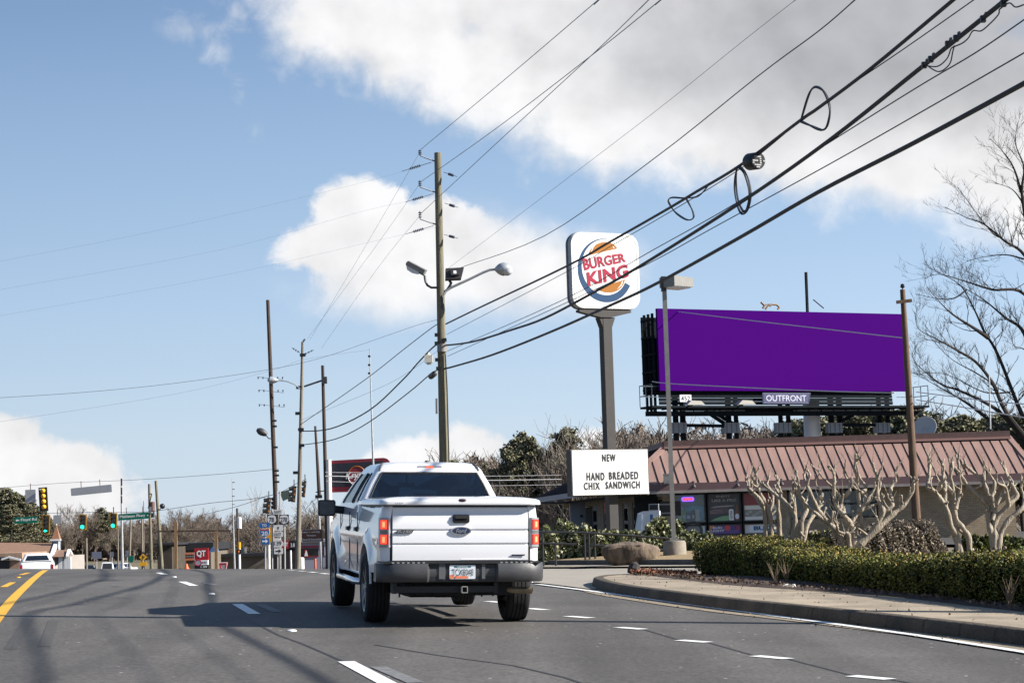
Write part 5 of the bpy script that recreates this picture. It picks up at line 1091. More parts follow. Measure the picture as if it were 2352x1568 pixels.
b = MB(); b.prism(rect(30*u, 75*u, 60*u, 160*u), fr, 0, .01); b.build('blue_stripe', M('stripe_blue', (.03, .16, .42), .4), t)
b = MB(); b.prism([(-118*u, 8*u), (-60*u, 8*u), (-50*u, 165*u), (-85*u, 165*u)], fr, 0, .02); b.build('chest_door', M('door_pale', (.48, .55, .6), .3), t)
p = P(*z7(418, 970), 100); p.z = gz(p.x, p.y); u = 100/FD*.98/4.355; t = thing('storage_cabinet', 'plain white cabinet with a round black knob at the far side of the store', 'cabinet', p); fr = Fr((p.x, p.y, P(*z7(418, 970), 100).z), (1, 0, 0))
b = MB(); b.prism(rect(-82*u, -2, 75*u, 210*u), fr, -1.2, 0); b.build('body', M('cabinet_white', (.5, .53, .58), .5, var=.05, scale=1), t); b = MB(); b.prism(circ(30*u, 60*u, 14*u, None, 14), fr, 0, .04); b.build('knob', BLK, t)
p = P(.98*(1680+1592/3.267), .98*(980+70/3.267), 86); b = MB(); b.lathe(p, (-.4, -.8, .4), [(-.1, .02), (-.06, .3), (.02, .55), (.03, .53), (-.03, .3), (-.05, .0)], 20); b.tube([p, p-Z*.6], .05, 6); tag(b.build('satellite_dish', M('dish_grey', (.5, .5, .5), .5), None, True, True), 'pale satellite dish on the store roof right of the billboard', 'satellite dish')
b = MB(); a = P(2272, 862, 85); c = P(2275, 985, 85); b.tube([c, a], .035, 6); tag(b.build('vent_mast', STEEL, None, True, True), 'thin grey mast on the store roof in front of the bare tree', 'mast')
# ================================================================ boulder, handrail
def boulder():
    from mathutils import noise
    rk = random.Random(12); PLN = [(Vector(v).normalized(), h_) for v, h_ in (((0, 0, 1), .80), ((.2, -.9, -.15), .62), ((-.8, -.75, -.1), .74), ((.9, -.6, -.25), .80), ((-1, 0, .1), .92), ((1, .1, -.1), .92), ((-.5, -.5, .9), .84), ((.5, -.45, .9), .85), ((-.3, -.9, .35), .76), ((.55, -.8, .3), .80), ((0, 1, 0), .8))]
    c = G(.98*(1260+955/4.355), .98*(1000+1390/4.355), .12); Yb = c.y; u = Yb/FD*.98/4.355; b = MB(); rows = []
    hw, h = 262*u, 215*u
    for i in range(25):
        th = math.pi*i/24; row = []
        for j in range(48):
            a = 6.28318*j/48; d = Vector((math.cos(a)*math.sin(th), math.sin(a)*math.sin(th), math.cos(th)))
            q = Vector((math.copysign(abs(d.x)**.75, d.x), math.copysign(abs(d.y)**.8, d.y), math.copysign(abs(d.z)**.6, d.z)))
            n = 1.04+.20*noise.noise(d*1.3+Vector((3, 1, 2)))-.16*abs(noise.noise(d*2.3+Vector((1, 5, 2))))-.10*abs(noise.noise(d*4.1))+.03*noise.noise(d*11)
            pr = min([h_/max(1e-3, d.dot(v)) for v, h_ in PLN if d.dot(v) > .05]+[1.15]); n *= .35+.65*min(1.1, pr)*1.12; z = q.z*.5+.5; w = .90+.14*sm(0, .4, z)-.14*sm(.6, 1, z)
            row.append((c.x+q.x*hw*n*w*1.0, c.y+q.y*hw*.7*n*w+.3, c.z-.08+(h+.08)*z*(1+.08*noise.noise(d*2+Vector((9, 0, 0))))))
        rows.append(row)
    b.grid(rows[::-1], True)
    m = M('boulder_stone', (.05, .034, .024), .95, var=.5, scale=2.4, bump=1.0, bscale=7, stretch=(1.6, 1.6, .5), c2=(.32, .235, .165))
    tag(b.build('boulder', m, None, True, True), 'large brown boulder with a dark left flank at the edge of the driveway', 'boulder')
boulder()
def rail_mat(): return M('rail_black', (.03, .03, .032), .5)
def rail(name, pts_top, posts, Y, label, midrails):
    g = P(*posts[0], Y); b = None
    t = thing(name, label, 'railing', Vector((g.x, Y, gz(g.x, Y))))
    for pr in [pts_top]+midrails: b = MB(); b.tube([P(*z7(*p), Y) for p in pr], .032, 8); b.build('rail', rail_mat(), t, True, True)
    for q in posts: b = MB(); a = P(*z7(*q), Y); b.tube([a, Vector((a.x, a.y, gz(a.x, a.y)-.05))], .03, 8); b.build('post', rail_mat(), t, True, True)
rail('handrail', [(-90, 1062), (40, 1072), (480, 1078), (520, 1082), (960, 1110), (1370, 1142)], [(50, 1074), (180, 1190), (478, 1078), (522, 1084), (580, 1090), (965, 1112), (1500, 1140)], 55.5, 'low black pipe handrail in front of the shrubs behind the boulder', [[(-90, 1185), (40, 1188), (400, 1198)], [(540, 1206), (700, 1212), (960, 1225), (1290, 1256)]])
rail('white_rail', [(10, 778), (60, 772), (340, 768)], [(195, 770)], 96, 'thin white pipe rail left of the store under the dark eave', [])
# ================================================================ hedges, shrubs
RNG = np.random.default_rng(7)
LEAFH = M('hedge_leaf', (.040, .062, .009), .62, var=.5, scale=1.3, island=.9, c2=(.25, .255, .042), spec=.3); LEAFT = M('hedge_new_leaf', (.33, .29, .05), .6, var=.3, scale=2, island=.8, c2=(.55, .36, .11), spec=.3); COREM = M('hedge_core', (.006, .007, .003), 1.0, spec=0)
def hedge(label, line, hts, depth, n, size, mats=None, top_mi=None):
    """clipped hedge along ground points; leaves over a rounded box"""
    line = [Vector(p) for p in line]; N_ = 60; q = resample(line, N_); h = np.interp(np.linspace(0, 1, N_), np.linspace(0, 1, len(hts)), hts)
    t = thing('hedge', label, 'hedge', q[N_//2]); o = off(q, 1.0); side = 1 if (o[10]-q[10]).x*CR.x+(o[10]-q[10]).y > 0 else -1
    nv = np.array([(a-b_).normalized()*side for a, b_ in zip(o, q)]); qa = np.array(q)
    s = RNG.random(n)*(N_-1); i = np.minimum(s.astype(int), N_-2); f = (s-i)[:, None]
    base = qa[i]*(1-f)+qa[i+1]*f; nn = nv[i]; hh = h[i]
    # cross-section position on a rounded box shell
    u = RNG.random(n)*(2+depth/.7); d = np.zeros(n); z = np.zeros(n); hz = .7
    fr_ = u < 1.25; d[fr_] = 0; z[fr_] = (u[fr_]/1.25)
    tp = (u >= 1.25); d[tp] = RNG.random(tp.sum())*depth; z[tp] = 1
    d += .10*np.maximum(0, z-.8)/.2*(1-tp)
    z = np.where(tp, 1-.22*np.clip((.14-d)/.14, 0, 1), z)
    wob = np.array([.5*math.sin(a*1.9+1)+.3*math.sin(a*5.3)+.35*math.sin(a*11.7+.5)+.25*math.sin(a*23) for a in s*.45])
    dep = np.abs(RNG.normal(size=n))*.05; bulge = .07*np.sin(z*3.0)*(1-tp)
    pos = base+nn*(d+dep-bulge-.05*wob*(1-tp))[:, None]; pos[:, 2] += hh*z*(1+.06*wob)+RNG.normal(size=n)*.025-(dep*tp)
    m_ = np.where((tp & (RNG.random(n) < .30)) | (RNG.random(n) < .05), 1, 0)
    C = pos-np.array(WL[t.name]); leafmesh('foliage', mats or [LEAFH, LEAFT], C, size, RNG, t, mi=m_)
    b = MB(); b.grid([[Vector(qa[k])+Vector(nv[k])*e+Z*(h[k]*zf) for k in range(N_)] for e, zf in ((.06, -.1), (.05, .5), (.10, .84), (.2, .93), (depth-.1, .93), (depth, -.1))]); b.build('opaque_core', COREM, t)  # solid near-black core that blocks see-through, not modelled twigs
    return t
HL = [G(u, v, .17) for u, v in ((1604, 1311), (1650, 1317), (1800, 1334), (1950, 1350), (2100, 1366), (2250, 1381), (2352, 1391))]; HL.append(HL[-1]+(HL[-1]-HL[-2]).normalized()*3)
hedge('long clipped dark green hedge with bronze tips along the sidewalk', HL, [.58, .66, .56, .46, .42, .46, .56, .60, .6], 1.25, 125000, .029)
def blob(name, label, cat, parts, n, size, mats, seed=1, mi_p=.3, twigs=0, aspect=1.0):
    """shrub from several leaf-covered mounds: (centre, rx, ry, rz)"""
    rg = np.random.default_rng(seed); c0 = parts[0][0]; g = Vector((c0.x, c0.y, min(p[0].z for p in parts)))
    t = thing(name, label, cat, g); Cs = []; tot = sum(p[1]*p[3] for p in parts)
    for c, rx, ry, rz in parts:
        m = int(n*rx*rz/tot); d = rg.normal(size=(m, 3)); d /= np.linalg.norm(d, axis=1)[:, None]; d[:, 2] = np.abs(d[:, 2])*1.0
        lump = 1+.12*np.sin(d[:, 0]*5+seed)*np.cos(d[:, 2]*6+seed*2)+.08*np.sin(d[:, 0]*13+d[:, 1]*9)
        r = (1-np.abs(rg.normal(size=m))*.09)*lump; Cs.append(np.array(c)+d*r[:, None]*np.array([rx, ry, rz]))
    C = np.concatenate(Cs)-np.array(g); leafmesh('foliage', mats, C, size, rg, t, mi=(rg.random(len(C)) < mi_p).astype(int), aspect=aspect)
    b = MB()
    for c, rx, ry, rz in parts:
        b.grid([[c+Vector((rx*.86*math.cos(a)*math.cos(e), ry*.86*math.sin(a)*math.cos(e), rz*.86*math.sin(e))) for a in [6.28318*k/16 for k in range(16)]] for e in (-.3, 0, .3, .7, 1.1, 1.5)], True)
    b.build('opaque_core', COREM, t); return t  # closed dark mounds inside the leaves stop the view through the shrub
VG = [M('shrub_leaf', (.075, .095, .025), .5, var=.4, scale=1.5, island=.9, c2=(.24, .26, .08)), M('shrub_pale_leaf', (.42, .43, .20), .5, var=.3, scale=2, island=.8, c2=(.59, .57, .36))]
def s7(zx, zy, Y): return P(*z7(zx, zy), Y)
def gp(zx, Y, dz=0): p = s7(zx, 1290, Y); return Vector((p.x, p.y, gz(p.x, p.y)+dz))
u58 = 57.5/FD*.98/4.355
def mound(zx, w, top, Y, bottom=1300): c = gp(zx, Y); return (c, w*Y/FD*.98/4.355, w*Y/FD*.98/4.355*.8, s7(zx, top, Y).z-c.z)
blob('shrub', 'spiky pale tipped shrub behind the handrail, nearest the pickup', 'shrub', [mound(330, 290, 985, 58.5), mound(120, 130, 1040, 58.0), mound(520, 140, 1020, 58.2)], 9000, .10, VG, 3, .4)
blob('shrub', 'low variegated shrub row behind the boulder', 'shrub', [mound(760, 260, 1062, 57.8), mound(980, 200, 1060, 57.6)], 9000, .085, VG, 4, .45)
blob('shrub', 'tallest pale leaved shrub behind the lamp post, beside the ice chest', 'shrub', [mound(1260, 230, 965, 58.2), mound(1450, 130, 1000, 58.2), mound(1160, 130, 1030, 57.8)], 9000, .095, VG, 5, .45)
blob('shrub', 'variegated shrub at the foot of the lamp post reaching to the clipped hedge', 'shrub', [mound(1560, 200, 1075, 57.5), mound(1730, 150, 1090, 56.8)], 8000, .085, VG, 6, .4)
def m1(zx, w, top, Y): p = P(.98*(1680+zx/3.267), 1250, Y); g = gz(p.x, p.y); return (Vector((p.x, p.y, g)), w*Y/FD*.98/3.267, w*Y/FD*.98/3.267*.7, P(.98*(1680+zx/3.267), .98*(980+top/3.267), Y).z-g)
BRZ = [M('bronze_twig', (.20, .14, .10), .8, var=.4, scale=2, island=.9, c2=(.42, .34, .27)), M('bronze_leaf', (.20, .17, .08), .6, var=.4, scale=2, island=.8, c2=(.55, .46, .30))]
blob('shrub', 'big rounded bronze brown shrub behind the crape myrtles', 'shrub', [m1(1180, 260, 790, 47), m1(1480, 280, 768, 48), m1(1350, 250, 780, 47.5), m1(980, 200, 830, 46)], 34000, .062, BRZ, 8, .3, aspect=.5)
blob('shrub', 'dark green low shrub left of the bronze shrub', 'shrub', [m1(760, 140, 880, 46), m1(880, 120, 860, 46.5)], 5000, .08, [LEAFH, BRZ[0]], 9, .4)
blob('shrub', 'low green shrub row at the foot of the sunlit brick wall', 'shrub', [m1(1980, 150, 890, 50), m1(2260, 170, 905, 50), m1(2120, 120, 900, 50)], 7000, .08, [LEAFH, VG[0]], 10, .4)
# ================================================================ crape myrtles
BARK = M('crape_myrtle_bark', (.42, .33, .23), .75, var=.3, scale=7, stretch=(3, 3, .8), bump=.8, bscale=14, c2=(.59, .50, .385))
def zq(x, y): return (.98*(1820+x/4.055), .98*(1080+y/4.055))
def zr(x, y): return (.98*(1680+x/3.267), .98*(980+y/3.267))
def myrtle(label, limbs, Y, seed, zm, w=1.0):
    rg = random.Random(seed); mid = limbs[0][0]; p = P(*zm(*mid), Y); g = Vector((p.x, p.y, gz(p.x, p.y)+.15))
    t = thing('crape_myrtle', label, 'tree', g, 'pollarded crape myrtles behind the hedge')
    def stub(b, p, d, L, r, lev):
        pts = [p]; rr = [r*1.25]; n = 4
        for k in range(n):
            d = (d+Vector((rg.uniform(-.4, .4), rg.uniform(-.4, .4), rg.uniform(-.05, .45)))).normalized(); pts.append(pts[-1]+d*L/n); rr.append(r*(1-.35*(k+1)/n)*rg.uniform(.85, 1.15))
        rr[-1] = r*rg.uniform(1.0, 1.35); q = pts[-1]; pts.append(q+d*r*.9); rr.append(r*.45); b.tube(pts, rr, 7)
        if lev > 0:
            for _ in range(rg.choice((1, 2, 2))): stub(b, q, (d+Vector((rg.uniform(-.9, .9), rg.uniform(-.8, .8), rg.uniform(.0, .6)))).normalized(), L*rg.uniform(.5, .9), r*.72, lev-1)
        elif rg.random() < .5:
            for _ in range(2): e = (d+Vector((rg.uniform(-.8, .8), rg.uniform(-.6, .6), .3))).normalized(); b.tube([q, q+e*.10, q+e*rg.uniform(.15, .28)], [.005, .004, .002], 3)
    for li, (base, thick, pts) in enumerate([(l[0], 1, l) if not isinstance(l[0], str) else (l[1], .55, l[1:]) for l in limbs]):
        b = MB(); dv = rg.uniform(-.25, .25); n = len(pts); q = []
        for k, z_ in enumerate(pts): q.append(P(*zm(*z_), Y+dv*(k/(n-1))+.08*rg.uniform(-1, 1)*(k > 0)))
        if thick == 1 and li < 4: q = [Vector((q[0].x+(g.x-q[0].x)*.35, q[0].y, g.z-.1))]+q
        c = crom(q, 5); m = len(c); r0 = (.062 if thick == 1 else .040)*w
        rad = [(r0*(1-.55*k/(m-1)))*(1+.14*math.sin(k*1.3+seed+li)+.10*rg.uniform(-1, 1)) for k in range(m)]; rad[-1] *= 1.3
        b.tube(c, rad, 9)
        for k in range(3, m-2, 3):
            if rg.random() < .6: stub(b, c[k], (Vector((rg.uniform(-1, 1), rg.uniform(-.9, .9), rg.uniform(.2, .9)))).normalized(), rg.uniform(.12, .28), rad[k]*.5, 0)
        for _ in range(2 if thick == 1 else 1): stub(b, c[-1], ((c[-1]-c[-3]).normalized()+Vector((rg.uniform(-.6, .6), rg.uniform(-.5, .5), .25))).normalized(), rg.uniform(.12, .22), r0*.42, 1)
        b.build('limb', BARK, t, True, True, 60)
    return t
myrtle('crape myrtle in front of the red poster window, leftmost of the pollarded row', [[(378, 930), (372, 760), (335, 630), (245, 535)], [(420, 930), (402, 720), (345, 600), (302, 495)], [(480, 880), (470, 700), (466, 520)], ['s', (400, 720), (430, 600), (385, 505)], ['s', (372, 700), (300, 610), (262, 545)]], 37, 1, zr)
myrtle('slender crape myrtle with five stems, second from the left of the row', [[(530, 940), (556, 790), (512, 645), (400, 545)], [(572, 940), (600, 760), (545, 665), (492, 605)], [(640, 960), (652, 790), (690, 680), (610, 560)], [(662, 950), (700, 805), (762, 722)], ['s', (600, 760), (592, 600), (576, 505)], ['s', (690, 690), (640, 600), (622, 520)]], 36, 2, zr)
myrtle('largest and widest crape myrtle, left of the brown wooden pole', [[(640, 860), (600, 705), (500, 590), (400, 470), (352, 370), (290, 230)], [(740, 860), (735, 665), (645, 520), (600, 470), (548, 370), (545, 215)], [(760, 830), (832, 672), (792, 510), (782, 400), (762, 115)], [(745, 850), (900, 680), (1012, 490), (962, 345), (962, 175)], [(690, 870), (680, 700), (640, 690)], [(800, 790), (960, 640), (1100, 510), (1212, 415), (1278, 312)], ['s', (500, 600), (380, 500), (245, 370), (212, 232)], ['s', (555, 660), (560, 490)], ['s', (600, 470), (620, 380), (565, 285), (462, 182)], ['s', (792, 480), (860, 380), (905, 310), (942, 242)], ['s', (860, 375), (820, 305), (750, 262)], ['s', (1012, 482), (1100, 420), (1082, 275), (1132, 192)], ['s', (352, 380), (432, 330), (412, 272)], ['s', (700, 610), (785, 492), (960, 402)], ['s', (645, 500), (620, 370), (700, 275), (640, 110)], ['s', (800, 300), (850, 260), (795, 165)]], 33.5, 3, zq)
myrtle('upright crape myrtle just right of the brown wooden pole', [[(1740, 790), (1660, 625), (1612, 445), (1500, 290), (1435, 252), (1452, 150)], [(1832, 770), (1775, 640), (1702, 535), (1682, 300), (1652, 135)], [(1720, 780), (1640, 600), (1605, 440), (1602, 250), (1580, 105)], ['s', (1702, 455), (1742, 300), (1752, 205)], ['s', (1500, 300), (1560, 240), (1520, 150)], ['s', (1680, 300), (1620, 230), (1600, 140)]], 35, 4, zq, 1.0)
myrtle('crape myrtle at the right edge in front of the sunlit brick triangle', [[(2050, 750), (2012, 560), (2002, 430), (1885, 300), (1795, 205), (1742, 115)], [(2090, 760), (2060, 560), (2042, 335), (1982, 212), (1832, 75)], [(2070, 740), (2085, 560), (2205, 420), (2285, 330), (2235, 222), (2205, 165)], [(2115, 755), (2205, 560), (2335, 450), (2352, 330)], ['s', (2042, 335), (2072, 205), (2012, 122)], ['s', (2020, 330), (1978, 210), (1975, 92)], ['s', (2050, 560), (2100, 400), (2160, 300)], ['s', (2205, 430), (2180, 260), (2120, 220)]], 35.5, 5, zq, 1.05)
# ================================================================ mulch litter, weeds, scrap
rg = np.random.default_rng(11); k = rg.integers(0, n-1, 5200); e = rg.random(5200)**1.5*1.9-.05
Aa = np.array(A); Bb = np.array(B_); dirs = (Bb-Aa)/np.linalg.norm(Bb-Aa, axis=1)[:, None]; fk = rg.random(5200)[:, None]
pos = Bb[k]*(1-fk)+Bb[k+1]*fk+dirs[k]*e[:, None]; pos[:, 2] = [gz(p[0], p[1])+.2 for p in pos]
tag(leafmesh('leaf_litter', [M('litter_brown', (.10, .055, .035), .9, var=.4, scale=3, island=.9, c2=(.26, .17, .11))], pos, .06, rg, None, .0, .5), None, None, None, 'stuff')
pos = np.array([tuple(G(1600-150*a+20*c*0, 1306+10*c+8*(1-a), .16)+Vector((0, 0, .02*d_))) for a, c, d_ in rg.random((1500, 3))])
tag(leafmesh('pine_straw', [M('pine_straw_red', (.20, .065, .03), .9, var=.35, scale=3, island=.9, c2=(.36, .15, .08))], pos, .10, rg, None, .7, .3), None, None, None, 'stuff')
def tuft(label, u, v, h, seed):
    g = G(u, v, .19); r_ = random.Random(seed); b = MB()
    for _ in range(16):
        d = Vector((r_.uniform(-.35, .35), r_.uniform(-.3, .3), 1)).normalized(); L_ = h*r_.uniform(.35, 1); b.tube([g, g+d*L_*.5, g+d*L_+Vector((r_.uniform(-.06, .06), 0, -.01))], [.006, .005, .002], 3)
    tag(b.build('dead_weed', M('dead_stem', (.24, .17, .11), .9)), label, 'weed', 'dead weeds in the mulch')
tuft('dead brown weed tuft in front of the hedge near the white scrap', 1782, 1341, .42, 1); tuft('dead brown weed tuft in front of the hedge at the right edge', 2318, 1395, .48, 2); tuft('single tall dry stalk in front of the hedge left of the white scrap', 1806, 1338, .40, 4)
g = G(1813, 1348, .2); b = MB(); r_ = random.Random(5)
b.grid([[g+Vector((-.09+.03*i, -.05+.03*j, r_.uniform(0, .05))) for i in range(7)] for j in range(5)]); tag(b.build('paper_scrap', M('paper_white', (.7, .7, .7), .8)), 'crumpled white paper scrap on the mulch at the sidewalk edge', 'litter')
g = G(.98*(1260+978/4.355), .98*(1000+1475/4.355), .14); b = MB(); b.lathe(g, (.3, .1, 1), [(-.05, .12), (.06, .14), (.16, .10), (.22, 0)], 9); tag(b.build('rubble_stone', M('stone_dark', (.05, .045, .042), .9, var=.3, scale=9)), 'small dark stone on the pale kerb end beside the red straw', 'stone')
# ================================================================ bare trees and pines
TWIG = M('bare_bark', (.20, .155, .12), .95, var=.35, scale=.8, c2=(.33, .265, .215)); TWIGD = M('dark_bark', (.045, .035, .030), .95, var=.3, scale=1.5); PALEB = M('pale_bark', (.34, .29, .24), .95, var=.25, scale=1)
PINE = [M('pine_needle', (.085, .10, .05), .7, var=.5, scale=.6, island=.9, c2=(.27, .265, .14)), M('pine_needle_olive', (.22, .20, .10), .7, var=.4, scale=.6, island=.8, c2=(.40, .34, .20))]
def bare_proto(seed, H=12.0, spread=.75, twig=.028, lev=4, kids=(7, 5, 4, 4)):
    r_ = random.Random(seed); trunk, crown = MB(), MB()
    def br(b, p, d, L, r, lv, maxlv):
        n = 5 if lv == 0 else (3 if lv < 3 else 2); pts = [p]; rr = [r]; dd = d.copy()
        for k in range(n):
            w = .10 if lv == 0 else .28; dd = (dd+Vector((r_.uniform(-w, w), r_.uniform(-w, w), r_.uniform(-w*.3, w)))).normalized(); pts.append(pts[-1]+dd*L/n); rr.append(max(twig*.6, r*(1-.6*(k+1)/n)))
        b.tube(pts, rr, 7 if lv == 0 else (5 if lv == 1 else 3), cap=False)
        if lv >= maxlv: return
        for c in range(kids[lv]):
            f = (.30 if lv == 0 else .25)+(.70 if lv == 0 else .75)*(c+r_.random())/kids[lv]; f = min(.999, f); x = f*n; i = min(int(x), n-1); q = pts[i].lerp(pts[i+1], x-i)
            a = r_.uniform(0, 6.283); s = Vector((math.cos(a), math.sin(a), 0)); up = r_.uniform(.25, .8) if lv == 0 else r_.uniform(-.05, .6)
            nd = (dd*(.55 if lv else .15)+s*spread*r_.uniform(.7, 1.2)+Z*up).normalized()
            br(crown, q, nd, L*(r_.uniform(.38, .56) if lv == 0 else r_.uniform(.45, .7)), max(twig, rr[i]*.55), lv+1, maxlv)
    br(trunk, Vector((0, 0, -.3)), Z.copy(), H*.78, H*.016, 0, lev); return trunk, crown
def bare_tree(name, seed, mat=None, **k):
    t = thing(name, '', 'tree', (0, 0, 0)); a, c = bare_proto(seed, **k); a.build('trunk', mat or TWIG, t, False, True, 60); c.build('crown', mat or TWIG, t, False); return t
def pine_tree(seed, H=14.0):
    r_ = random.Random(seed); g_ = np.random.default_rng(seed); t = thing('pine_tree', '', 'tree', (0, 0, 0)); b = MB(); b.tube([(0, 0, -.3), (.1, .05, H*.4), (0, .1, H*.75), (.1, 0, H*.97)], [H*.014, H*.011, H*.007, .03], 7)
    Cs = []
    for k in range(58):
        f = r_.random()**.8; z = H*(.30+.68*f); R = H*.24*(1-f)**.6*r_.uniform(.45, 1.1)+.25; a = r_.uniform(0, 6.283); c = Vector((R*math.cos(a), R*math.sin(a), z+R*.12)); b.tube([(0, 0, z-R*.25), tuple(c)], [.06, .025], 4)
        for j in range(3):
            cc = c*1.0; cc = Vector((c.x*(1-.28*j)+r_.uniform(-.3, .3), c.y*(1-.28*j)+r_.uniform(-.3, .3), c.z+r_.uniform(-.2, .35))); s = H*.030*r_.uniform(.6, 1.4); m = 46; d = g_.normal(size=(m, 3)); d /= np.linalg.norm(d, axis=1)[:, None]; Cs.append(np.array(cc)+d*(g_.random(m)**.5)[:, None]*np.array([s*1.35, s*1.35, s*.75]))
    b.build('trunk', TWIGD, t, False, True, 60); C = np.concatenate(Cs); leafmesh('crown', PINE, C, H*.021, g_, t, mi=(g_.random(len(C)) < .28).astype(int), aspect=.6); return t
BP = [bare_tree('bare_tree', 20+i, spread=s, twig=.034, kids=kk) for i, (s, kk) in enumerate(((.8, (9, 6, 5, 4)), (.6, (9, 6, 5, 4)), (1.0, (10, 6, 4, 4)), (.7, (8, 6, 5, 5))))]
BW = [bare_tree('bare_tree', 40+i, PALEB, spread=.8, twig=.03, lev=3, kids=(7, 5, 4, 4)) for i in range(2)]
PP = [pine_tree(30+i) for i in range(4)]
USED = set()
def hgt(o): return max(v[2] for c in o.children for v in c.bound_box)
HGT = {o.name: hgt(o) for o in BP+BW+PP}
def plant(proto, H0, u, v, Y, label, group, rg_, wide=1.0):
    p = P(u, v, Y); g = gz(p.x, p.y); sc = max(.25, (p.z-g)/(HGT[proto.name]*.97)); loc = Vector((p.x, p.y, g)); ro = rg_.uniform(0, 6.28); s3 = (sc*wide, sc*wide, sc)
    if proto.name not in USED:
        USED.add(proto.name); proto.location = loc; proto.rotation_euler.z = ro; proto.scale = s3; o = proto; o['label'] = label; o['group'] = group
    else: o = copy_tree(proto, loc, ro, label, s3, group)
    return o
def clear_first():
    for o in BP+BW+PP:
        if o.name not in USED:
            for c in list(o.children): bpy.data.objects.remove(c)
            bpy.data.objects.remove(o)
rr = random.Random(77)
def row(protos, H0, label, group, pts, Y, dy=14, wide=(.8, 1.2)):
    for u, v in pts: plant(rr.choice(protos), H0, u+rr.uniform(-4, 4), v+rr.uniform(-3, 3), Y+rr.uniform(-dy, dy), label, group, rr, rr.uniform(*wide))
HB, HP = 10.6, 13.7
# far left wood behind the church and signals
row(PP, HP, 'dark pine at the left edge behind the church roof', 'pines behind the church', [(-6, 1128), (14, 1122), (38, 1130), (62, 1140), (80, 1150), (100, 1168), (30, 1160), (0, 1165), (70, 1180), (112, 1190)], 330, 12, (1.1, 1.6))
row(PP, HP, 'dark pine in the far wood just left of the right hand green signal', 'pines left of the green signals', [(236, 1166), (228, 1180), (250, 1178), (215, 1195)], 342, 8, (1.1, 1.4))
row(BP, HB, 'bare grey tree in the far wood behind the church steeple', 'bare trees behind the church', [(120, 1185), (150, 1175), (172, 1158), (186, 1154), (200, 1162), (160, 1190), (215, 1185), (140, 1200), (190, 1190)], 335, 10)
row(BP, HB, 'bare grey tree in the far wood between the green signals and the route signs', 'bare trees left of the route signs', [(275, 1180), (290, 1178), (312, 1185), (340, 1190), (395, 1180), (410, 1172), (428, 1166), (445, 1164), (462, 1166), (478, 1168), (492, 1176), (515, 1182), (535, 1178), (560, 1180), (585, 1176), (605, 1165)], 342, 12)
row(BP, HB, 'bare grey tree in the far wood, front rank left of the route signs', 'front rank of bare trees left of the route signs', [(255, 1205), (285, 1208), (305, 1215), (330, 1212), (352, 1215), (380, 1205), (400, 1200), (420, 1198), (440, 1200), (465, 1196), (488, 1204), (505, 1210), (530, 1206), (555, 1205), (580, 1204), (600, 1200), (620, 1196)], 308, 8)
row(BP, HB, 'bare brown tree behind the route signs and the pale pole', 'bare trees behind the route signs', [(640, 1165), (655, 1150), (672, 1155), (690, 1150), (705, 1158), (722, 1165), (742, 1172), (760, 1185), (650, 1185), (680, 1190), (710, 1195), (735, 1200)], 190, 10)
row(BW, HB, 'slender bare tree rising above the wood left of the dark leaning pole', 'slender bare trees by the dark pole', [(598, 1118), (612, 1135)], 180, 4, (.5, .7))
# wood right of the pickup
row(BP, HB, 'bare grey brown tree in the wood between the pickup and the restaurant sign', 'bare trees right of the pickup', [(1050, 1075), (1068, 1058), (1085, 1042), (1100, 1040), (1115, 1032), (1130, 1026), (1145, 1034), (1165, 1025), (1205, 1030), (1228, 1040), (1255, 1042), (1270, 1036)], 165, 10)
row(BP, HB, 'bare tree in the front rank of the wood right of the pickup', 'front rank of bare trees right of the pickup', [(1070, 1100), (1095, 1095), (1120, 1090), (1150, 1085), (1175, 1090), (1200, 1085), (1228, 1090), (1250, 1090), (1275, 1095), (1300, 1100), (1160, 1120), (1210, 1125), (1265, 1130), (1110, 1130), (1140, 1150), (1240, 1150), (1185, 1155)], 150, 6)
row(BW, HB, 'pale barked slender bare tree in the wood right of the pickup', 'pale slender trees right of the pickup', [(1150, 1098), (1232, 1120), (1180, 1110), (1285, 960), (1250, 975), (1305, 985)], 143, 4, (.45, .65))
row(PP, HP, 'dark pine left of the restaurant sign pole', 'pines left of the restaurant sign', [(1185, 1010), (1200, 1002), (1215, 1014), (1170, 1040), (1195, 1040), (1292, 990), (1302, 1004), (1280, 1020), (1310, 1035), (1270, 1050), (1290, 1060), (1048, 1062), (1060, 1075), (1225, 1045), (1240, 1060), (1160, 1075), (1210, 1075), (1250, 1085), (1140, 1085), (1100, 1075), (1275, 1085)], 155, 6, (.8, 1.15))
# behind the store and billboard
row(BP, HB, 'bare grey tree behind the store under the billboard', 'bare trees behind the store', [(1335, 995), (1360, 990), (1385, 985), (1425, 985), (1445, 975), (1470, 978), (1495, 968), (1520, 965), (1548, 972), (1570, 955), (1600, 960), (1630, 962), (1655, 975), (1690, 970), (1720, 968), (1750, 965), (1775, 980)], 150, 10)
row(PP, HP, 'olive green pine behind the store under the right half of the billboard', 'pines under the billboard', [(1800, 978), (1820, 972), (1845, 966), (1872, 962), (1895, 965), (1920, 958), (1948, 955), (1970, 960), (1990, 950), (2015, 955), (2040, 948), (2065, 955), (2090, 945)], 140, 8, (1.1, 1.5))
row(BP, HB, 'bare brown tree behind the store right of the brown pole', 'bare trees right of the brown pole', [(2110, 928), (2135, 922), (2150, 925), (2175, 935), (2205, 940), (2240, 935), (2275, 930), (2310, 925), (2340, 920)], 150, 8, (1, 1.4))
row(PP, HP, 'dark pine behind the right end of the store roof', 'pines at the right end of the store', [(2120, 955), (2145, 958), (2180, 965), (2215, 960), (2255, 968), (2300, 955), (2335, 960), (2360, 950), (2385, 960)], 125, 6, (1.1, 1.6))
clear_first()
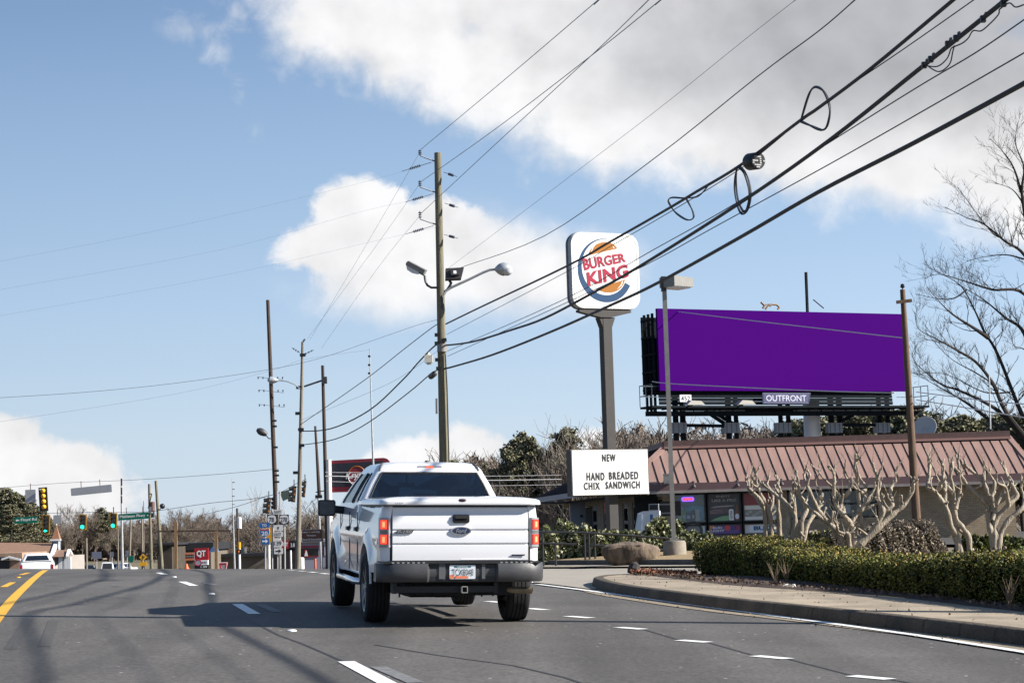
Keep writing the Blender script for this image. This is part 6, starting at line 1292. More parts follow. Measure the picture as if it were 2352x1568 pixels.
# thickets that fill the far woods near the ground
def thicket(name, u0, u1, v0, v1, Y, n_, size, seed, mats):
    g_ = np.random.default_rng(seed); pos = []
    for a, c, d_ in g_.random((n_, 3)):
        u = u0+(u1-u0)*a; top = v0+(10*math.sin(u*.05)+7*math.sin(u*.13+2)+5*math.sin(u*.31)); q = P(u, top+(v1-top)*(c**.8), Y+16*d_); pos.append(tuple(q))
    tag(leafmesh(name, mats, np.array(pos), size, g_, None, 0, .16, up=(0, 0, 1)), None, None, None, 'stuff')
TH = [M('thicket_twig', (.17, .13, .10), .95, var=.35, scale=.3, island=.9, c2=(.33, .26, .21)), TWIGD]
thicket('thicket', -60, 790, 1205, 1345, 350, 40000, 1.75, 1, [TH[0]]); thicket('thicket', 1040, 1480, 1062, 1300, 172, 52000, .95, 2, [TH[0]]); thicket('thicket', 1400, 2420, 990, 1200, 160, 16000, 1.2, 3, [TH[0]])
# ================================================================ large bare tree at the right edge
def z3(x, y): return (.98*(2000+x/1.96), .98*(240+y/1.96))
def edge_tree():
    Y = 113; r_ = random.Random(5); base = P(*z3(830, 1560), Y); g = Vector((base.x, base.y, gz(base.x, base.y)))
    t = thing('bare_tree', 'large spreading bare tree filling the right edge beside the billboard', 'tree', g)
    L_ = [[(830, 1560), (760, 1400), (740, 1350), (660, 1150), (600, 1050), (560, 960), (500, 850), (430, 800), (350, 760)], [(810, 1560), (700, 1420), (640, 1290), (560, 1190), (460, 1130), (380, 1085), (300, 1040), (282, 965)], [(800, 1560), (680, 1430), (600, 1375), (480, 1320), (400, 1292), (290, 1200), (270, 1150)], [(790, 1570), (640, 1470), (520, 1380), (400, 1310), (275, 1240)], [(860, 1500), (900, 1100), (784, 880), (640, 860), (540, 830), (400, 790), (335, 805)], [(870, 1400), (900, 900), (784, 700), (700, 640), (600, 560), (520, 530), (420, 480)], [(880, 1300), (880, 700), (784, 450), (740, 310), (690, 230), (625, 165)], [(860, 1300), (784, 1060), (700, 990), (590, 900), (470, 830)], [(620, 1080), (560, 1040), (440, 960), (340, 850)], [(890, 900), (810, 620), (775, 420), (784, 300), (745, 190), (755, 100)], [(680, 620), (640, 600), (560, 500), (480, 390)], [(784, 470), (730, 400), (650, 370)], [(784, 720), (700, 700), (600, 710), (520, 730)], [(640, 1290), (560, 1240), (440, 1170), (330, 1050)], [(520, 860), (460, 900), (380, 900), (290, 880)], [(720, 1330), (600, 1330), (430, 1250), (290, 1245)], [(880, 1330), (800, 1150), (740, 1120), (730, 1080)]]
    def tw(b, p, d, L, r, lv):
        pts = [p]; n = 3
        for k in range(n): d = (d+Vector((r_.uniform(-.35, .35), r_.uniform(-.35, .35), r_.uniform(-.15, .30)))).normalized(); pts.append(pts[-1]+d*L/n)
        b.tube(pts, [r, r*.8, r*.6, r*.35], 3, False)
        if lv: 
            for _ in range(r_.choice((2, 3, 4))): k = r_.randint(1, 3); tw(b, pts[k], (d+Vector((r_.uniform(-.8, .8), r_.uniform(-.8, .8), r_.uniform(-.3, .6)))).normalized(), L*r_.uniform(.4, .7), max(.007, r*.6), lv-1)
    trunk = MB(); trunk.tube([g-Z*.3, g+Z*3, P(*z3(850, 1450), Y)], [.32, .28, .24], 12); trunk.build('trunk', TWIGD, t, True, True)
    tws = MB()
    for li, pts in enumerate(L_):
        b = MB(); dv = r_.uniform(-2.2, 2.2); n_ = len(pts); q = [P(*z3(*p), Y+dv*k/(n_-1)+r_.uniform(-.2, .2)) for k, p in enumerate(pts)]; c = crom(q, 6); m = len(c)
        r0 = .15 if li < 10 else .06; rad = [max(.017, r0*(1-k/(m-1))**1.1) for k in range(m)]; b.tube(c, rad, 7); b.build('limb', TWIGD, t, True, True)
        for k in range(5, m-1):
            for _ in range(1 if k < m*.4 else 2):
                if r_.random() < .62: d = (c[min(k+1, m-1)]-c[k-1]).normalized(); tw(tws, c[k], (d*.6+Vector((r_.uniform(-.9, .9), r_.uniform(-.9, .9), r_.uniform(-.3, .9)))).normalized(), r_.uniform(.5, 1.5), max(.010, rad[k]*.35), 2)
    tws.build('twigs', TWIGD, t)
edge_tree()
# ================================================================ the junction beyond the crest
SIGBLK = M('signal_black', (.010, .010, .011), .5); SIGYEL = M('signal_yellow', (.62, .30, .01), .5); SGREEN = M('sign_green', (.003, .20, .13), .6, spec=.2); BACK = M('sign_back_aluminium', (.33, .34, .36), .5, metal=.25, var=.08, scale=2); SLET = M('sign_letter_white', (.75, .75, .75), .5)
def za(x, y): return (.98*x/5.6, .98*(1080+y/5.6))
def zb3(x, y): return (.98*(380+x/5.6), .98*(1120+y/5.6))
def zc6(x, y): return (.98*(600+x/7.465), .98*(1130+y/7.465))
YJ = 160.0
def fr_px(zm, x0, y0, x1, y1, Y, ang=0.0):
    a, c = P(*zm(x0, y0), Y), P(*zm(x1, y1), Y); m = P(*zm((x0+x1)/2, (y0+y1)/2), Y); k = .98/(5.6 if zm in (za, zb3) else 7.465)*Y/FD
    return frz(m, ang), abs(x1-x0)/2*k, abs(y1-y0)/2*k
def signal(x0, y0, x1, y1, n, lit, label, arrow=False, tilt=0.0):
    fr, w, h = fr_px(za, x0, y0, x1, y1, YJ); fr = Fr(fr.o, (math.cos(tilt), 0, math.sin(tilt)), (-math.sin(tilt), 0, math.cos(tilt)))
    t = thing('traffic_signal', label, 'traffic light', fr.at(0, -h)); e = .09
    b = MB(); b.prism(rect(-w, -h, w, h), fr, -.06, -.04); b.build('backplate', SIGBLK, t)
    b = MB()
    for q in ((-w, -h, -w+e, h), (w-e, -h, w, h), (-w+e, -h, w-e, -h+e), (-w+e, h-e, w-e, h)): b.prism(rect(*q), fr, -.04, -.03)
    b.build('border', SIGYEL, t)
    b = MB(); b.prism(rect(-w*.55, -h*.9, w*.55, h*.9), fr, -.04, .12); b.build('housing', SIGBLK, t); s = 2*h*.88/n; r = min(.16, s*.44)
    for k in range(n):
        y = h*.88-s*(k+.5); on = k == lit
        vb = MB(); vb.tube([fr.at(r*1.1*math.cos(a), y+r*1.1*math.sin(a), .26-.0*a) for a in [math.pi*(-.15+1.3*j/12) for j in range(13)]], .02, 5)
        for a in [math.pi*(-.1+1.2*j/12) for j in range(13)]: vb.bar(fr.at(r*1.1*math.cos(a), y+r*1.1*math.sin(a), .12), fr.at(r*1.1*math.cos(a), y+r*1.1*math.sin(a), .27), .05, .02)
        v_ = vb.build('visor', SIGBLK, t)
        lb = MB()
        if on and arrow: lb.prism([(x*r*1.2, y+q*r*1.2) for x, q in ((-1, 0), (-.1, .75), (-.1, .3), (.9, .3), (.9, -.3), (-.1, -.3), (-.1, -.75))], fr, .12, .13)
        else: lb.prism(circ(0, y, r*(1.15 if on else 1), None, 18), fr, .12, .13)
        lb.build('lit_green_lens' if on else 'dark_lens', M('signal_green', (.02, .5, .38), .3, emit=(.02, .85, .62), es=1.0) if on else M('lens_dark', (.03, .022, .02), .2, coat=.5), v_)
    b = MB(); b.bar(fr.at(0, h), fr.at(0, h)+Z*.5, .06); b.build('hanger', SIGBLK, t)
signal(553, 705, 655, 958, 4, 3, 'hanging signal with a lit green left arrow under the yellow lamp row', True, -.03); signal(1038, 700, 1136, 902, 3, 2, 'hanging signal with a round green light, midway between the two street name signs', False, -.03); signal(1438, 682, 1538, 886, 3, 2, 'hanging signal with a round green light touching the long green street sign', False, -.03)
# signal seen from behind with four yellow housings
fr, w, h = fr_px(za, 512, 345, 625, 658, YJ-4); fr = Fr(fr.o, (1, 0, .05), (-.055, 0, 1))
t = thing('traffic_signal', 'signal seen from behind with four bulging yellow housings on a black backplate', 'traffic light', fr.at(0, -h)); b = MB(); b.prism(rect(-w, -h, w, h), fr, -.05, 0); b.build('backplate', SIGBLK, t)
for k in range(4): b = MB(); y = h*.72-k*h*.45; b.lathe(fr.at(.02, y, .0), fr.n, [(0, w*.52), (.12, w*.5), (.22, w*.36), (.27, w*.2), (.28, 0)], 14); hb = b.build('yellow_housing', M('signal_back_yellow', (.75, .40, .01), .45), t, True, True); b = MB(); b.lathe(fr.at(.02, y, .27), fr.n, [(0, .07), (.03, .05), (.03, 0)], 8); b.build('knob', M('knob_brown', (.3, .14, .01), .5), hb, True, True)
b = MB(); b.prism(rect(-w*.75, h*.78, -w*.3, h*.9), fr, 0, .02); b.build('white_tag', SLET, t)
def flat_sign(name, zm, x0, y0, x1, y1, Y, mat, label, cat='sign', tilt=0.0, words=(), lm=None, post=None, pts=None, border=None, hang=None, group=None, wr=0.0):
    fr, w, h = fr_px(zm, x0, y0, x1, y1, Y); fr = Fr(fr.o, (math.cos(tilt), 0, math.sin(tilt)), (-math.sin(tilt), 0, math.cos(tilt)))
    t = thing(name, label, cat, fr.at(0, -h), group); P0 = pts or rrect(-1, -1, 1, 1, .08, 2); b = MB(); b.prism([(x*w, y*h) for x, y in P0], fr, -.05, 0); pl = b.build('panel', mat, t)
    if border: b = MB(); b.tube([fr.at(x*w*.97, y*h*.95, .0) for x, y in P0+[P0[0]]], .025, 4); b.build('border', border, pl)
    for s, x, y, ww, hh in words: text('lettering', s, fr, x*w, y*h, ww*w, hh*h, lm or SLET, pl, .004, .012)
    if post:
        for px in post: b = MB(); a = fr.at(px*w, h*.9, -.08); b.tube([a, Vector((a.x, a.y, gz(a.x, a.y)-.2))], .035, 6); b.build('post', STEEL, t, True, True)
    if hang:
        for px in hang: b = MB(); b.bar(fr.at(px*w, -h*.95, -.07), fr.at(px*w, h, -.07)+Z*.5, .05); b.build('hanger', M('rusty_strap', (.2, .12, .08), .7), t)
    return t, pl, fr, w, h
def arrow(fr, cx, cy, s, pl, mat, ang=0, thick=.26):
    pts = [(-1, -thick), (.15, -thick), (.15, -.72), (1, 0), (.15, .72), (.15, thick), (-1, thick)]; c, s_ = math.cos(ang), math.sin(ang)
    b = MB(); b.prism([(cx+s*(x*c-y*s_), cy+s*(x*s_+y*c)) for x, y in pts], fr, .001, .008); b.build('arrow', mat, pl)
t, pl, fr, w, h = flat_sign('street_sign', za, 190, 730, 492, 815, YJ-1, SGREEN, 'short green street name sign at the far left reading Floyd Rd', 'street sign', .02, [('Floyd Rd', .24, 0, 1.36, 1.05)], None, None, None, None, (-.5, .5)); arrow(fr, -.74*w, 0, .16*w, pl, SLET, math.pi)
t, pl, fr, w, h = flat_sign('street_sign', za, 1552, 682, 1978, 765, YJ-1, SGREEN, 'long green street name sign beside the right hand green signal', 'street sign', .035, [('Mableton Pkwy', -.12, 0, 1.56, 1.15)], None, None, None, None, (-.5, .5)); arrow(fr, .86*w, 0, .09*w, pl, SLET)
flat_sign('sign', za, 330, 375, 466, 545, YJ-4, BACK, 'plain grey sign back hanging left of the yellow lamp row', 'sign', .0, hang=(0,)); flat_sign('sign', za, 930, 332, 1466, 432, YJ-4, BACK, 'long grey back of a street name sign hanging from the span wire', 'sign', .07, hang=(-.5, .42)); flat_sign('sign', za, 700, 710, 805, 820, YJ, BACK, 'small grey sign back hanging right of the green arrow signal', 'sign', .0, [('ONE', 0, .5, 1.2, .4), ('LANE', 0, 0, 1.2, .4)] if 0 else (), hang=(0,))
SPL, SPR = P(-70, 1123, YJ-3), P(640, 1076, 122)
for pts, r, l in (([(-70, 1124), (0, 1120), (140, 1109), (278, 1103), (400, 1096), (520, 1087), (640, 1076)], .013, 'span wire with the sign backs crossing the street at left'), ([(-70, 1196), (60, 1181), (190, 1176), (265, 1176), (345, 1174), (480, 1155), (600, 1142), (700, 1112)], .016, 'second span wire carrying the green signals')):
    wire(pts, (SPL.x, SPL.y), (SPR.x, SPR.y), r, l, WIREM, False)
# church
def church():
    Y = 178; k = .98/5.6*Y/FD; c = P(*za(380, 1240), Y); g = Vector((c.x, c.y, gz(c.x, c.y))); t = thing('church', 'brown roofed church with a grey box steeple and white trim at far left', 'church', g); BR = M('roof_brown_shingle', (.30, .17, .105), .9, var=.15, scale=2); WT = M('trim_white', (.75, .75, .75), .6); WG = M('steeple_grey', (.12, .15, .20), .6)
    def V(x, y, d=0): return P(*za(x, y), Y+d)
    b = MB(); b.face([V(-500, 1240), V(680, 1240), V(735, 1075, 7), V(-500, 1062, 7)]); b.face([V(735, 1075, 7), V(680, 1240), V(780, 1240, 16)]); b.face([V(-500, 1062, 7), V(735, 1075, 7), V(760, 1240, 16), V(-500, 1240, 16)]); b.build('roof', BR, t)
    b = MB(); z1 = V(600, 1240).z-.1; 
    for x0, x1, y0, y1 in ((V(-480, 1240).x, V(660, 1240).x, Y+.6, Y+14),): b.box(((x0+x1)/2, (y0+y1)/2, (z1+g.z-1)/2), (x1-x0, y1-y0, z1-g.z+1))
    b.build('wall', M('church_wall', (.45, .40, .36), .8, var=.1, scale=1), t); b = MB(); b.bar(V(680, 1245), V(737, 1078, 7), .3, .35); b.bar(V(-400, 1244), V(680, 1244), .2, .25); b.build('white_bargeboard', WT, t)
    a = V(740, 1110, 6); hw = 50*k; b = MB(); zt = V(740, 1035, 6).z; b.box((a.x, a.y, (zt+z1)/2), (2*hw, 2*hw, zt-z1)); st = b.build('steeple', WG, t); b = MB(); b.box((a.x+hw*.95, a.y-hw, (zt+z1)/2), (.16, .1, zt-z1)); b.box((a.x, a.y-hw, zt), (2*hw+.3, .3, .15)); b.build('steeple_trim', WT, st)
    tip = V(742, 840, 6); b = MB(); q = [Vector((a.x+sx_*hw*1.12, a.y+sy*hw*1.12, zt+.05)) for sx_, sy in ((-1, -1), (1, -1), (1, 1), (-1, 1))]
    for i in range(4): b.face([q[i], q[(i+1) % 4], tip])
    b.build('spire', M('spire_copper', (.40, .20, .11), .6), st); b = MB(); b.tube([tip, tip+Z*.5], .04, 5); b.build('finial', WT, st, True, True)
    b = MB(); b.face([V(700, 1255, -1), V(900, 1255, -1), V(905, 1165, 4), V(712, 1165, 4)]); b.face([V(905, 1165, 4), V(900, 1255, -1), V(945, 1240, 5)]); b.build('porch_roof', BR, t); b = MB(); b.bar(V(905, 1165, 3), V(945, 1238, 3), .25); b.bar(V(905, 1165, 3), V(880, 1250, -1), .2); b.build('porch_gable', WT, t)
    for x in (795, 870, 912): b = MB(); p = V(x, 1255, -.5); b.box((p.x, p.y, (p.z+g.z-1)/2), (.3, .3, p.z-g.z+1)); b.build('porch_column', WT, t)
    b = MB(); p = V(820, 1300, 3); b.box((p.x, p.y, p.z-1), (150*k, .3, 100*k+2)); b.build('porch_wall', M('porch_white', (.5, .52, .56), .7), t)
church()
def house():
    Y = 150; c = P(*za(140, 1380), Y); g = Vector((c.x, c.y, gz(c.x, c.y))); t = thing('brick_house', 'low tan brick building with white trimmed gable behind the far pickup', 'house', g)
    def V(x, y, d=0): return P(*za(x, y), Y+d)
    a, e = V(-200, 1300), V(290, 1300); b = MB(); b.box(((a.x+e.x)/2, Y+4, (a.z+g.z)/2), (e.x-a.x, 8, a.z-g.z+1)); b.build('wall', brickmat('tan_brick', (.33, .19, .12), (.40, .25, .16), (.3, .24, .2)), t)
    b = MB(); b.face([V(-200, 1300, -.5), V(295, 1300, -.5), V(230, 1262, 4), V(-200, 1258, 4)]); b.build('roof', M('house_roof_grey', (.10, .095, .10), .9), t); b = MB(); b.bar(V(20, 1290, -.8), V(120, 1258, -.8), .14); b.bar(V(120, 1258, -.8), V(270, 1295, -.8), .14); b.build('white_trim', M('trim_white'), t)
    b = MB(); b.box(V(20, 1345, -.1), (1.2, .1, 1.0)); b.build('window', M('window_frame_dark'), t)
house()
# ---------------------------------------------------------------- distant vehicles
CARG = M('far_car_glass', (.012, .017, .025), .08, coat=.6)
def car(name, label, cat, u, vtop, Y, L_, Wd, H, paint, rear=True, tall=.55, wagon=False, heading=12, cab=(.30, .75), lights=True, bed=False):
    Y = min((abs(P(u, vtop, y).z-gz(P(u, vtop, y).x, y)-H), y) for y in ([95+.5*q for q in range(60)] if bed else [225+q for q in range(62)]))[1]; p = P(u, vtop, Y); g = Vector((p.x, p.y, gz(p.x, p.y)))
    pass
    t = thing(name, label, cat, g, None, math.radians(heading)); WL[t.name] = Vector((0, 0, 0)); m = M(paint[0], paint[1], .3, coat=.8)
    xb, yb = [-1, -.5, 0, .5, 1], [0, .15, .3, .5, .7, .85, 1]; hb = H*tall
    lv = [(.28, Wd*.46, .05, L_-.05), (.45, Wd*.5, 0, L_), (hb*.9, Wd*.5, 0, L_), (hb, Wd*.47, .06, L_-.1)]
    b = MB(); R = [[(x, y, z) for x, y in ringpts(w, y0, y1, .16, xb, yb, .04)] for z, w, y0, y1 in lv]; b.grid(R, True); n = len(R[0]); b.idx(range(len(b.v)-n, len(b.v))); b.build('body', m, t, False, True, 45)
    y0, y1 = cab[0]*L_, cab[1]*L_; sl = .12 if wagon or bed else .55
    cl = [(hb, Wd*.46, y0, y1), (hb+.06, Wd*.455, y0+sl*.1, y1-.08), (H-.14, Wd*.38, y0+sl*.85, y1-.75), (H-.05, Wd*.36, y0+sl, y1-.85), (H, Wd*.30, y0+sl+.15, y1-1.0)]
    R = [[(x, y, z) for x, y in ringpts(w, a, c, .12, [-1, -.9, 0, .9, 1], [0, .1, .45, .52, .9, 1], .02)] for z, w, a, c in cl]; b = MB(); wn = MB(); n = len(R[0])
    for a in range(len(R)-1):
        for j in range(n):
            q = [R[a][j], R[a][(j+1) % n], R[a+1][(j+1) % n], R[a+1][j]]
            if a == 1 and (j in (1, 2) or j in (8, 10, 11) or j in (17, 18) or j in (23, 24, 26)): wn.face(q)
            else: b.face(q)
    b.face(R[-1]); cb = b.build('cab', m, t, False, True, 40, merge=True); wn.build('windows', CARG, cb, False)
    for s in (-1, 1):
        for y in (.2*L_, .8*L_): b = MB(); b.lathe((s*Wd*.43, y, .33), (s, 0, 0), [(-.1, .0), (-.1, .33), (.1, .33), (.11, .22), (.09, 0)], 18); b.build('wheel', RUB, t, False, True, 40)
        b = MB(); b.box((s*Wd*.445, .02 if rear else .02, hb*.78), (.16, .08, .34 if rear else .16)); b.build('tail_lamp' if rear else 'headlamp', M('far_red_lens', (.35, .012, .02), .2, coat=.8) if rear else M('clear_lens'), t, False)
    b = MB(); b.box((0, -.04, .46), (Wd*.96, .12, .2)); b.build('bumper', M('far_bumper', (.25, .25, .26), .4) if rear else BLK, t, False)
    if bed: b = MB(); b.box((0, cab[0]*L_*.52, hb+.01), (Wd*.86, cab[0]*L_*.9, .04)); b.build('bed_floor', BLK, t, False); b = MB(); b.box((0, .0, hb*.80), (.4, .03, .06)); b.build('tailgate_badge', M('badge_grey'), t, False)
    return t
cr = 12
car('pickup_truck', 'white pickup with dark rear window driving away over the crest at left', 'pickup truck', 84, 1270, 113, 5.4, 2.0, 1.92, ('far_white_paint', (.78, .78, .79)), True, .74, False, 13, (.36, .82), True, True)
car('parked_car', 'dark blue grey car peeking over the crest right of the white far pickup', 'car', 133, 1291, 150, 4.6, 1.8, 1.5, ('navy_car_paint', (.02, .03, .05)), False, .6, False, 10, (.2, .85)); car('parked_car', 'dark car with white roof edge just left of the white van', 'car', 204, 1297, 152, 4.6, 1.85, 1.5, ('black_car_paint', (.02, .022, .025)), True, .6, True, 10, (.12, .8)); car('van', 'white van with two rear windows showing over the crest', 'van', 246, 1291, 150, 5.0, 2.0, 2.0, ('van_white_paint', (.7, .72, .75)), True, .5, True, 12, (.02, .85)); car('parked_car', 'white car seen over the crest beside the green route sign', 'car', 307, 1291, 165, 4.6, 1.85, 1.6, ('silver_white_paint', (.65, .66, .68)), False, .58, False, 60, (.2, .85)); car('parked_car', 'dark car at the left edge of the picture in front of the tan house', 'car', 10, 1290, 135, 4.6, 1.85, 1.55, ('black_car_paint', 0), False, .58, False, 14, (.2, .85)); car('parked_car', 'small dark blue car left of the white far pickup', 'car', 31, 1299, 138, 4.4, 1.8, 1.45, ('navy_car_paint', 0), False, .58, False, 14, (.2, .85))
# ---------------------------------------------------------------- signs left of centre
flat_sign('sign', za, 1205, 1190, 1326, 1280, 158, M('sign_back_blue', (.20, .23, .32), .5), 'bluish grey double sign back on a dark post near the white van', 'sign', 0, post=(-.0,)); flat_sign('sign', za, 1448, 1190, 1488, 1255, 158, M('sign_back_blue'), 'narrow bluish sign back near the silver mast', 'sign', 0, post=(0,)); 
t, pl, fr, w, h = flat_sign('sign', za, 1642, 1172, 1688, 1250, 158, M('sign_back_blue'), 'small diamond topped grey sign back above the green route sign', 'sign', 0, post=(0,), pts=[(-1, -1), (1, -1), (1, -.1), (.2, -.1), (1, .45), (0, 1), (-1, .45), (-.2, -.1), (-1, -.1)])
flat_sign('route_sign', za, 1685, 1243, 1757, 1335, 150, SGREEN, 'green shield shaped route sign left of the yellow diamond', 'sign', 0, post=(-.3,), pts=[(-.9, 1), (.9, 1), (1, .3), (.75, -.5), (0, -1), (-.75, -.5), (-1, .3)])
t, pl, fr, w, h = flat_sign('warning_sign', za, 1824, 1216, 1928, 1372, 145, M('warning_yellow', (.72, .36, .01), .5), 'yellow diamond warning sign with side road symbol and plaque', 'warning sign', 0, post=(0,), pts=[(-.95, -1), (.95, -1), (.95, -.38), (.1, -.38), (0, -.2), (1, .4), (0, 1), (-1, .4), (0, -.2), (-.1, -.38), (-.95, -.38)])
b = MB(); b.prism([(-.12*w, .1*h), (.1*w, .1*h), (.1*w, .7*h), (-.12*w, .7*h)], fr, 0, .01); b.prism([(.1*w, .25*h), (.5*w, .5*h), (.42*w, .6*h), (.1*w, .42*h)], fr, 0, .009); b.build('symbol', TXTK, pl)
# poles at left
def zpole(label, top, bot, Y, r0, r1, mat, zm=za, name='utility_pole', cat='utility pole'): return pole(name, label, cat, zm(*top), zm(*bot), Y, r0, r1, mat)
t = zpole('silver mast with a thin black banded antenna on top, by the long green sign', (1592, 262), (1606, 1325), 162, .05, .17, STEEL, za, 'antenna_mast', 'mast')
for y in (275, 395, 505): b = MB(); q = P(*za(1594, y), 161.9); b.tube([q-Z*.3, q+Z*.3], .07, 8); b.build('antenna_band', BLK, t, True, True)
zpole('short grey pole between the two green signals', (1133, 1005), (1137, 1365), 165, .08, .11, WGREY); zpole('thin pale pole behind the silver mast', (1545, 890), (1550, 1320), 168, .06, .08, WGREY); zpole('tan pole beside the green route sign', (1715, 765), (1698, 1410), 152, .08, .10, WGREY)
zpole('grey pole under the end of the long green sign', (1863, 760), (1868, 1250), 166, .08, .10, WGREY); zpole('tall thin pole behind the end of the long green sign', (1884, 520), (1888, 1400), 167, .03, .07, WGREY)
t = zpole('wooden pole with a rusty transformer at the end of the long green sign', (1958, 300), (1988, 1430), 155, .10, .16, WGREEN)
for x, y, r, hh, m in ((2000, 600, .20, .75, M('transformer_rust', (.20, .10, .08), .6)), (1985, 640, .2, .5, STEEL), (2005, 690, .14, .6, BLK)): b = MB(); b.lathe(P(*za(x, y), 154.7), Z, [(-hh/2, 0), (-hh/2, r), (hh/2, r), (hh/2+.05, 0)], 12); b.build('transformer', m, t, True, True)
b = MB(); b.bar(P(*za(1945, 620), 154.7), P(*za(1992, 430), 154.7), .07); b.bar(P(*za(1955, 430), 154.7), P(*za(1990, 428), 154.7), .08); b.build('crossarm', WDARK, t)
t = zpole('greenish wooden pole leaning right beside the transformer pole', (2045, 258), (2125, 1410), 150, .10, .17, WGREEN)
b = MB(); b.tube([P(*za(2070, 620), 150), P(*za(2100, 640), 149.8), P(*za(2115, 600), 149.6)], .03, 6); a, e = P(*za(2112, 605), 149.6), P(*za(2150, 578), 149.4); b.tube([a.lerp(e, k/4) for k in range(5)], [.08, .2, .22, .2, .08], 8); b.build('street_lamp', BLK, t, True, True)
t = zpole('thin whip antenna mast right of the greenish pole', (918, 0), (943, 915), 165, .02, .13, STEEL, zb3, 'antenna_mast', 'mast')
for y in (55, 145, 235, 345): b = MB(); q = P(*zb3(935, y), 164.9); b.box(q, (.22, .06, .06)); b.build('antenna_stub', BLK, t)
t = zpole('brown pole with a white transformer can near the whip antenna', (983, 395), (1000, 915), 160, .09, .12, WDARK, zb3); b = MB(); b.lathe(P(*zb3(1012, 580), 159.7), Z, [(-.5, 0), (-.5, .2), (.4, .2), (.45, 0)], 10); b.build('transformer', M('column_white'), t, True, True)
# wooden frame of two posts and a beam
t = thing('timber_frame', 'rustic timber frame of two orange brown posts and a long beam', 'frame', P(*zb3(440, 1185), 140)); OW = wood('orange_wood', (.34, .19, .085), (.48, .29, .14))
for a, c in (((180, 570), (180, 1190)), ((710, 690), (712, 1190))): b = MB(); p, q = P(*zb3(*a), 140), P(*zb3(*c), 140); b.bar(p, toground(p, q), .22, .18, (0, 1, 0)); b.build('post', OW, t)
b = MB(); b.bar(P(*zb3(-60, 697), 140), P(*zb3(905, 690), 140), .13); b.build('beam', WDARK, t)
# low buildings in the middle
def block(label, zm, x0, y0, x1, y1, Y, wallm, roofm, ry0, depth=10, name='shop_building', cat='building', extra=None):
    a, c = P(*zm(x0, y1), Y), P(*zm(x1, y0), Y); gx_ = (a.x+c.x)/2; g = Vector((gx_, Y+depth/2, gz(gx_, Y)-.3)); t = thing(name, label, cat, g); zt = P(*zm((x0+x1)/2, y0), Y).z; zr = P(*zm((x0+x1)/2, ry0), Y).z
    b = MB(); b.box((gx_, Y+depth/2, (zt+g.z)/2), (c.x-a.x, depth, zt-g.z)); b.build('wall', wallm, t); b = MB(); b.box((gx_, Y+depth/2, (zt+zr)/2), (c.x-a.x+.5, depth+.6, zr-zt)); b.build('roof', roofm, t); return t
TAN = M('taupe_stucco', (.20, .17, .135), .9, var=.08, scale=1); DKR = M('dark_roof_edge', (.022, .024, .03), .7, var=.3, scale=1)
t = block('long low taupe building with a black roof edge left of the route signs', zb3, 715, 1030, 1352, 1200, 178, TAN, DKR, 988)
for x0, x1, y0, y1, m in ((820, 930, 930, 985, M('crate_tan', (.4, .3, .22), .8)), (1045, 1085, 905, 985, M('ac_grey', (.35, .36, .36), .6))): b = MB(); fr, w, h = fr_px(zb3, x0, y0, x1, y1, 182); b.prism(rect(-w, -h, w, h), fr, -1.2, 0); b.build('roof_unit', m, t)
t = block('taupe shop with a tall black mansard roof behind the fuel price sign', zb3, 130, 945, 640, 1200, 172, TAN, DKR, 850)
b = MB(); fr, w, h = fr_px(zb3, 255, 975, 430, 1070, 171.4); b.prism(rect(-w, -h, w, h), fr, -.05, 0); bn = b.build('banner', M('banner_pale', (.62, .58, .55), .6), t)
for k, c in enumerate(((.6, .16, .06), (.45, .42, .4), (.6, .16, .06))):
    for j in range(7): b = MB(); b.prism(rect(-w*.9+j*w*.26, h*(.5-.6*k)-.16, -w*.9+j*w*.26+w*.2, h*(.5-.6*k)+.16), fr, .005, .01); b.build('banner_stroke', M('stroke%d' % (k % 2), c, .6), bn)
block('dark weathered shed at the left of the timber frame', zb3, -60, 880, 128, 1200, 165, M('shed_brown', (.075, .06, .045), .9, var=.4, scale=1.5), DKR, 850, name='shed', cat='shed')
b = MB(); fr, w, h = fr_px(zb3, 612, 905, 726, 968, 168); b.prism([(-w, -h), (w, -h), (w*.6, h*.9), (-w*.2, h), (-w*.6, .2*h)], fr, -1, 0); tag(b.build('tarpaulin', M('tarp_blue', (.12, .25, .5), .6, var=.2, scale=1)), 'light blue tarpaulin heap beside the right timber post', 'tarpaulin')
# fuel price sign
t = thing('price_sign', 'red white and black fuel brand sign standing in front of the taupe shop', 'sign', P(*zb3(512, 1190), 135)); RED2 = M('sign_red', (.50, .006, .016), .4)
fr, w, h = fr_px(zb3, 424, 918, 602, 1072, 135); b = MB(); b.prism(rect(-w, -h, w, h), fr, -.3, 0); rp = b.build('red_panel', RED2, t); text('logo_shadow', 'QT', fr, .05*w, -.03*h, 1.35*w, 1.22*h, TXTK, rp, .0, .06, 0); text('logo', 'QT', fr, 0, .02*h, 1.32*w, 1.2*h, SLET, rp, .02, .04)
fr, w, h = fr_px(zb3, 426, 1075, 600, 1138, 135); b = MB(); b.prism(rect(-w, -h, w, h), fr, -.3, 0); wp = b.build('white_panel', SLET, t); b = MB(); b.tube([fr.at(-.45*w+.14*math.cos(a)*1.6, -.05*h+.2*math.sin(a), .02) for a in [6.28318*k/14 for k in range(15)]], .035, 5); b.build('ring_mark', CRIM, wp)
for j in range(4): b = MB(); b.prism(rect(-.1*w+j*.26*w, -.45*h, -.1*w+j*.26*w+.16*w, .5*h), fr, 0, .01); b.build('grey_mark', M('mark_grey', (.3, .3, .33), .5), wp)
fr, w, h = fr_px(zb3, 426, 1141, 600, 1200, 135); b = MB(); b.prism(rect(-w, -h, w, h), fr, -.3, 0); kp = b.build('black_panel', SIGBLK, t); text('price', '1.99', fr, .4*w, .2*h, .95*w, .8*h, SLET, kp, .01, .02)
